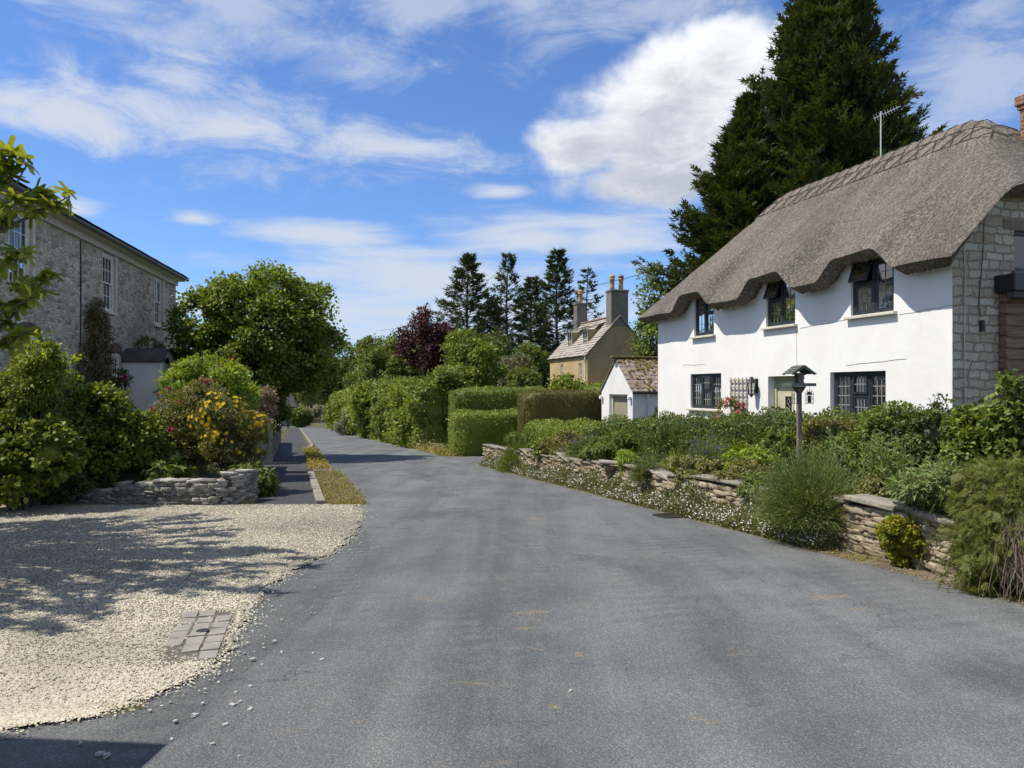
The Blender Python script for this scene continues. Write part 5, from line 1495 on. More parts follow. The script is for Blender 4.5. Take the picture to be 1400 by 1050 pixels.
for side in (-1, 1): mb.add([(yd / 2, -.1, yz), (yd / 2, yl + .1, yz), (yd / 2 + side * (sl_ - .1) * math.cos(rp), yl + .1, yz - (sl_ - .1) * math.sin(rp)), (yd / 2 + side * (sl_ - .1) * math.cos(rp), -.1, yz - (sl_ - .1) * math.sin(rp))], [(0, 1, 2, 3)])
mb.build('roof_deck', MT['stone_tile'], yr_, fix=False)
mb = MB()
for c in range(17): mb.obox((yd / 2, .25 + c * .49, yz + .11), (.34, .47, .10), Matrix.Rotation(random.uniform(-.04, .04), 3, 'X'))
mb.build('ridge_tile', MT['stone_tile_rust'], yr_, bevel=.04)
for dc_ in (2.35, 5.75):   # two roof dormers
    dw, zb_, zt_ = .52, 5.05, 6.22
    xf = (zb_ - ye) / math.tan(rp) + .05
    mb = MB()
    mb.add([(xf, dc_ - dw, zb_ - .2), (xf, dc_ + dw, zb_ - .2), (xf, dc_ + dw, zt_), (xf, dc_ - dw, zt_)], [(0, 1, 2, 3)])
    for s in (-1, 1): mb.add([(xf, dc_ + s * dw, zb_ - .3), (xf, dc_ + s * dw, zt_), (xf + 1.4, dc_ + s * dw, zt_), (xf + 1.4, dc_ + s * dw, zb_ - .3)], [(0, 1, 2, 3)])
    dm = mb.build('dormer', MT['gable_render'], YH, fix=False)
    mb = MB(); frame_rect(mb, xf - .05, xf - .004, dc_ - dw + .06, dc_ + dw - .06, zb_, zt_ - .04, .07); mb.box(xf - .048, xf - .006, dc_ - .035, dc_ + .035, zb_ + .07, zt_ - .11); bars(mb, xf - .04, xf - .01, dc_ - dw + .13, dc_ + dw - .13, zb_ + .07, zt_ - .11, 1, 3, .03); mb.build('dormer_frame', MT['white_paint'], dm)
    mb = MB(); mb.box(xf - .03, xf - .012, dc_ - dw + .08, dc_ + dw - .08, zb_, zt_ - .06); mb.build('dormer_pane', MT['dark_in'], dm)
    mb = MB()
    for r in range(4):
        for c in range(4):
            w_ = (2 * dw + .3) / 4; mb.obox((xf - .1 + r * .45, dc_ - dw - .15 + w_ * (c + .5), zt_ + .06 + r * .15 + random.uniform(-.015, .015)), (.56, w_ - .02, .05), Matrix.Rotation(-.26, 3, 'Y'))
    mb.build('dormer_roof', MT['stone_tile'], dm)
def stack(a, w, d, z0, z1, pots):
    mb = MB(); mb.box(yd / 2 - d / 2, yd / 2 + d / 2, a, a + w, z0, z1 - .2); mb.box(yd / 2 - d / 2 - .05, yd / 2 + d / 2 + .05, a - .05, a + w + .05, z1 - .2, z1)
    c = mb.build('chimney', MT['cement'], YH, bevel=.05)
    for px_, red in pots:
        pb = MB(); pb.lathe([(.20, 0), (.17, .25), (.17, .75), (.21, .78), (.21, .9), (.16, .95)], (yd / 2 + px_, a + w / 2, z1 - .02), 14); pb.build('chimney_pot', MT['pot'], c, True)
        cp = MB(); cp.lathe([(.20, .95), (.22, 1.0), (.2, 1.13), (.1, 1.18)], (yd / 2 + px_, a + w / 2, z1 - .02), 14); cp.build('pot_cap', MT['pot_red' if red else 'pot'], c, True)
stack(-.02, .95, 1.45, 6.32, 9.15, [(-.42, False), (.32, True)])
stack(yl - .75, .8, .95, 6.2, 9.0, [(.0, False)])
mb = MB(); mb.tube([(-.1, -.18, ye - .1), (-.1, yl + .15, ye - .1)], .07, 8); mb.build('gutter', MT['gutter'], YH)
mb = MB(); mb.tube([(-.1, .12, ye - .12), (-.12, .2, ye - .45), (-.06, .3, ye - .7), (-.06, .3, 1.0), (-.06, .1, .6), (-.2, -.2, .4)], .06, 8); mb.build('downpipe', MT['pvc'], YH)
mb = MB(); mb.box(-.5, 1.9, -1.15, -.1, -2, 1.35); mb.box(-.6, 2.0, -1.25, -.1, 1.352, 1.55); mb.build('stone_annexe', MT['rubble_yellow'], YH)

# ================================================================= stone house on the left (wall along local y, facing +x)
T2 = math.radians(9.9)
SH = thing('stone_terrace_house', 'long grey rubble stone house with white sash windows and barrel porch', 'house', (-13.28, 24, 0), T2)
A0, A1 = -11., 8.0
se, sb = 6.28, -.6
SW = [(-.42, .62, 4.12, 6.02), (5.0, 6.0, 4.12, 6.02), (-6.4, -5.3, 4.12, 6.02), (.35, 1.15, 1.3, 2.75), (-5.9, -4.9, 1.3, 2.9)]
mb = MB()
wall_holes(mb, A1 - A0, sb, se, [(a0 - A0, a1 - A0, z0, z1) for a0, a1, z0, z1 in SW], .10, lambda a, z, t: (-t, a + A0, z))
mb.build('front_wall', MT['rubble_grey'], SH, fix=False)
mb = MB()
for yy_ in (A0, A1): mb.add([(0, yy_, sb), (-7, yy_, sb), (-7, yy_, se), (-3.5, yy_, se + 1.6), (0, yy_, se)], [(0, 1, 2, 3, 4)])
mb.add([(-7, A0, sb), (-7, A1, sb), (-7, A1, se), (-7, A0, se)], [(0, 1, 2, 3)])
mb.build('end_wall', MT['rubble_grey'], SH, fix=False)
mb = MB()
zq = lambda x: se + .12 + (.42 - abs(x + 3.5) * .46 + 3.5 * .46 - .42) if False else se + .10 + (3.95 - abs(x + 3.5)) * .44
mb.prism([(.45, zq(.45) - .02), (-3.5, zq(-3.5)), (-7.45, zq(-7.45) - .02), (-7.45, zq(-7.45) + .05), (-3.5, zq(-3.5) + .09), (.45, zq(.45) + .05)], A0 - .2, A1 + .2, 'y')
sr = mb.build('roof', MT['slate'], SH)
c = A0; mb = MB()
while c < A1:
    w_ = random.uniform(.35, .5); mb.obox((.30, c + w_ / 2, zq(.30) + .075 + random.uniform(0, .012)), (.5, w_ - .015, .025), Matrix.Rotation(.41, 3, 'Y')); c += w_
mb.build('eaves_slate', MT['slate'], sr)
mb = MB(); mb.box(.0, .36, A0 - .1, A1 + .1, se - .02, se + .05); mb.box(.0, .10, A0, A1, se - .22, se - .022); mb.build('soffit', MT['soffit'], SH)
mb = MB(); mb.tube([(.47, A0 - .1, se + .05), (.47, A1 + .1, se + .05)], .06, 10); mb.build('gutter', MT['gutter'], SH)
for k, (a0, a1, z0, z1) in enumerate(SW):
    up = z0 > 3
    mb = MB(); frame_rect(mb, -.10, -.02, a0 + .002, a1 - .002, z0 + .002, z1 - .002, .09); w = mb.build('sash_window', MT['cream_paint'], SH)
    zm = z0 + (z1 - z0) * .50
    s1 = MB(); frame_rect(s1, -.085, -.045, a0 + .092, a1 - .092, zm - .025, z1 - .092, .045); bars(s1, -.08, -.05, a0 + .137, a1 - .137, zm + .02, z1 - .137, 3, 2, .022); s1.build('upper_sash', MT['white_paint'], w)
    s2 = MB(); frame_rect(s2, -.125, -.088, a0 + .092, a1 - .092, z0 + .092, zm + .02, .045); bars(s2, -.12, -.092, a0 + .137, a1 - .137, z0 + .137, zm - .025, 3, 2, .022); s2.build('lower_sash', MT['white_paint'], w)
    pane_mesh(w, -.068, [(a0 + .1, a1 - .1, zm, z1 - .1)]); pane_mesh(w, -.11, [(a0 + .1, a1 - .1, z0 + .1, zm)])
    MB().box(-.02, .10, a0 - .06, a1 + .06, z0 - .07, z0 - .002).build('sill', MT['cream_paint'], w, bevel=.01)
    cb = MB(); cb.box(-.6, -.58, a0 - .2, a1 + .2, z0 - .2, z1 + .1); cb.build('room', MT['dark_in'], w)
    cb = MB()
    for s in (a0 + .1, a1 - .3): 
        for q in range(4): cb.box(-.2 - .01 * (q % 2), -.18 - .01 * (q % 2), s + q * .05, s + q * .05 + .048, z0, z1)
    cb.build('curtain', MT['curtain'], w)
    if up:
        pb = MB(); pb.box(.0, .055, a1 + .0, a1 + .16, z0 - .02, z1 + .05); pb.box(.0, .06, a0 - .02, a1 + .16, z1 + .052, se - .222); pb.build('surround', MT['soffit'], w)
    else:      # arched head of brick
        ab = MB(); n_ = 13; cxa = (a0 + a1) / 2; hw = (a1 - a0) / 2
        for q in range(n_):
            f = -1 + 2 * q / (n_ - 1); M = Matrix.Rotation(f * .35, 3, 'X')
            ab.obox((-.02 + .001 * q, cxa + f * (hw + .1), z1 + .22 - .1 * f * f), (.09, .075, .34), M)
        ab.build('brick_arch', MT['brick_brown'], w)
        fb = MB(); pts = [(cxa + (hw - .0) * math.cos(t), z1 - .002 + .13 * math.sin(t)) for t in np.linspace(0, math.pi, 12)]
        fb.prism([(a1, z1 - .05)] + pts + [(a0, z1 - .05)], -.09, .008, 'x'); fb.build('arched_head', MT['white_paint'], w)
# barrel-roofed porch
pa0, pa1, pz, pe_ = 1.35, 2.75, -.3, 2.50
mb = MB(); mb.box(.0, 1.25, pa0, pa0 + .1, pz, pe_).box(.0, 1.25, pa1 - .1, pa1, pz, pe_)
arc = [((pa0 + pa1) / 2 + .7 * math.cos(t), pe_ + .42 * math.sin(t)) for t in np.linspace(0, math.pi, 16)]
arc_i = [((pa0 + pa1) / 2 + .46 * math.cos(t), pe_ - .12 + .36 * math.sin(t)) for t in np.linspace(0, math.pi, 16)]
V_ = []; 
poly = [(pa1, pz)] + arc + [(pa0, pz), (pa0 + .24, pz)] + arc_i[::-1] + [(pa1 - .24, pz)]
pm = MB(); pm.prism(poly, 1.252, 1.32, 'x')
po = mb.build('porch', MT['porch_white'], SH)
pm.build('porch_front', MT['white_paint'], po, fix=False)
mb = MB(); out_ = [((pa0 + pa1) / 2 + .80 * math.cos(t), pe_ + .03 + .50 * math.sin(t)) for t in np.linspace(0, math.pi, 16)]
inn = [((pa0 + pa1) / 2 + .74 * math.cos(t), pe_ + .02 + .45 * math.sin(t)) for t in np.linspace(0, math.pi, 16)]
for q in range(15): mb.prism([out_[q], out_[q + 1], inn[q + 1], inn[q]], .0, 1.42, 'x')
mb.build('porch_roof', MT['slate'], po)
mb = MB(); mb.box(.01, .05, pa0 + .25, pa1 - .25, pz, pe_ - .2); mb.build('porch_door', MT['cream_paint'], po)
p0_, p1_ = (pa0 + pa1) / 2, 2.0
mb = MB(); mb.lathe([(.02, .3), (.10, .16), (.11, .13), (.075, -.12), (.03, -.16)][::-1], (.9, p0_, p1_), 6); mb.tube([(.9, p0_, p1_ + .3), (.9, p0_, p1_ + .75)], .01, 5); mb.build('porch_lantern', MT['black_metal'], po)
mb = MB(); mb.tube([(.02, -2.2, se - .25), (.025, -2.18, 4.5), (.02, -2.2, 3.4), (.02, -2.2, 2.9)], .018, 6); mb.build('cable', MT['cable'], SH)
def S2W(x, y, z): return np.array([-13.28 + x * math.cos(T2) - y * math.sin(T2), 24 + x * math.sin(T2) + y * math.cos(T2), z])

# ================================================================= far cottage, person, parked car, low wall
fa = at(412, 531, 128.)
FC = thing('far_cottage', 'distant pale cottage with a steep dark thatched roof by the bend', 'cottage', (-39.4, 128., -5.0), math.radians(25))
mb = MB(); wall_holes(mb, 5.5, 0, 3.4, [(.7, 2.3, 1.0, 2.3), (3.4, 4.4, 1., 2.3)], .15, lambda a, z, t: (a - 4.0, t, z)); mb.add([(1.5, 0, 0), (1.5, 8, 0), (1.5, 8, 3.4), (1.5, 0, 3.4)], [(0, 1, 2, 3)]).add([(-4, 0, 0), (-4, 8, 0), (-4, 8, 3.4), (-4, 0, 3.4)], [(0, 1, 2, 3)]); mb.build('wall', surf('far_stone', (.22, .20, .17), (.34, .31, .27), 1.5), FC, fix=False)
mb = MB(); mb.box(-3.9, 1.4, .2, .3, .1, 3.3); mb.build('window_dark', MT['dark_in'], FC)
mb = MB(); A_ = [(-4.5, -.6, 3.2), (2.0, -.6, 3.2), (2.0, 8.6, 3.2), (-4.5, 8.6, 3.2)]; B_ = [(-3.2, 3.4, 7.6), (.6, 3.4, 7.6)]
mb.add(A_ + B_, [(0, 1, 5, 4), (1, 2, 5), (2, 3, 4, 5), (3, 0, 4), (0, 3, 2, 1)]); fr2 = mb.build('roof', MT['thatch_far'], FC); b_ = fr2.modifiers.new('s', 'BEVEL'); b_.width = .35; b_.segments = 4; b_.limit_method = 'NONE'
mb = MB(); mb.box(-3.4, -2.4, 3., 4., 7., 8.8); mb.build('chimney', MT['cement'], FC)

def person(loc, rz):
    root = thing('person', 'person in a white shirt and dark trousers walking on the pavement', 'person', loc, rz)
    me = bpy.data.meshes.new('body')
    J = {'pel': (0, 0, .95, .13), 'wst': (0, 0, 1.1, .115), 'chs': (0, .01, 1.32, .14), 'nck': (0, .0, 1.47, .055), 'hd0': (0, -.02, 1.56, .085), 'hd1': (0, -.02, 1.68, .085),
         'hl': (.09, 0, .92, .095), 'kl': (.1, -.10, .5, .062), 'al': (.1, .0, .09, .042), 'tl': (.1, -.16, .04, .035),
         'hr': (-.09, 0, .92, .095), 'kr': (-.1, -.02, .5, .062), 'ar': (-.1, .22, .12, .042), 'tr': (-.1, .12, .03, .035),
         'sl': (.19, .0, 1.40, .06), 'el': (.25, .06, 1.13, .044), 'wl': (.24, -.08, .9, .033), 'fl': (.23, -.12, .8, .03),
         'sr': (-.19, .0, 1.40, .06), 'er': (-.25, .03, 1.13, .044), 'wr': (-.25, -.14, .95, .033), 'fr': (-.24, -.2, .86, .03)}
    E = [('pel', 'wst'), ('wst', 'chs'), ('chs', 'nck'), ('nck', 'hd0'), ('hd0', 'hd1'), ('pel', 'hl'), ('hl', 'kl'), ('kl', 'al'), ('al', 'tl'), ('pel', 'hr'), ('hr', 'kr'), ('kr', 'ar'), ('ar', 'tr'),
         ('chs', 'sl'), ('sl', 'el'), ('el', 'wl'), ('wl', 'fl'), ('chs', 'sr'), ('sr', 'er'), ('er', 'wr'), ('wr', 'fr')]
    K = list(J); me.from_pydata([J[k][:3] for k in K], [(K.index(a), K.index(b)) for a, b in E], [])
    o = bpy.data.objects.new('body', me); link(o, root); me.materials.append(MT['skin'])
    sk = o.modifiers.new('skin', 'SKIN'); sk.use_smooth_shade = True
    for i, k in enumerate(K):
        sv = me.skin_vertices[0].data[i]; sv.radius = (J[k][3], J[k][3] * (.8 if k in ('pel', 'wst', 'chs') else 1)); sv.use_root = (k == 'pel')
    o.modifiers.new('sub', 'SUBSURF').levels = 1
    mb = MB(); mb.lathe([(.17, .98), (.165, 1.1), (.19, 1.3), (.2, 1.4), (.09, 1.48)], (0, 0, 0), 14)
    for s in (-1, 1): mb.tube([(s * .17, 0, 1.42), (s * .23, .03, 1.25), (s * .26, .04, 1.1)], [.085, .07, .062], 9)
    mb.v = [(x, y * .8, z) for x, y, z in mb.v]; mb.build('shirt', MT['shirt'], root, True)
    mb = MB(); mb.tube([(.09, 0, 1.0), (.1, -.1, .5), (.1, 0, .1)], [.125, .085, .07], 10); mb.tube([(-.09, 0, 1.0), (-.1, -.02, .5), (-.1, .22, .12)], [.125, .085, .07], 10); mb.build('trousers', MT['trouser'], root, True)
    mb = MB(); mb.lathe([(.06, 1.58), (.105, 1.66), (.10, 1.74), (.05, 1.79)], (0, .0, 0), 12); mb.build('hair', MT['hair'], root, True)
    return root
pp = at(394, 584, 104.); person((pp[0], 104., float(plane_z(104.)) + .02), math.radians(195))

CR = thing('parked_car', 'small white car parked beyond the hedge at the bend', 'car', (-34.9, 143., -4.98), math.radians(200))
prof = [(-1.95, .35), (-1.98, .75), (-1.85, 1.0), (-1.6, 1.38), (-1.3, 1.47), (.1, 1.45), (.9, 1.0), (1.8, .85), (1.98, .6), (1.95, .32)]
mb = MB(); mb.prism(prof, -.84, .84, 'y'); mb.v = [(x, y * (1 - .16 * max(0, z - .95) / .5), z) for x, y, z in mb.v]; mb.build('body', MT['car_white'], CR, bevel=.07)
mb = MB()
for s in (-1, 1): mb.prism([(-1.45, 1.02), (-1.3, 1.36), (0, 1.36), (.62, 1.02)], s * .765 - .02, s * .765 + .02, 'y')
mb.add([(-1.9, -.6, 1.03), (-1.9, .6, 1.03), (-1.66, .55, 1.36), (-1.66, -.55, 1.36)], [(0, 1, 2, 3)]); mb.build('car_window', MT['car_dark'], CR)
for x in (-1.25, 1.25):
    for s in (-1, 1):
        mb = MB(); mb.lathe([(.18, -.1), (.30, -.1), (.32, -.06), (.32, .06), (.30, .1), (.18, .1)], (0, 0, 0), 18); mb.v = [(x + p, s * .78 + r, .32 + q) for p, q, r in mb.v]; wh = mb.build('wheel', MT['car_dark'], CR)
        mb = MB(); mb.lathe([(.19, -.03), (.19, .03)], (0, 0, 0), 12); mb.v = [(x + p, s * .86 + r, .32 + q) for p, q, r in mb.v]; mb.build('rim', MT['lead'], wh)
for s in (-1, 1):
    MB().box(-2.0, -1.9, s * .72 - .1, s * .72 + .1, .78, .95).build('tail_light', MT['tail_red'], CR, bevel=.02)
    MB().box(1.86, 1.98, s * .62 - .16, s * .62 + .16, .62, .76).build('headlight', MT['glass'], CR, bevel=.02)
FW = thing('low_stone_wall', 'low brown stone wall below the round bush at the bend', 'wall', (-40.6, 140, -5))
stone_wall(FW, [(-40.2, 139.), (-38.4, 140.5), (-36.2, 141.5)], lambda s: -5, lambda s: -4.15, .4, 'wall_warm', (.14, .24), (.3, .6))
# overhead wires
def wire(name, label, a, b, sag, r=.012):
    a, b = np.array(a, float), np.array(b, float); mb = MB()
    mb.tube([(a + (b - a) * t + np.array([0, 0, -4 * sag * t * (1 - t)]) - a) for t in np.linspace(0, 1, 20)], r, 5)
    return tag(mb.build(name, MT['cable'], None, loc=tuple(a)), label, 'cable')
wire('overhead_wire', 'thin overhead wire passing behind the twin chimney pots', at(1010, 340, 44), at(520, 452, 110), .5, .022)
wire('overhead_wire', 'thin overhead wire rising between the dark conifer tops', at(600, 430, 95), at(695, 362, 75.5), .1, .016)
wire('overhead_wire', 'thin wire crossing the tan gable of the yellow house', at(806, 490, 54.6), at(900, 440, 42), .3, .014)
# ================================================================= walls of the gardens
# right: low retaining wall with slab coping, in two lengths
def wx(y): return 6.72 - .3 * y
w1p = [(wx(y), y) for y in np.linspace(5.0, 14.6, 14)]
RW = thing('retaining_wall', 'low honey stone retaining wall beneath the big green lavender', 'wall', (wx(9), 9., plane_z(9.)))
stone_wall(RW, w1p, lambda s: float(plane_z(5.0 + s * .957)), lambda s: float(plane_z(5.0 + s * .957)) + .58 + .02 * math.sin(s * 2.1), .3, 'wall_warm', (.035, .085), (.10, .30), (.5, 1.1), cop_h=.055)
w2p = [(wx(14.7) + .42, 14.75), (wx(14.75) - .0, 14.9)] 
w2p = [(wx(15.1) + .45, 15.05), (wx(15.15) + .02, 15.15)] + [(wx(y) - .02, y) for y in np.linspace(15.4, 25.2, 12)]
RW2 = thing('retaining_wall', 'further length of low grey stone wall running to the side driveway', 'wall', (wx(20), 20., plane_z(20.)))
stone_wall(RW2, w2p, lambda s: float(plane_z(15 + (s - .45) * .957)), lambda s: float(plane_z(15 + (s - .45) * .957)) + .60 + .02 * math.sin(s * 2.6), .3, 'wall_warm', (.035, .085), (.10, .30), (.45, .9), cop_h=.05)
# left: dry stone wall at the back of the gravel
LW = thing('dry_stone_wall', 'low grey dry stone wall along the back edge of the gravel', 'wall', (-6.4, 13.5, plane_z(13.5)))
lp = [(-8.35, 13.65), (-7.4, 13.5), (-6.2, 13.42), (-5.35, 13.38), (-5.12, 13.5), (-5.05, 14.1)]
stone_wall(LW, lp, lambda s: float(plane_z(13.5)) - .02, lambda s: float(plane_z(13.5)) + .32 + .24 * float(sstep(.6, 3.2, s)) - .05 * math.sin(s * 3), .34, 'wall_grey', (.035, .09), (.10, .32), None, jag=.05)
mb_cop = None
# tall rendered wall and pier beside the pavement
def px_(y): return -.92 - .3 * y
GWl = thing('garden_wall', 'rough grey rendered garden wall under the dead brown plant', 'wall', (px_(20), 20., plane_z(20.)))
rows = []
mb = MB()
for a, b in ((17.6, 19.6), (19.6, 21.8), (21.8, 23.6)):
    za_, zb_ = plane_z(a), plane_z(b)
    mb.add([(px_(a), a, za_ - .1), (px_(b), b, zb_ - .1), (px_(b), b, zb_ + 1.25), (px_(a), a, za_ + 1.15 + .0), (px_(a) - .35, a, za_ - .1), (px_(b) - .35, b, zb_ - .1), (px_(b) - .35, b, zb_ + 1.25), (px_(a) - .35, a, za_ + 1.15)],
           [(0, 1, 2, 3), (4, 7, 6, 5), (3, 2, 6, 7), (0, 3, 7, 4), (1, 5, 6, 2)])
mb.v = [(x - px_(20), y - 20, z - plane_z(20.)) for x, y, z in mb.v]
mb.build('wall_body', MT['pier_render'], GWl, fix=False)
PIER = thing('gate_pier', 'squat rendered gate pier at the end of the garden wall by the pavement', 'pier', (px_(25.2) - .1, 25.0, float(plane_z(25.))), .29)
mb = MB(); mb.box(-.36, .36, -.36, .36, -.2, 1.45); mb.build('pier_shaft', MT['pier_render'], PIER, bevel=.04)
mb = MB(); mb.box(-.42, .42, -.42, .42, 1.452, 1.55); mb.build('pier_cap', MT['kerb'], PIER, bevel=.03)
FWl = thing('garden_wall', 'second stretch of garden wall running on beyond the pier', 'wall', (px_(32), 32., plane_z(32.)))
stone_wall(FWl, [(px_(y), y) for y in np.linspace(26.2, 46, 10)], lambda s: float(plane_z(26.2 + s * .957)), lambda s: float(plane_z(26.2 + s * .957)) + 1.25, .35, 'wall_grey', (.09, .18), (.25, .55), None)
# unseen building added beside the camera to throw the lower left corner's shadow
OB = thing('shadow_building', 'unseen stone building added to shade the near corner of the gravel', 'shadow caster', (-5.42, 1.0, 0))
mb = MB(); mb.box(-2., 1.72, -5, 2.12, -.2, 3.05); mb.build('wall', MT['rubble_grey'], OB)
mb = MB(); mb.prism([(-2.2, 3.052), (1.86, 3.052), (-.2, 4.3)], -5.2, 2.25, 'y'); mb.build('roof', MT['slate'], OB)

# ================================================================= hedges and plants, right side
H = hedge
H('hedge', 'clipped dark green hedge running along under the cottage windows', (7.28 - .3 * 19.0 + 1.0, 19.0), (7.28 - .3 * 8.6 + 1.2, 10.2), .75, .80, 1.34, 'lf_hedge_dark', .055, 620, base0=-.6, base1=-.1, rough=.07, wob=.09)
H('hedge', 'pale green low hedge between the garage and the mixed border', (-.55 + 1.25, 24.6), (7.28 - .3 * 19.1 + .72, 19.4), .8, .50, .72, 'lf_hedge', .06, 520, base0=-.9, base1=-.7, rough=.06)
H('hedge', 'front clipped hedge at the corner of the side driveway', (-2.55, 30.6), (1.4, 32.4), 1.5, .62, .66, 'lf_hedge', .075, 300, rough=.06, rnd=.3)
H('hedge', 'taller clipped hedge standing behind the corner hedge', (-2.75, 33.4), (1.6, 35.2), 1.7, 1.58, 1.66, 'lf_hedge', .075, 280, rough=.06, rnd=.35)
H('hedge', 'brownish box shaped hedge with a flat trimmed top', (.35, 29.6), (3.65, 30.8), 1.5, 1.50, 1.52, 'lf_hedge_brown', .05, 620, rough=.04, rnd=.3, wob=.03)
H('hedge', 'bright trimmed hedge rising beside the garage wall', (3.2, 31.6), (5.2, 33.0), 1.8, 1.62, 2.25, 'lf_hedge', .075, 300, rough=.07, rnd=.5)
# the big lavender on the wall
def tuft(name, label, px, base_row, top_row, d, n, mat, K=.12, wdt=.006, smin=-.15, flowers=None, cat='shrub', lenv=.25, root_off=(0, 0, 0), tilt=(0, 0), z=None):
    reseed(label)
    x0, x1 = at(px[0], 0, d)[0], at(px[1], 0, d)[0]; x = (x0 + x1) / 2; rx = (x1 - x0) / 2
    zb = at(0, base_row, d)[2] if z is None else z; zt = at(0, top_row, d)[2]; h = zt - zb
    root = thing(name, label, cat, (x, d, zb))
    D = dome_dirs(n, smin); D[:, 0] += tilt[0]; D[:, 1] += tilt[1]
    P = rng.normal(size=(n, 3)) * np.array([rx * .16, rx * .16, .0])
    nd = norm(D); ex = 1 / np.sqrt((nd[:, 0] ** 2 + nd[:, 1] ** 2) / rx ** 2 + nd[:, 2] ** 2 / h ** 2)
    Lg = ex * rng.uniform(1 - lenv * 2, 1.08, n)
    V, F = blades(P, D, Lg, np.full(n, wdt) * rng.uniform(.7, 1.4, n), K * rng.uniform(.3, 1.6, n))
    ch = [(V, F, 0)]; ms = [MT[mat]]
    # fine side leaves on the stems
    m = n * 2; j = rng.integers(0, n, m); t = rng.uniform(.25, .95, m)
    p = P[j] + nd[j] * (Lg[j] * t)[:, None]; p[:, 2] -= K * Lg[j] * t * t
    V, F = scatter('narrow', p, nd[j] + rng.normal(size=(m, 3)) * .45, rng.normal(size=(m, 3)), rng.uniform(.6, 1.3, m) * max(.035, wdt * 7)); ch.append((V, F, 0))
    fast_mesh('stems', ch, ms, root)
    if flowers:
        m = flowers[1]; j = rng.integers(0, n, m); p = P[j] + nd[j] * (Lg[j] * rng.uniform(.9, 1.03, m))[:, None]; p[:, 2] -= K * Lg[j]
        V, F = scatter('narrow', p, nd[j] + rng.normal(size=(m, 3)) * .15, rng.normal(size=(m, 3)), rng.uniform(.04, .075, m))
        V2, F2 = scatter('narrow', p, nd[j] + rng.normal(size=(m, 3)) * .15, rng.normal(size=(m, 3)), rng.uniform(.04, .075, m))
        f = fast_mesh('flower_spikes', [(V, F, 0), (V2, F2, 0)], [MT[flowers[0]]], root); tag(f, kind='stuff')
    return root
tuft('lavender', 'largest green lavender bush bulging over the honey stone wall', (1030, 1182), 704, 568, 9.25, 11000, 'lf_lav', .20, .0065, -.05, None, lenv=.32)
tuft('lavender', 'spiky grey green lavender spilling over the wall left of the daylily', (858, 908), 652, 600, 13.6, 1500, 'lf_lav', .08, .008, -.35, ('petal_mauve', 120))
tuft('lavender', 'dusky mauve lavender bush right of the arching daylily', (938, 996), 640, 585, 13.2, 1600, 'lf_lav', .06, .008, -.1, ('petal_mauve', 420))
tuft('lavender', 'lavender mound with mauve spikes on the far length of wall', (762, 842), 622, 592, 17.5, 1300, 'lf_lav', .08, .010, -.1, ('petal_mauve', 260))
tuft('fennel', 'tall feathery fennel clump at the driveway end of the wall', (676, 752), 640, 574, 21.5, 2400, 'lf_mid', .10, .012, -.2, None, 'plant')
tuft('daylily', 'yellow green daylily clump with arching strappy leaves', (900, 962), 648, 590, 13.8, 420, 'lf_lily', .55, .022, .2, None, 'plant', .2)
tuft('daylily', 'smaller strappy daylily clump against the dark hedge', (985, 1055), 622, 577, 13.6, 320, 'lf_lily', .5, .022, .2, None, 'plant', .2)
for i, (px, b_, t_, d, n, lab) in enumerate([((1150, 1215), 668, 585, 9.4, 260, 'tall grey green mullein spears beside the big lavender'), ((1205, 1262), 672, 590, 8.9, 260, 'leafy spear stems in front of the dark rounded shrub'),
                                          ((1242, 1300), 690, 622, 8.2, 300, 'long leaved clump above the end of the wall')]):
    root = thing('border_plant', lab, 'plant', at((px[0] + px[1]) / 2, b_, d))
    rx = (px[1] - px[0]) / 2000 * d; h = (b_ - t_) / 1000 * d
    P, Y, Z, S = [], [], [], []
    mb = MB()
    for q in range(14):
        bx, by = rng.normal() * rx * .4, rng.normal() * rx * .5; tx, ty = bx * 1.9, by * 1.5; hh = h * rng.uniform(.6, 1.05)
        mb.tube([(bx, by, 0), ((bx + tx) / 2, (by + ty) / 2, hh * .55), (tx, ty, hh)], [.008, .006, .003], 4, False)
        m = n // 7
        t = rng.random(m) ** .8; az_ = rng.uniform(0, 6.28, m)
        P.append(np.stack([bx + (tx - bx) * t, by + (ty - by) * t, hh * t], -1)); Y.append(np.stack([np.cos(az_), np.sin(az_), .9 - .3 * t], -1)); Z.append(np.tile([0, 0, 1.], (m, 1)) + rng.normal(size=(m, 3)) * .3); S.append((.15 - .08 * t) * rng.uniform(.7, 1.25, m))
    V, F = scatter('narrow', *map(np.concatenate, (P, Y, Z, S)))
    fast_mesh('leaves', [(V, F, 0)], [MT['lf_spear']], root); mb.build('stem', MT['lf_spear'], root, fix=False)
S_ = shrub
S_('rounded_shrub', 'dense dark green rounded shrub at the corner of the white wall', (1205, 1318), 536, 9.9, 'lf_dark', 'kite', .05, 260, 46, .10, 8, sink=.2, base_z=.1, extra=[('lf_mid', 60)])
S_('rounded_shrub', 'pale mottled shrub on the left shoulder of the dark round one', (1165, 1228), 550, 10.3, 'lf_hedge', 'kite', .045, 160, 44, .09, 6, base_z=.05)
S_('border_shrub', 'loose leafy shrub beneath the right hand cottage window', (1095, 1180), 566, 11.2, 'lf_rose', 'kite', .055, 170, 40, .11, 7, base_z=.0)
S_('border_shrub', 'low bushy border plant just behind the biggest lavender', (1120, 1215), 600, 10.2, 'lf_mid', 'narrow', .09, 200, 44, .11, 7, base_z=.05)
S_('border_shrub', 'fresh green low plant between the daylily and the bird table', (985, 1070), 610, 12.2, 'lf_bright', 'kite', .06, 150, 36, .10, 6, base_z=-.05)
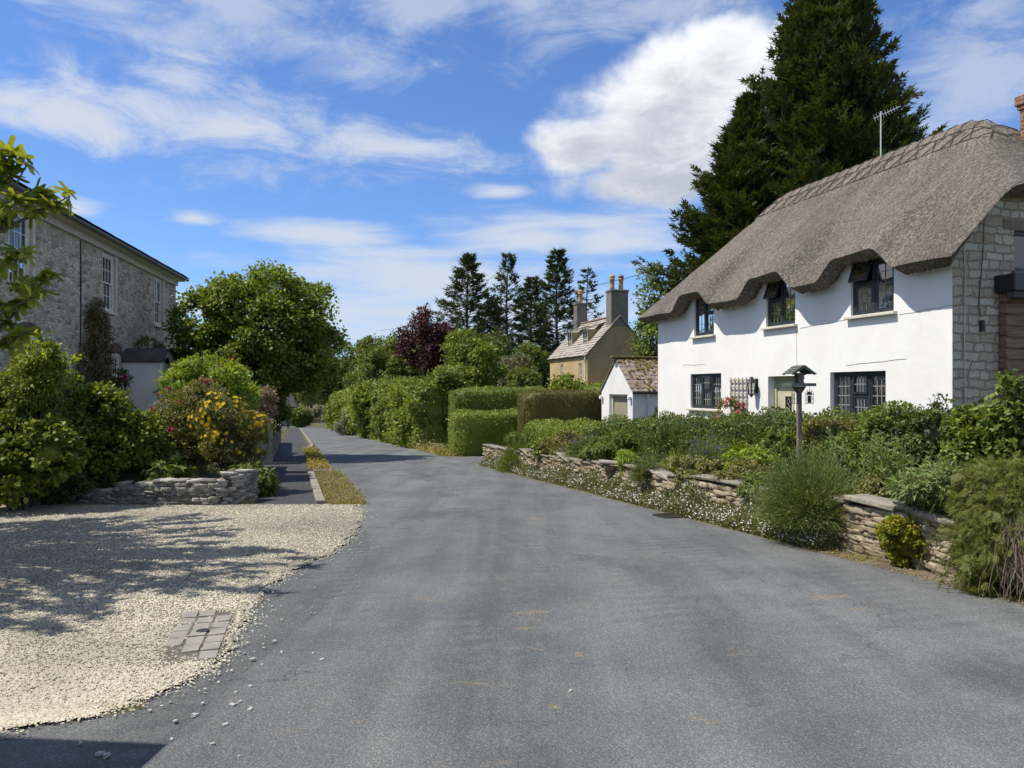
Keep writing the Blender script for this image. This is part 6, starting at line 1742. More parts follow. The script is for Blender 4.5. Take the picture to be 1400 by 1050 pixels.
S_('border_shrub', 'mid green bushy filler in front of the dark clipped hedge', (1025, 1105), 588, 12.4, 'lf_mid', 'kite', .06, 170, 40, .11, 6, base_z=-.1)
S_('border_shrub', 'low sprawling plant along the coping left of the biggest lavender', (975, 1062), 632, 11.4, 'lf_rose', 'kite', .045, 150, 36, .08, 6, base_z=.0)
S_('border_shrub', 'bushy mixed perennial clump below the pale low hedge', (740, 800), 590, 19.0, 'lf_rose', 'kite', .07, 150, 36, .12, 6, base_z=-.35)
S_('border_shrub', 'grassy mixed clump below the garage door', (800, 870), 592, 17.2, 'lf_mid', 'narrow', .12, 170, 40, .12, 6, base_z=-.25)
rt, lb, _r = S_('rose_bush', 'tall leafy bush at the frame edge in front of the stone gable', (1300, 1440), 556, 7.7, 'lf_mid', 'broad', .048, 420, 52, .11, 9, base_z=.15, extra=[('lf_bright', 110)])
pts, outs = shell_pts(lb, 5, (-.3, -1, .3)); place_blooms(rt, rose_mesh('flower', 'petal_magenta', .028), 'flower', pts, outs)
S_('leafy_sapling', 'upright broad leaved shrub at the frame edge by the dark boards', (1358, 1450), 508, 7.3, 'lf_mid', 'broad', .06, 150, 22, .14, 7, base_z=.25, core=None, shell=.4)
rt, lb, _r = S_('border_shrub', 'grey green tangle of narrow leaves above the wall end', (1225, 1330), 628, 7.7, 'lf_spear', 'narrow', .07, 170, 36, .11, 6, base_z=.2, core=.45)
pts, outs = shell_pts(lb, 9, (-.3, -1, .4)); place_blooms(rt, blossom_mesh('flower', 'petal_pink', .017), 'flower', pts, outs)
# plants hanging forward over the coping
for px, t_, d, m_, tp_, l_, lab in (((1005, 1062), 646, 10.55, 'lf_mid', 'kite', .04, 'leafy green plant hanging over the coping left of the biggest lavender'), ((905, 985), 622, 12.5, 'lf_rose', 'kite', .045, 'olive green trailing plant on the wall below the strappy daylily'),
        ((842, 880), 616, 14.7, 'lf_bright', 'narrow', .09, 'bright grassy plant at the break between the two walls'), ((795, 850), 606, 16.3, 'lf_mid', 'narrow', .10, 'mid green trailing plant on the further wall'), ((725, 782), 598, 19.4, 'lf_hedge', 'kite', .07, 'light green cushion plant sitting on the further wall'),
        ((688, 735), 590, 22.5, 'lf_mid', 'narrow', .12, 'green trailing plant near the driveway end of the wall'), ((1162, 1215), 650, 8.9, 'lf_rose', 'kite', .04, 'low bronze green plant on the coping right of the biggest lavender')):
    S_('trailing_plant', lab, px, t_, d, m_, tp_, l_, 120, 34, .09, 6, base_z=float(plane_z(d)) + .42, droop=.8, core=.5)
# rosemary trailing right down over the wall
reseed('rosemary')
x0 = at(1375, 0, 6.75)
root = thing('trailing_rosemary', 'large rosemary cascading over the wall at the right frame edge', 'shrub', (4.70, 6.72, -.24))
lobes = [(-.10, .0, .62, .46, .42, .40), (.05, -.1, .35, .50, .42, .42), (-.22, -.12, .34, .36, .34, .36), (.42, -.28, .55, .45, .45, .46), (.5, -.5, .25, .5, .4, .34), (-.05, .1, .92, .40, .40, .18), (.4, -.2, .95, .4, .4, .18), (.9, -.6, .6, .6, .6, .5)]
P, out, cc, idx = crown_pts(lobes, 900, .10, 26, .72, -.95)
n = len(P); dn = rng.uniform(.2, 1.2, n)
gapm = ~((np.abs(P[:, 0] + .30) < .10 + .04 * np.sin(P[:, 2] * 9)) & (P[:, 1] < -.12) & (P[:, 2] < .60) & (rng.random(n) < .93))
Y = out * .55 + np.array([0, 0, -1.]) * dn[:, None] + rng.normal(size=(n, 3)) * .35
V, F = scatter('spray3', P[gapm], Y[gapm], (out + rng.normal(size=(n, 3)) * .5)[gapm], (.13 * rng.uniform(.6, 1.4, n))[gapm])
ch = [(V, F, 0)]
# long hanging strands clothed in short needles
j = rng.choice(len(cc), 620); st = cc[j] + rng.normal(size=(620, 3)) * .04; L0 = np.asarray(lobes)[idx[j], :3]; od_ = norm(st - L0)
Dm = norm(od_ * .8 + rng.normal(size=(620, 3)) * .3 + np.array([0, 0, .25])); Ls = rng.uniform(.16, .38, 620); Ks = rng.uniform(.8, 1.7, 620)
keep = ~((np.abs(st[:, 0] + .30) < .12) & (st[:, 1] < -.1) & (st[:, 2] < .62)); st, Dm, Ls, Ks = st[keep], Dm[keep], Ls[keep], Ks[keep]; ns_ = len(st)
V, F = blades(st, Dm, Ls, np.full(ns_, .007), Ks); ch.append((V, F, 0))
nu = 70; ju = rng.choice(len(cc), nu); su = cc[ju]; su = su[su[:, 2] > .55]; nu = len(su)      # young upright shoots
Du = norm(rng.normal(size=(nu, 3)) * .4 + np.array([-.2, -.1, 1.])); Lu = rng.uniform(.10, .26, nu)
qu = np.repeat(np.arange(nu), 50); tu = rng.random(nu * 50); V, F = scatter('narrow', su[qu] + Du[qu] * (Lu[qu] * tu)[:, None], Du[qu] + rng.normal(size=(nu * 50, 3)) * .6, rng.normal(size=(nu * 50, 3)), rng.uniform(.02, .036, nu * 50)); ch.append((V, F, 0))
m = ns_ * 70; q = np.repeat(np.arange(ns_), 70); t = rng.random(m)
p_ = st[q] + Dm[q] * (Ls[q] * t)[:, None]; p_[:, 2] -= Ks[q] * Ls[q] * t * t
tg = Dm[q].copy(); tg[:, 2] -= 2 * Ks[q] * t; tg = norm(tg)
V, F = scatter('narrow', p_, tg + rng.normal(size=(m, 3)) * .55, rng.normal(size=(m, 3)), rng.uniform(.022, .042, m)); ch.append((V, F, 0))
for q, l in enumerate(lobes): ch.append((*core_blob(l[:3], l[3:], .72, q), 0))
fast_mesh('foliage', ch, [MT['lf_rosemary']], root)
mb = MB()
for q in range(110):
    a = np.array([-.30 + rng.normal() * .06, -.36 + rng.normal() * .05, .60 + rng.normal() * .05]); b = a + np.array([rng.normal() * .09, -.14 + rng.normal() * .05, -.30 - .28 * rng.random()])
    twigs(mb, [a], [b + rng.normal(size=3) * .05], .0035, .0018, rng.normal() * .12, 4)
mb.build('woody_stem', MT['twig'], root, fix=False)
rt, lb, _r = S_('golden_shrub', 'golden green low shrub at the foot of the stone wall', (1196, 1286), 706, 7.85, 'lf_spirea', 'broad', .04, 210, 40, .055, 7, sink=.04, extra=[('lf_redtip', 10), ('lf_bright', 90)])
pts, outs = shell_pts(lb, 4, (-.3, -1, .3)); place_blooms(rt, blossom_mesh('flower', 'petal_yellow', .016), 'flower', pts, outs)
# daisy drift along the wall foot
def drift(name, label, y0, y1, n, hgt, cover=1.):
    reseed(label)
    ch = []; ys_ = rng.uniform(y0, y1, n)
    dens = .7 + .35 * np.sin(ys_ * 2.3) * np.sin(ys_ * .9 + 1)
    ys_ = ys_[rng.random(n) < dens * cover]; n = len(ys_)
    xe = 6.2 - .3 * ys_; t = rng.random(n)
    hh = hgt * (.55 + .75 * np.sin(ys_ * 1.7) ** 2 * np.sin(ys_ * .63 + .5) ** 2 + .25 * np.sin(ys_ * 4.1) ** 2)
    x = xe + .06 + t * .42; z = plane_z(ys_) + rng.random(n) ** .7 * (hh * (.25 + .75 * t))
    P = np.stack([x, ys_, z], -1)
    V, F = scatter('narrow', P, rng.normal(size=(n, 3)) * .8 + np.array([-.5, -.2, .7]), rng.normal(size=(n, 3)), .055 * rng.uniform(.6, 1.6, n)); ch.append((V, F, 0))
    m = n // 3; j = rng.choice(n, m)
    V, F = blades(np.stack([x[j], ys_[j], plane_z(ys_[j])], -1), rng.normal(size=(m, 3)) * .35 + np.array([-.25, 0, 1.]), (z[j] - plane_z(ys_[j])) * 1.1 + .05, np.full(m, .004), np.full(m, .1)); ch.append((V, F, 0))
    m = int(n * .095); j = rng.choice(n, m); q = P[j] + np.array([-.04, -.03, .04]) * rng.uniform(.2, 1.2, (m, 1))
    V, F = scatter('disc', q, rng.normal(size=(m, 3)) * .6 + np.array([0, 1., .3]), rng.normal(size=(m, 3)) * .45 + np.array([-.5, -.6, .8]), .021 * rng.uniform(.7, 1.3, m)); ch.append((V, F, 1))
    return tag(fast_mesh(name, ch, [MT['lf_fleabane'], MT['petal_white']]), label, 'flowers', None, 'stuff')
drift('daisy_flowers', 'white daisy drift covering the foot of the honey stone wall', 8.75, 14.6, 60000, .50)
drift('daisy_flowers', 'pale daisy drift along the foot of the further grey wall', 14.7, 24.5, 50000, .55)
def grass(name, label, pts_fn, n, hgt, mat, wdt=.005, mats=None):
    x, y = pts_fn(n); n = len(x)
    P = np.stack([x, y, zg(x, y) + .005], -1)
    V, F = blades(P, rng.normal(size=(n, 3)) * .45 + np.array([0, 0, 1.]), hgt * rng.uniform(.3, 1.3, n), np.full(n, wdt), rng.uniform(.1, .6, n), 3)
    m = n // 2
    V2, F2 = scatter('kite', P[:m] + np.abs(rng.normal(size=(m, 3))) * np.array([.01, .01, hgt * .45]), rng.normal(size=(m, 3)) + np.array([0, 0, .3]), rng.normal(size=(m, 3)) * .5 + np.array([0, 0, 1.]), hgt * .28 * rng.uniform(.5, 1.3, m))
    o = fast_mesh(name, [(V, F, 0), (V2, F2, 1)], [MT[mat], MT[(mats or mat)]])
    return tag(o, label, 'grass', None, 'stuff')
def strip_pts(f0, f1, y0, y1, gap=0.):
    def fn(n):
        y = rng.uniform(y0, y1, n); t = rng.random(n)
        if gap:
            k = (np.sin(y * 3.1) + np.sin(y * 7.7 + 1) + np.sin(y * 1.3 + 2)) > gap; y, t = y[k], t[k]
        return f0(y) + (f1(y) - f0(y)) * t, y
    return fn
grass('verge_grass', 'rough dry weeds between the kerb and the lane edge', strip_pts(lambda y: .64 - .3 * y, lambda y: 1.34 - .3 * y, 13.3, 20.5), 15000, .15, 'lf_verge', .006, 'lf_weed')
grass('verge_grass', 'scattered weeds along the kerb further down the lane', strip_pts(lambda y: .50 - .3 * y, lambda y: 1.15 - .3 * y, 20.5, 36, .15), 8000, .26, 'lf_verge', .008)
grass('verge_grass', 'thin green weeds at the foot of the trailing rosemary', strip_pts(lambda y: 6.25 - .3 * y, lambda y: 6.75 - .3 * y, 4.5, 8.6, .2), 3500, .09, 'lf_verge', .005, 'lf_weed')
grass('verge_grass', 'rough grass below the roadside hedges on the far right', strip_pts(lambda y: 6.15 - .3 * y, lambda y: 7.2 - .3 * y, 30, 95), 9000, .5, 'lf_verge', .03, 'lf_weed')
grass('verge_grass', 'weedy grass between the low stone wall and the pavement', strip_pts(lambda y: -1.5 - .3 * y, lambda y: -.72 - .3 * y, 13.3, 19), 3600, .16, 'lf_verge', .006, 'lf_weed')
grass('verge_grass', 'low weeds at the foot of the dry stone wall', lambda n: (rng.uniform(-9.5, -5.2, n), 13.25 + np.abs(rng.normal(size=n)) * .08), 1600, .07, 'lf_verge', .005)
def _tip(n):
    a = rng.uniform(0, 6.28, n); r = rng.random(n) ** .5
    return -2.18 + .16 * np.cos(a) * r, 4.02 + .10 * np.sin(a) * r
grass('verge_grass', 'small tuft of grass at the near tip of the gravel', _tip, 420, .035, 'lf_verge', .003)
# leaf litter at the lane's right edge
n = 2600; y = rng.uniform(5, 22, n); x = 6.2 - .3 * y + np.abs(rng.normal(size=n)) * .2 - .06
V, F = scatter('kite', np.stack([x, y, plane_z(y) + .022], -1), rng.normal(size=(n, 3)) * np.array([1, 1, .2]), rng.normal(size=(n, 3)) * .3 + np.array([0, 0, 1.]), .028 * rng.uniform(.5, 1.5, n))
tag(fast_mesh('leaf_litter', [(V, F, 0)], [MT['lf_weed']]), 'dry brown leaf litter along the right edge of the lane', 'litter', None, 'stuff')

# climbing rose on the trellis
p = C2W(-.2, 5.75, 0)
root = thing('climbing_rose', 'pink climbing rose in front of the wooden trellis', 'rose', (p[0], p[1], -.1))
lobes = [(0, 0, 1.0, .36, .22, .45), (-.1, 0, .7, .5, .25, .4), (.22, -.05, 1.05, .24, .2, .3), (-.35, 0, .75, .22, .2, .25)]
V, F, cc, idx = crown(lobes, 110, .1, 30, .055, 'kite', .6, .2); fast_mesh('foliage', [(V, F, 0)], [MT['lf_rose']], root)
pts, outs = shell_pts(lobes, 22, (-.6, -.9, .3), -.2, 1.08); place_blooms(root, rose_mesh('flower', 'petal_pink', .058), 'flower', pts, outs)
mb = MB(); twigs(mb, [(0, 0, 0)] * 6, [c_ for c_ in cc[:6]], .012, .005); mb.build('stem', MT['twig'], root, fix=False)
p = C2W(-.25, 6.35, 0)
rt = thing('rose_bush', 'low pink rose just left of the climbing rose above the hedge', 'rose', (p[0], p[1], -.1))
lobes = [(0, 0, .68, .3, .22, .3)]; V, F, cc, idx = crown(lobes, 40, .09, 26, .05, 'kite'); fast_mesh('foliage', [(V, F, 0)], [MT['lf_rose']], rt)
pts, outs = shell_pts(lobes, 9, (-.6, -.9, .4), .0, 1.08); place_blooms(rt, rose_mesh('flower', 'petal_pink', .05), 'flower', pts, outs)
# bird table and feeders
bx, by, bz = at(1092.5, 531, 11.0)
bz = gsoil(bx, by)
BT = thing('bird_table', 'wooden bird table with a little pitched roof on a post', 'bird table', (bx, by, bz), .1)
tr = at(0, 528, 11.)[2] - bz
mb = MB(); mb.obox((0, 0, tr / 2 - .05), (.062, .062, tr + .08)); mb.build('post', MT['timber_post'], BT, bevel=.006)
mb = MB(); mb.box(-.17, .17, -.15, .15, tr, tr + .02).box(-.19, -.172, -.15, .15, tr, tr + .045).box(.172, .19, -.15, .15, tr, tr + .045).box(-.17, .17, -.168, -.152, tr, tr + .045).box(-.17, .17, .152, .168, tr, tr + .045)
mb.prism([(-.10, tr - .002), (.10, tr - .002), (.035, tr - .1), (-.035, tr - .1)], -.03, .03, 'y'); mb.build('tray', MT['slate_green'], BT)
mb = MB()
for s in (-1, 1): mb.prism([(-.055, tr + .02), (.055, tr + .02), (.035, tr + .08), (.05, tr + .12), (.035, tr + .2), (-.035, tr + .2), (-.05, tr + .12), (-.035, tr + .08)], s * .06 - .01, s * .06 + .01, 'y')
mb.build('roof_support', MT['timber_post'], BT)
mb = MB(); rpz = tr + .30
for s in (-1, 1):
    for k in range(4):
        q = .025 + k * .046; mb.obox((s * q, 0, rpz - q * .62 - .004 * k + .012), (.064, .32, .012), Matrix.Rotation(s * (.555 - .12), 3, 'Y'))
for s in (-1, 1):
    for e_ in (-.145, .145): mb.bar((0, e_, rpz - .012), (s * .178, e_, rpz - .122), .018, .032)
mb.build('roof', MT['slate_green'], BT)
for k, (dx, lab) in enumerate(((.115, 'caged tube bird feeder hanging right of the table post'), (-.105, 'open wire bird feeder hanging left of the table post'))):
    fd = thing('bird_feeder', lab, 'bird feeder', (bx + dx, by - .1, bz + tr - .26), 0)
    mb = MB(); r_ = .062 if k == 0 else .05; hh = .2
    for q in range(10):
        a = q * .628; mb.tube([(r_ * math.cos(a), r_ * math.sin(a), 0), (r_ * math.cos(a), r_ * math.sin(a), hh * .8), (r_ * .5 * math.cos(a), r_ * .5 * math.sin(a), hh)], .0022, 4)
    for z in (0, .07, .14): mb.tube([(r_ * math.cos(a), r_ * math.sin(a), z) for a in np.linspace(0, 6.283, 17)], .0022, 4)
    mb.tube([(0, 0, hh), (0, 0, hh + .07)], .003, 4); mb.build('cage', MT['black_metal'], fd)
    if k == 0:
        mb = MB(); mb.lathe([(.026, .01), (.026, .05), (.026, .12)], (0, 0, 0), 10); mb.lathe([(.034, .13), (.03, .165), (.012, .18)], (0, 0, 0), 10); mb.build('seed_tube', MT['car_dark'], fd)

# ================================================================= plants, left side
S_('tall_shrub', 'tall dense dark green shrub at the left frame edge', (-40, 92), 448, 12.8, 'lf_laurel', 'kite', .06, 600, 56, .16, 10, depth=.8, base_z=-.5, extra=[('lf_bright', 30)])
S_('shrub_skirt', 'broad leaved dark bush filling the low left corner by the gravel', (-60, 110), 560, 12.5, 'lf_laurel', 'broad', .085, 330, 34, .16, 9, depth=.8, base_z=-.55)
rt = S_('wispy_shrub', 'pale wispy shoots arching above the tall dark shrub', (20, 105), 428, 13.2, 'lf_bright', 'kite', .075, 60, 14, .16, 5, base_z=.9, core=None, shell=.3)
S_('laurel', 'yellow green laurel like bush with glossy oval leaves', (72, 222), 528, 14.6, 'lf_laurel', 'broad', .07, 560, 44, .15, 11, depth=.8, base_z=.1, sink=.5, extra=[('lf_hedge', 160)])
rt, lb, _r = S_('rose_bush', 'loose rose bush dotted with dark pink blooms', (196, 318), 516, 15.9, 'lf_rose', 'kite', .055, 460, 40, .13, 10, base_z=.1, sink=.5)
pts, outs = shell_pts(lb, 14, (.2, -1, .9), .1, 1.15); place_blooms(rt, rose_mesh('flower', 'petal_magenta', .045), 'flower', pts, outs)
S_('leafy_shrub', 'fresh light green shrub in front of the porch', (232, 348), 482, 18.5, 'lf_bright', 'kite', .085, 420, 34, .17, 10, base_z=.6, shell=.5)
S_('photinia', 'photinia shrub with red young tips beside the light green shrub', (288, 350), 490, 19.5, 'lf_mid', 'kite', .09, 180, 30, .15, 6, base_z=.5, extra=[('lf_redtip', 60)])
rt, lb, _r = S_('yellow_flower_bush', 'rounded bush covered with bright yellow daisy flowers', (262, 366), 540, 15.3, 'lf_rose', 'kite', .05, 420, 36, .11, 9, base_z=-.5, depth=.9, extra=[('lf_mid', 90)])
pts, outs = shell_pts(lb, 96, (.3, -1, .55), -.25, 1.14); place_blooms(rt, blossom_mesh('flower', 'petal_yellow', .038, 9), 'flower', pts, outs)
S_('drooping_plant', 'grassy green plant spilling beside the low wall end', (310, 372), 630, 14.8, 'lf_mid', 'narrow', .14, 150, 34, .13, 6, droop=.9)
S_('dead_climber', 'dead brown climber heaped on top of the garden wall', (318, 378), 528, 21.0, 'lf_dry', 'narrow', .11, 190, 34, .16, 6, base_z=-.1, core=.5)
S_('wall_shrub', 'dark green clipped bush above the rendered gate pier', (345, 395), 515, 27.5, 'lf_hedge_dark', 'kite', .09, 300, 36, .18, 7, base_z=-.3)
for i, (px, t_, d, lab) in enumerate([((118, 168), 618, 14.1, 'large leaved hollyhock clump left of the dry stone wall'), ((188, 262), 626, 14.2, 'broad leaved low plant growing behind the dry stone wall')]):
    S_('hollyhock', lab, px, t_, d, 'lf_mid', 'lobed', .16, 22, 9, .14, 4, base_z=-.3, core=None, up=1.2, droop=.5)
rt, lb, _r = S_('ground_cover', 'low dark ground cover with small pink and blue flowers', (5, 125), 640, 13.3, 'lf_dark', 'kite', .045, 260, 30, .08, 9, depth=.5, base_z=-.55)
pts, outs = shell_pts(lb, 14, (0, -1, .6), .0, 1.06); place_blooms(rt, blossom_mesh('flower', 'petal_pink', .02), 'flower', pts, outs)
pts, outs = shell_pts(lb, 10, (0, -1, .6), .0, 1.06); place_blooms(rt, blossom_mesh('blue_flower', 'petal_mauve', .018), 'blue_flower', pts, outs)
rt, lb, _r = S_('rose_bush', 'small magenta rose below the arched ground floor window', (145, 180), 496, 21.5, 'lf_dark', 'kite', .07, 60, 24, .12, 4, base_z=.6)
pts, outs = shell_pts(lb, 6, (.3, -1, .6), .1, 1.05); place_blooms(rt, rose_mesh('flower', 'petal_magenta', .06), 'flower', pts, outs)
# bare climber on the stone house
reseed('climber')
p = S2W(.25, -1.9, .3); 
root = thing('wall_climber', 'dark half bare climber spreading up the grey stone house wall', 'climber', p, T2)
lobes = [(.0, .2, 1.0, .3, 1.5, .9), (.0, .3, 2.0, .27, 1.1, .8), (0, .35, 2.9, .22, .7, .7), (.0, -1.2, .8, .25, 1.1, .8), (0, .45, 3.6, .16, .35, .5), (.0, 1.6, .8, .2, .8, .7)]
V, F, cc, idx = crown(lobes, 420, .2, 34, .12, 'narrow', .3, .6, shell=.3)
fast_mesh('foliage', [(V, F, 0)], [MT['lf_climb']], root)
mb = MB(); 
for q in range(150): 
    j = rng.integers(len(cc)); a = np.array([-.15, rng.normal() * .5, rng.uniform(0, 2.5)]); twigs(mb, [a], [cc[j] + rng.normal(size=3) * np.array([.05, .25, .3])], .02, .005, 0, 4)
mb.build('stem', MT['twig'], root, fix=False)
p = S2W(.5, 2.6, 3.05); root = thing('ferny_plant', 'small green plant rooted in the wall above the porch', 'plant', p)
V, F, _, _ = crown([(0, 0, .1, .35, .55, .3)], 40, .12, 26, .1, 'narrow'); fast_mesh('foliage', [(V, F, 0)], [MT['lf_mid']], root)

# fig tree: big leaves reaching in at the left, throwing dappled shade on the gravel
FIG = thing('fig_tree', 'fig tree with large lobed leaves reaching in at the left edge', 'tree', (-8.7, 8.6, plane_z(8.6)))
reseed('fig')
mb = MB(); P, Y, Z, S = [], [], [], []
tips = []
def fb(px, py, d): return at(px, py, d) - np.array([-8.7, 8.6, float(plane_z(8.6))])
for px, py, d in [(96, 268, 8.2), (60, 262, 8.3), (42, 215, 8.2), (12, 208, 8.2), (36, 340, 8.1), (58, 400, 8.0), (30, 415, 8.2), (42, 452, 8.1), (8, 440, 8.2), (10, 300, 8.3), (-30, 250, 8.4), (-40, 330, 8.2), (-60, 410, 8.3), (70, 372, 8.1), (0, 365, 8.0), (-10, 210, 8.2), (22, 270, 8.0), (-20, 460, 8.0)]:
    tips.append(fb(px, py, d))
shown = len(tips)
for q in range(560):
    a = rng.uniform(0, 6.28); r = rng.random() ** .5
    c_ = np.array([.3 + 3.0 * r * math.cos(a), -.9 + 3.8 * r * math.sin(a), rng.uniform(2.6, 6.4)])
    w_ = c_ + np.array([-8.7, 8.6, 0])
    if w_[0] > -.735 * w_[1] - .0: continue
    tips.append(c_)
mb.tube([(0, 0, -.2), (.1, 0, .8), (.2, -.1, 1.8), (.1, -.1, 3.0)], [.17, .14, .11, .06], 9)
for k, t in enumerate(tips):
    s = np.array([.15, -.1, rng.uniform(1.3, 2.8)])
    twigs(mb, [s], [t], .035 if k < shown else .03, .007, -.02, 6)
    m = 15 if k < shown else 8
    dv = norm((t - s)[None])[0]; off = -dv[None] * rng.uniform(0, .5, m)[:, None]
    P.append(t + off); Y.append(dv * .5 + rng.normal(size=(m, 3)) * .6 + np.array([0, 0, -.25])); Z.append(rng.normal(size=(m, 3)) * .4 + np.array([.2, -.2, 1.])); S.append(rng.uniform(.14, .27, m))
V, F = scatter('fig', *map(np.concatenate, (P, Y, Z, S)))
fast_mesh('crown', [(V, F, 0)], [MT['lf_fig']], FIG); mb.build('trunk', MT['bark_grey'], FIG, fix=False)

# ================================================================= trees
def base(x, y): return (x, y, float(zg(x, y)))
B = broadleaf
zb = float(zg(-9.9, 28))
reseed('dome')
DOME = [(0, 0, 4.3, 2.2, 2.2, 2.3)]
for i in range(20):
    zq_ = -.62 + 1.55 * (i + .5) / 20; rq_ = math.sqrt(max(0, 1 - min(1, abs(zq_)) ** 2)); s_ = rng.uniform(.24, .38); f_ = rng.uniform(.66, .80)
    DOME.append((2.95 * rq_ * math.cos(2.4 * i) * f_, 2.95 * rq_ * math.sin(2.4 * i) * f_, 4.3 + 3.1 * zq_ * f_, 2.95 * s_, 2.95 * s_, 2.8 * s_))
broadleaf('sycamore', 'large round sycamore beyond the grey stone house', (-9.55, 28, zb), 0, (-.25, 0, 4.55), (2.95, 2.9, 3.1), 'lf_syc', 850, .40, 70, .12, 'broad', .2, 14, shell=.6, zmin=-.9, lobes=DOME)
p = S2W(-5., 6.5, 0)
broadleaf('garden_tree', 'green treetop showing above the roof edge of the grey house', (*S2W(-7.5, 1.0, 0)[:2], .5), 0, (0, 0, 7.6), (2.0, 3.0, 1.75), 'lf_mid', 110, .35, 40, .14, 'kite', .2, 7)
# conifers behind the cottage
def prof_cyp(t, az): return 6.6 * (1 - t) ** .72 * (.42 + .58 * min(1, t * 5 + .35))
conifer('cypress', 'huge dark cypress towering behind the thatched cottage', (15.35, 35.5, -.6), 25.4, lambda t, a: max(.1, min(7.7 * (1 - t), 5.3 - 1.2 * t)), 760, 78, .62, 'lf_cyp', (.05, .75), 'spray2', .5, .06, .18, lat=.8, tuft=.7, bare=.25)
conifer('cypress', 'lower spreading cypress on the left flank of the huge one', (11.6, 35.8, -.6), 16.2, lambda t, a: max(.1, min(7.4 * (1 - t), 4.9)), 480, 74, .6, 'lf_cyp', (.05, .6), 'spray2', .4, .05, .16, lat=.8, tuft=.7, bare=.25)
broadleaf('young_tree', 'light green young tree at the far corner of the cottage', (5.9, 29.5, -.7), 0, (0, 0, 4.6), (1.05, 1.05, 3.4), 'lf_mid', 190, .36, 40, .12, 'kite', .1, 9, extra=('lf_bright', 30))
broadleaf('young_tree', 'bright leafy treetop peeping over the thatched ridge', (17.3, 30, -.5), 0, (0, 0, 9.8), (2.0, 1.6, 1.9), 'lf_bright', 120, .35, 36, .13, 'kite', .16, 6)
for k, (px, tp, d, wpx, sl_, lab) in enumerate([(640, 352, 74, 104, .0, 'broad conifer at the left end of the tall row'), (694, 350, 76, 66, .0, 'slim conifer with a bare lower trunk second in the tall row'),
                                       (727, 380, 82, 66, .0, 'shorter dark conifer in the middle of the tall row'), (762, 343, 78, 86, .0, 'tallest pointed conifer just left of the small chimney'), (803, 368, 84, 72, .0, 'thin sparse conifer between the two chimneys'), (672, 410, 90, 90, 0, 'dull conifer filling the gap low in the row')]):
    x = at(px, 0, d)[0]; zb = float(zg(x, d)); Hh = at(0, tp, d)[2] - zb; R_ = wpx / 2000 * d
    sparse = k in (1, 4)
    conifer('spruce', lab, (x, d, zb), Hh, (lambda R_: lambda t, a: R_ * 1.75 * max(.02, 1 - t) ** .85)(R_), 200 if not sparse else 120, 20 if not sparse else 12, .85, 'lf_spruce', ((-.15, .45), (.1, .55), (-.3, .3), (0., .5), (-.2, .25), (-.1, .3))[k], 'spray2', .28, .22 if k != 1 else .36, .10, group='conifers in the tall row', lat=.8, tuft=.6, bare=.15)
# hedgerow and trees down the right of the lane
H('hedgerow', 'tall bright hedgerow lining the lane just past the side driveway', (-3.9, 37.5), (-8.2, 51.5), 2.4, 1.75, 1.95, 'lf_hedge', .17, 190, rough=.16, wob=.28, rnd=.7)
H('hedgerow', 'tall overgrown hedgerow in the middle of the straight', (-8.3, 52.), (-14.2, 71.), 2.6, 2.05, 1.8, 'lf_mid', .2, 140, rough=.2, wob=.34, rnd=.8)
H('hedgerow', 'distant end of the roadside hedgerow before the bend', (-14.4, 71.6), (-26.6, 112.), 2.8, 1.5, .2, 'lf_hedge', .26, 85, rough=.25, wob=.4, rnd=.8)
S_('hedge_bush', 'bright yellow green overgrown bush nearest the side driveway', (530, 618), 520, 40, 'lf_hedge', 'kite', .16, 460, 40, .34, 10, sink=.3, extra=[('lf_bright', 110)])
S_('hedge_bush', 'mid green roadside bush spilling beside the corner hedge', (575, 640), 500, 38.5, 'lf_mid', 'kite', .15, 360, 38, .32, 9, sink=.3)
S_('hedge_bush', 'fresh green rounded roadside bush second along the lane', (470, 545), 520, 56, 'lf_hedge', 'kite', .2, 420, 40, .42, 9, sink=.3, extra=[('lf_bright', 120)])
S_('hedge_bush', 'dark green roadside bush between the two bright ones', (515, 575), 535, 48, 'lf_mid', 'kite', .18, 320, 38, .38, 8, sink=.3)
S_('hedge_bush', 'small yellow green bush at the far turn of the lane', (446, 486), 545, 82, 'lf_hedge', 'kite', .26, 260, 34, .5, 7, sink=.3)
S_('hedge_bush', 'dusty rounded bush low beside the far lane edge', (462, 505), 552, 66, 'lf_silver', 'kite', .2, 240, 34, .4, 7, sink=.3)
x = at(582, 0, 52)[0]; broadleaf('copper_beech', 'dark purple leaved tree rising over the green hedgerow', base(x, 52), 0, (0, 0, 6.6), (2.1, 2.1, 3.0), 'lf_purple', 330, .42, 40, .18, 'kite', .16, 9, shell=.45)
x = at(640, 0, 47)[0]; broadleaf('field_maple', 'yellow green maple right of the purple leaved tree', base(x, 47), 0, (0, 0, 4.1), (2.3, 2.2, 2.6), 'lf_hedge', 420, .42, 44, .17, 'kite', .16, 10)
x = at(535, 0, 62)[0]; broadleaf('field_maple', 'mid green tree left of the purple leaved tree', base(x, 62), 0, (0, 0, 5.4), (3.4, 3.0, 3.4), 'lf_mid', 420, .5, 42, .22, 'kite', .2, 10)
x = at(472, 0, 112)[0]; broadleaf('oak', 'rounded dark oak beyond the bend of the lane', base(x, 112), 0, (0, 0, 7.4), (6.0, 5.5, 6.2), 'lf_oak', 620, .8, 44, .38, 'kite', .4, 14)
x = at(520, 0, 98)[0]; broadleaf('oak', 'second darker oak partly hidden behind the hedgerow', base(x, 98), 0, (0, 0, 6.2), (4.2, 4., 5.2), 'lf_oak', 420, .7, 42, .34, 'kite', .35, 12)
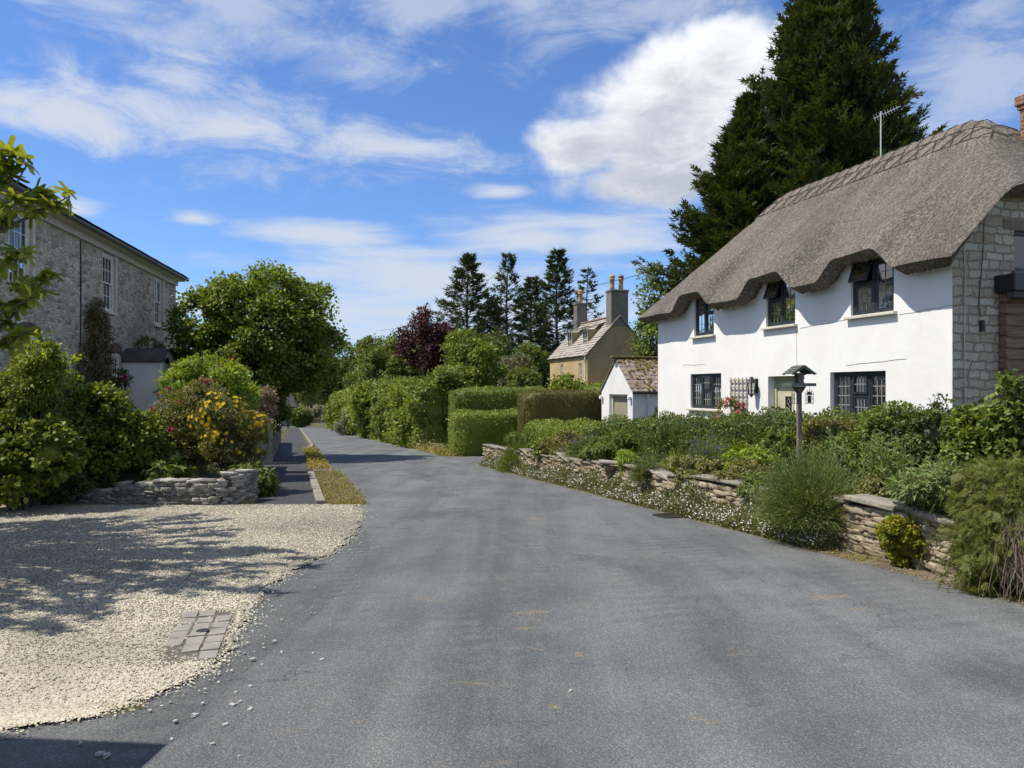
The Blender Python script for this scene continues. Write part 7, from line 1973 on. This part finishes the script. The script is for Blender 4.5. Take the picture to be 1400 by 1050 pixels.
x = at(426, 0, 152)[0]; broadleaf('willow', 'pale weeping willow behind the low wall at the bend', base(x, 152), 0, (0, 0, 6.2), (4.6, 4.2, 5.), 'lf_willow', 420, .8, 44, .6, 'narrow', .4, 10, droop=1.6, up=.2)
for px, tp_, yy_, rx_, m_, lab in ((612, 446, 66, 2.6, 'lf_mid', 'mid green tree filling in behind the purple leaved tree'), (662, 452, 64, 2.8, 'lf_oak', 'dull green tree below the broad conifer'), (712, 470, 66, 2.6, 'lf_mid', 'green garden tree under the middle conifers'), (560, 458, 70, 3.0, 'lf_hedge', 'yellowish tree showing left of the purple leaved tree')):
    x = at(px, 0, yy_)[0]; b_ = base(x, yy_); hh = at(0, tp_, yy_)[2] - b_[2]
    broadleaf('garden_tree', lab, b_, 0, (0, 0, hh * .58), (rx_, rx_, hh * .42), m_, 330, .5, 44, .2, 'kite', .16, 9)
S_('round_bush', 'rounded grey green bush above the low brown wall at the bend', (425, 452), 556, 146, 'lf_silver', 'kite', .38, 260, 40, .6, 7)
S_('round_bush', 'dark green bush beside the walking person at the bend', (398, 424), 560, 118, 'lf_mid', 'kite', .34, 300, 38, .6, 7)
S_('garden_shrub', 'grey green shrub below the slim conifer', (672, 735), 482, 58, 'lf_silver', 'kite', .22, 330, 38, .45, 8, sink=.4)
S_('garden_shrub', 'rounded green shrub left of the yellow house front', (690, 750), 498, 50, 'lf_mid', 'kite', .18, 300, 36, .4, 8, sink=.4)
S_('garden_shrub', 'pale leafy bush in front of the yellow house windows', (742, 802), 493, 46, 'lf_hedge', 'broad', .2, 220, 30, .4, 7, sink=.4, shell=.4, core=.35)
S_('garden_shrub', 'small dark shrub against the shaded garage wall', (888, 905), 548, 24, 'lf_dark', 'kite', .09, 60, 26, .14, 4)
# the wood behind everything
def wood(name, label, pts, mat, ls=.8):
    ch = []
    for (x, y, r, h) in pts:
        z = float(zg(x, y)); lobes = rand_lobes((x, y, z + h * .55), (r, r, h * .5), 6)
        V, F, _, _ = crown(lobes, 150, r * .22, 26, ls, 'kite'); ch.append((V, F, 0))
        for q, l in enumerate(lobes): ch.append((*core_blob(l[:3], l[3:], .7, q, 10, 7), 0))
    return tag(fast_mesh(name, ch, [MT[mat]]), label, 'woodland', None, 'stuff')
wood('distant_woods', 'far green woodland closing the view beyond the bend', [(-150 + i * 6.5 + rng.normal() * 2, 190 + 14 * (i % 3) + rng.normal() * 4, 8 + rng.random() * 3, 11 + rng.random() * 4) for i in range(32)], 'lf_oak', .9)
wood('distant_woods', 'green garden trees closing the view behind the yellow house', [(-2 + i * 7 + rng.normal() * 2, 100 + rng.normal() * 6, 6, 9 + rng.random() * 2) for i in range(9)], 'lf_mid', .7)
wood('distant_woods', 'dark trees standing behind the terrace and sycamore', [(-48 + i * 6 + rng.normal() * 2, 78 + i * 2 + rng.normal() * 5, 5, 8 + rng.random() * 2) for i in range(3)], 'lf_oak', .5)
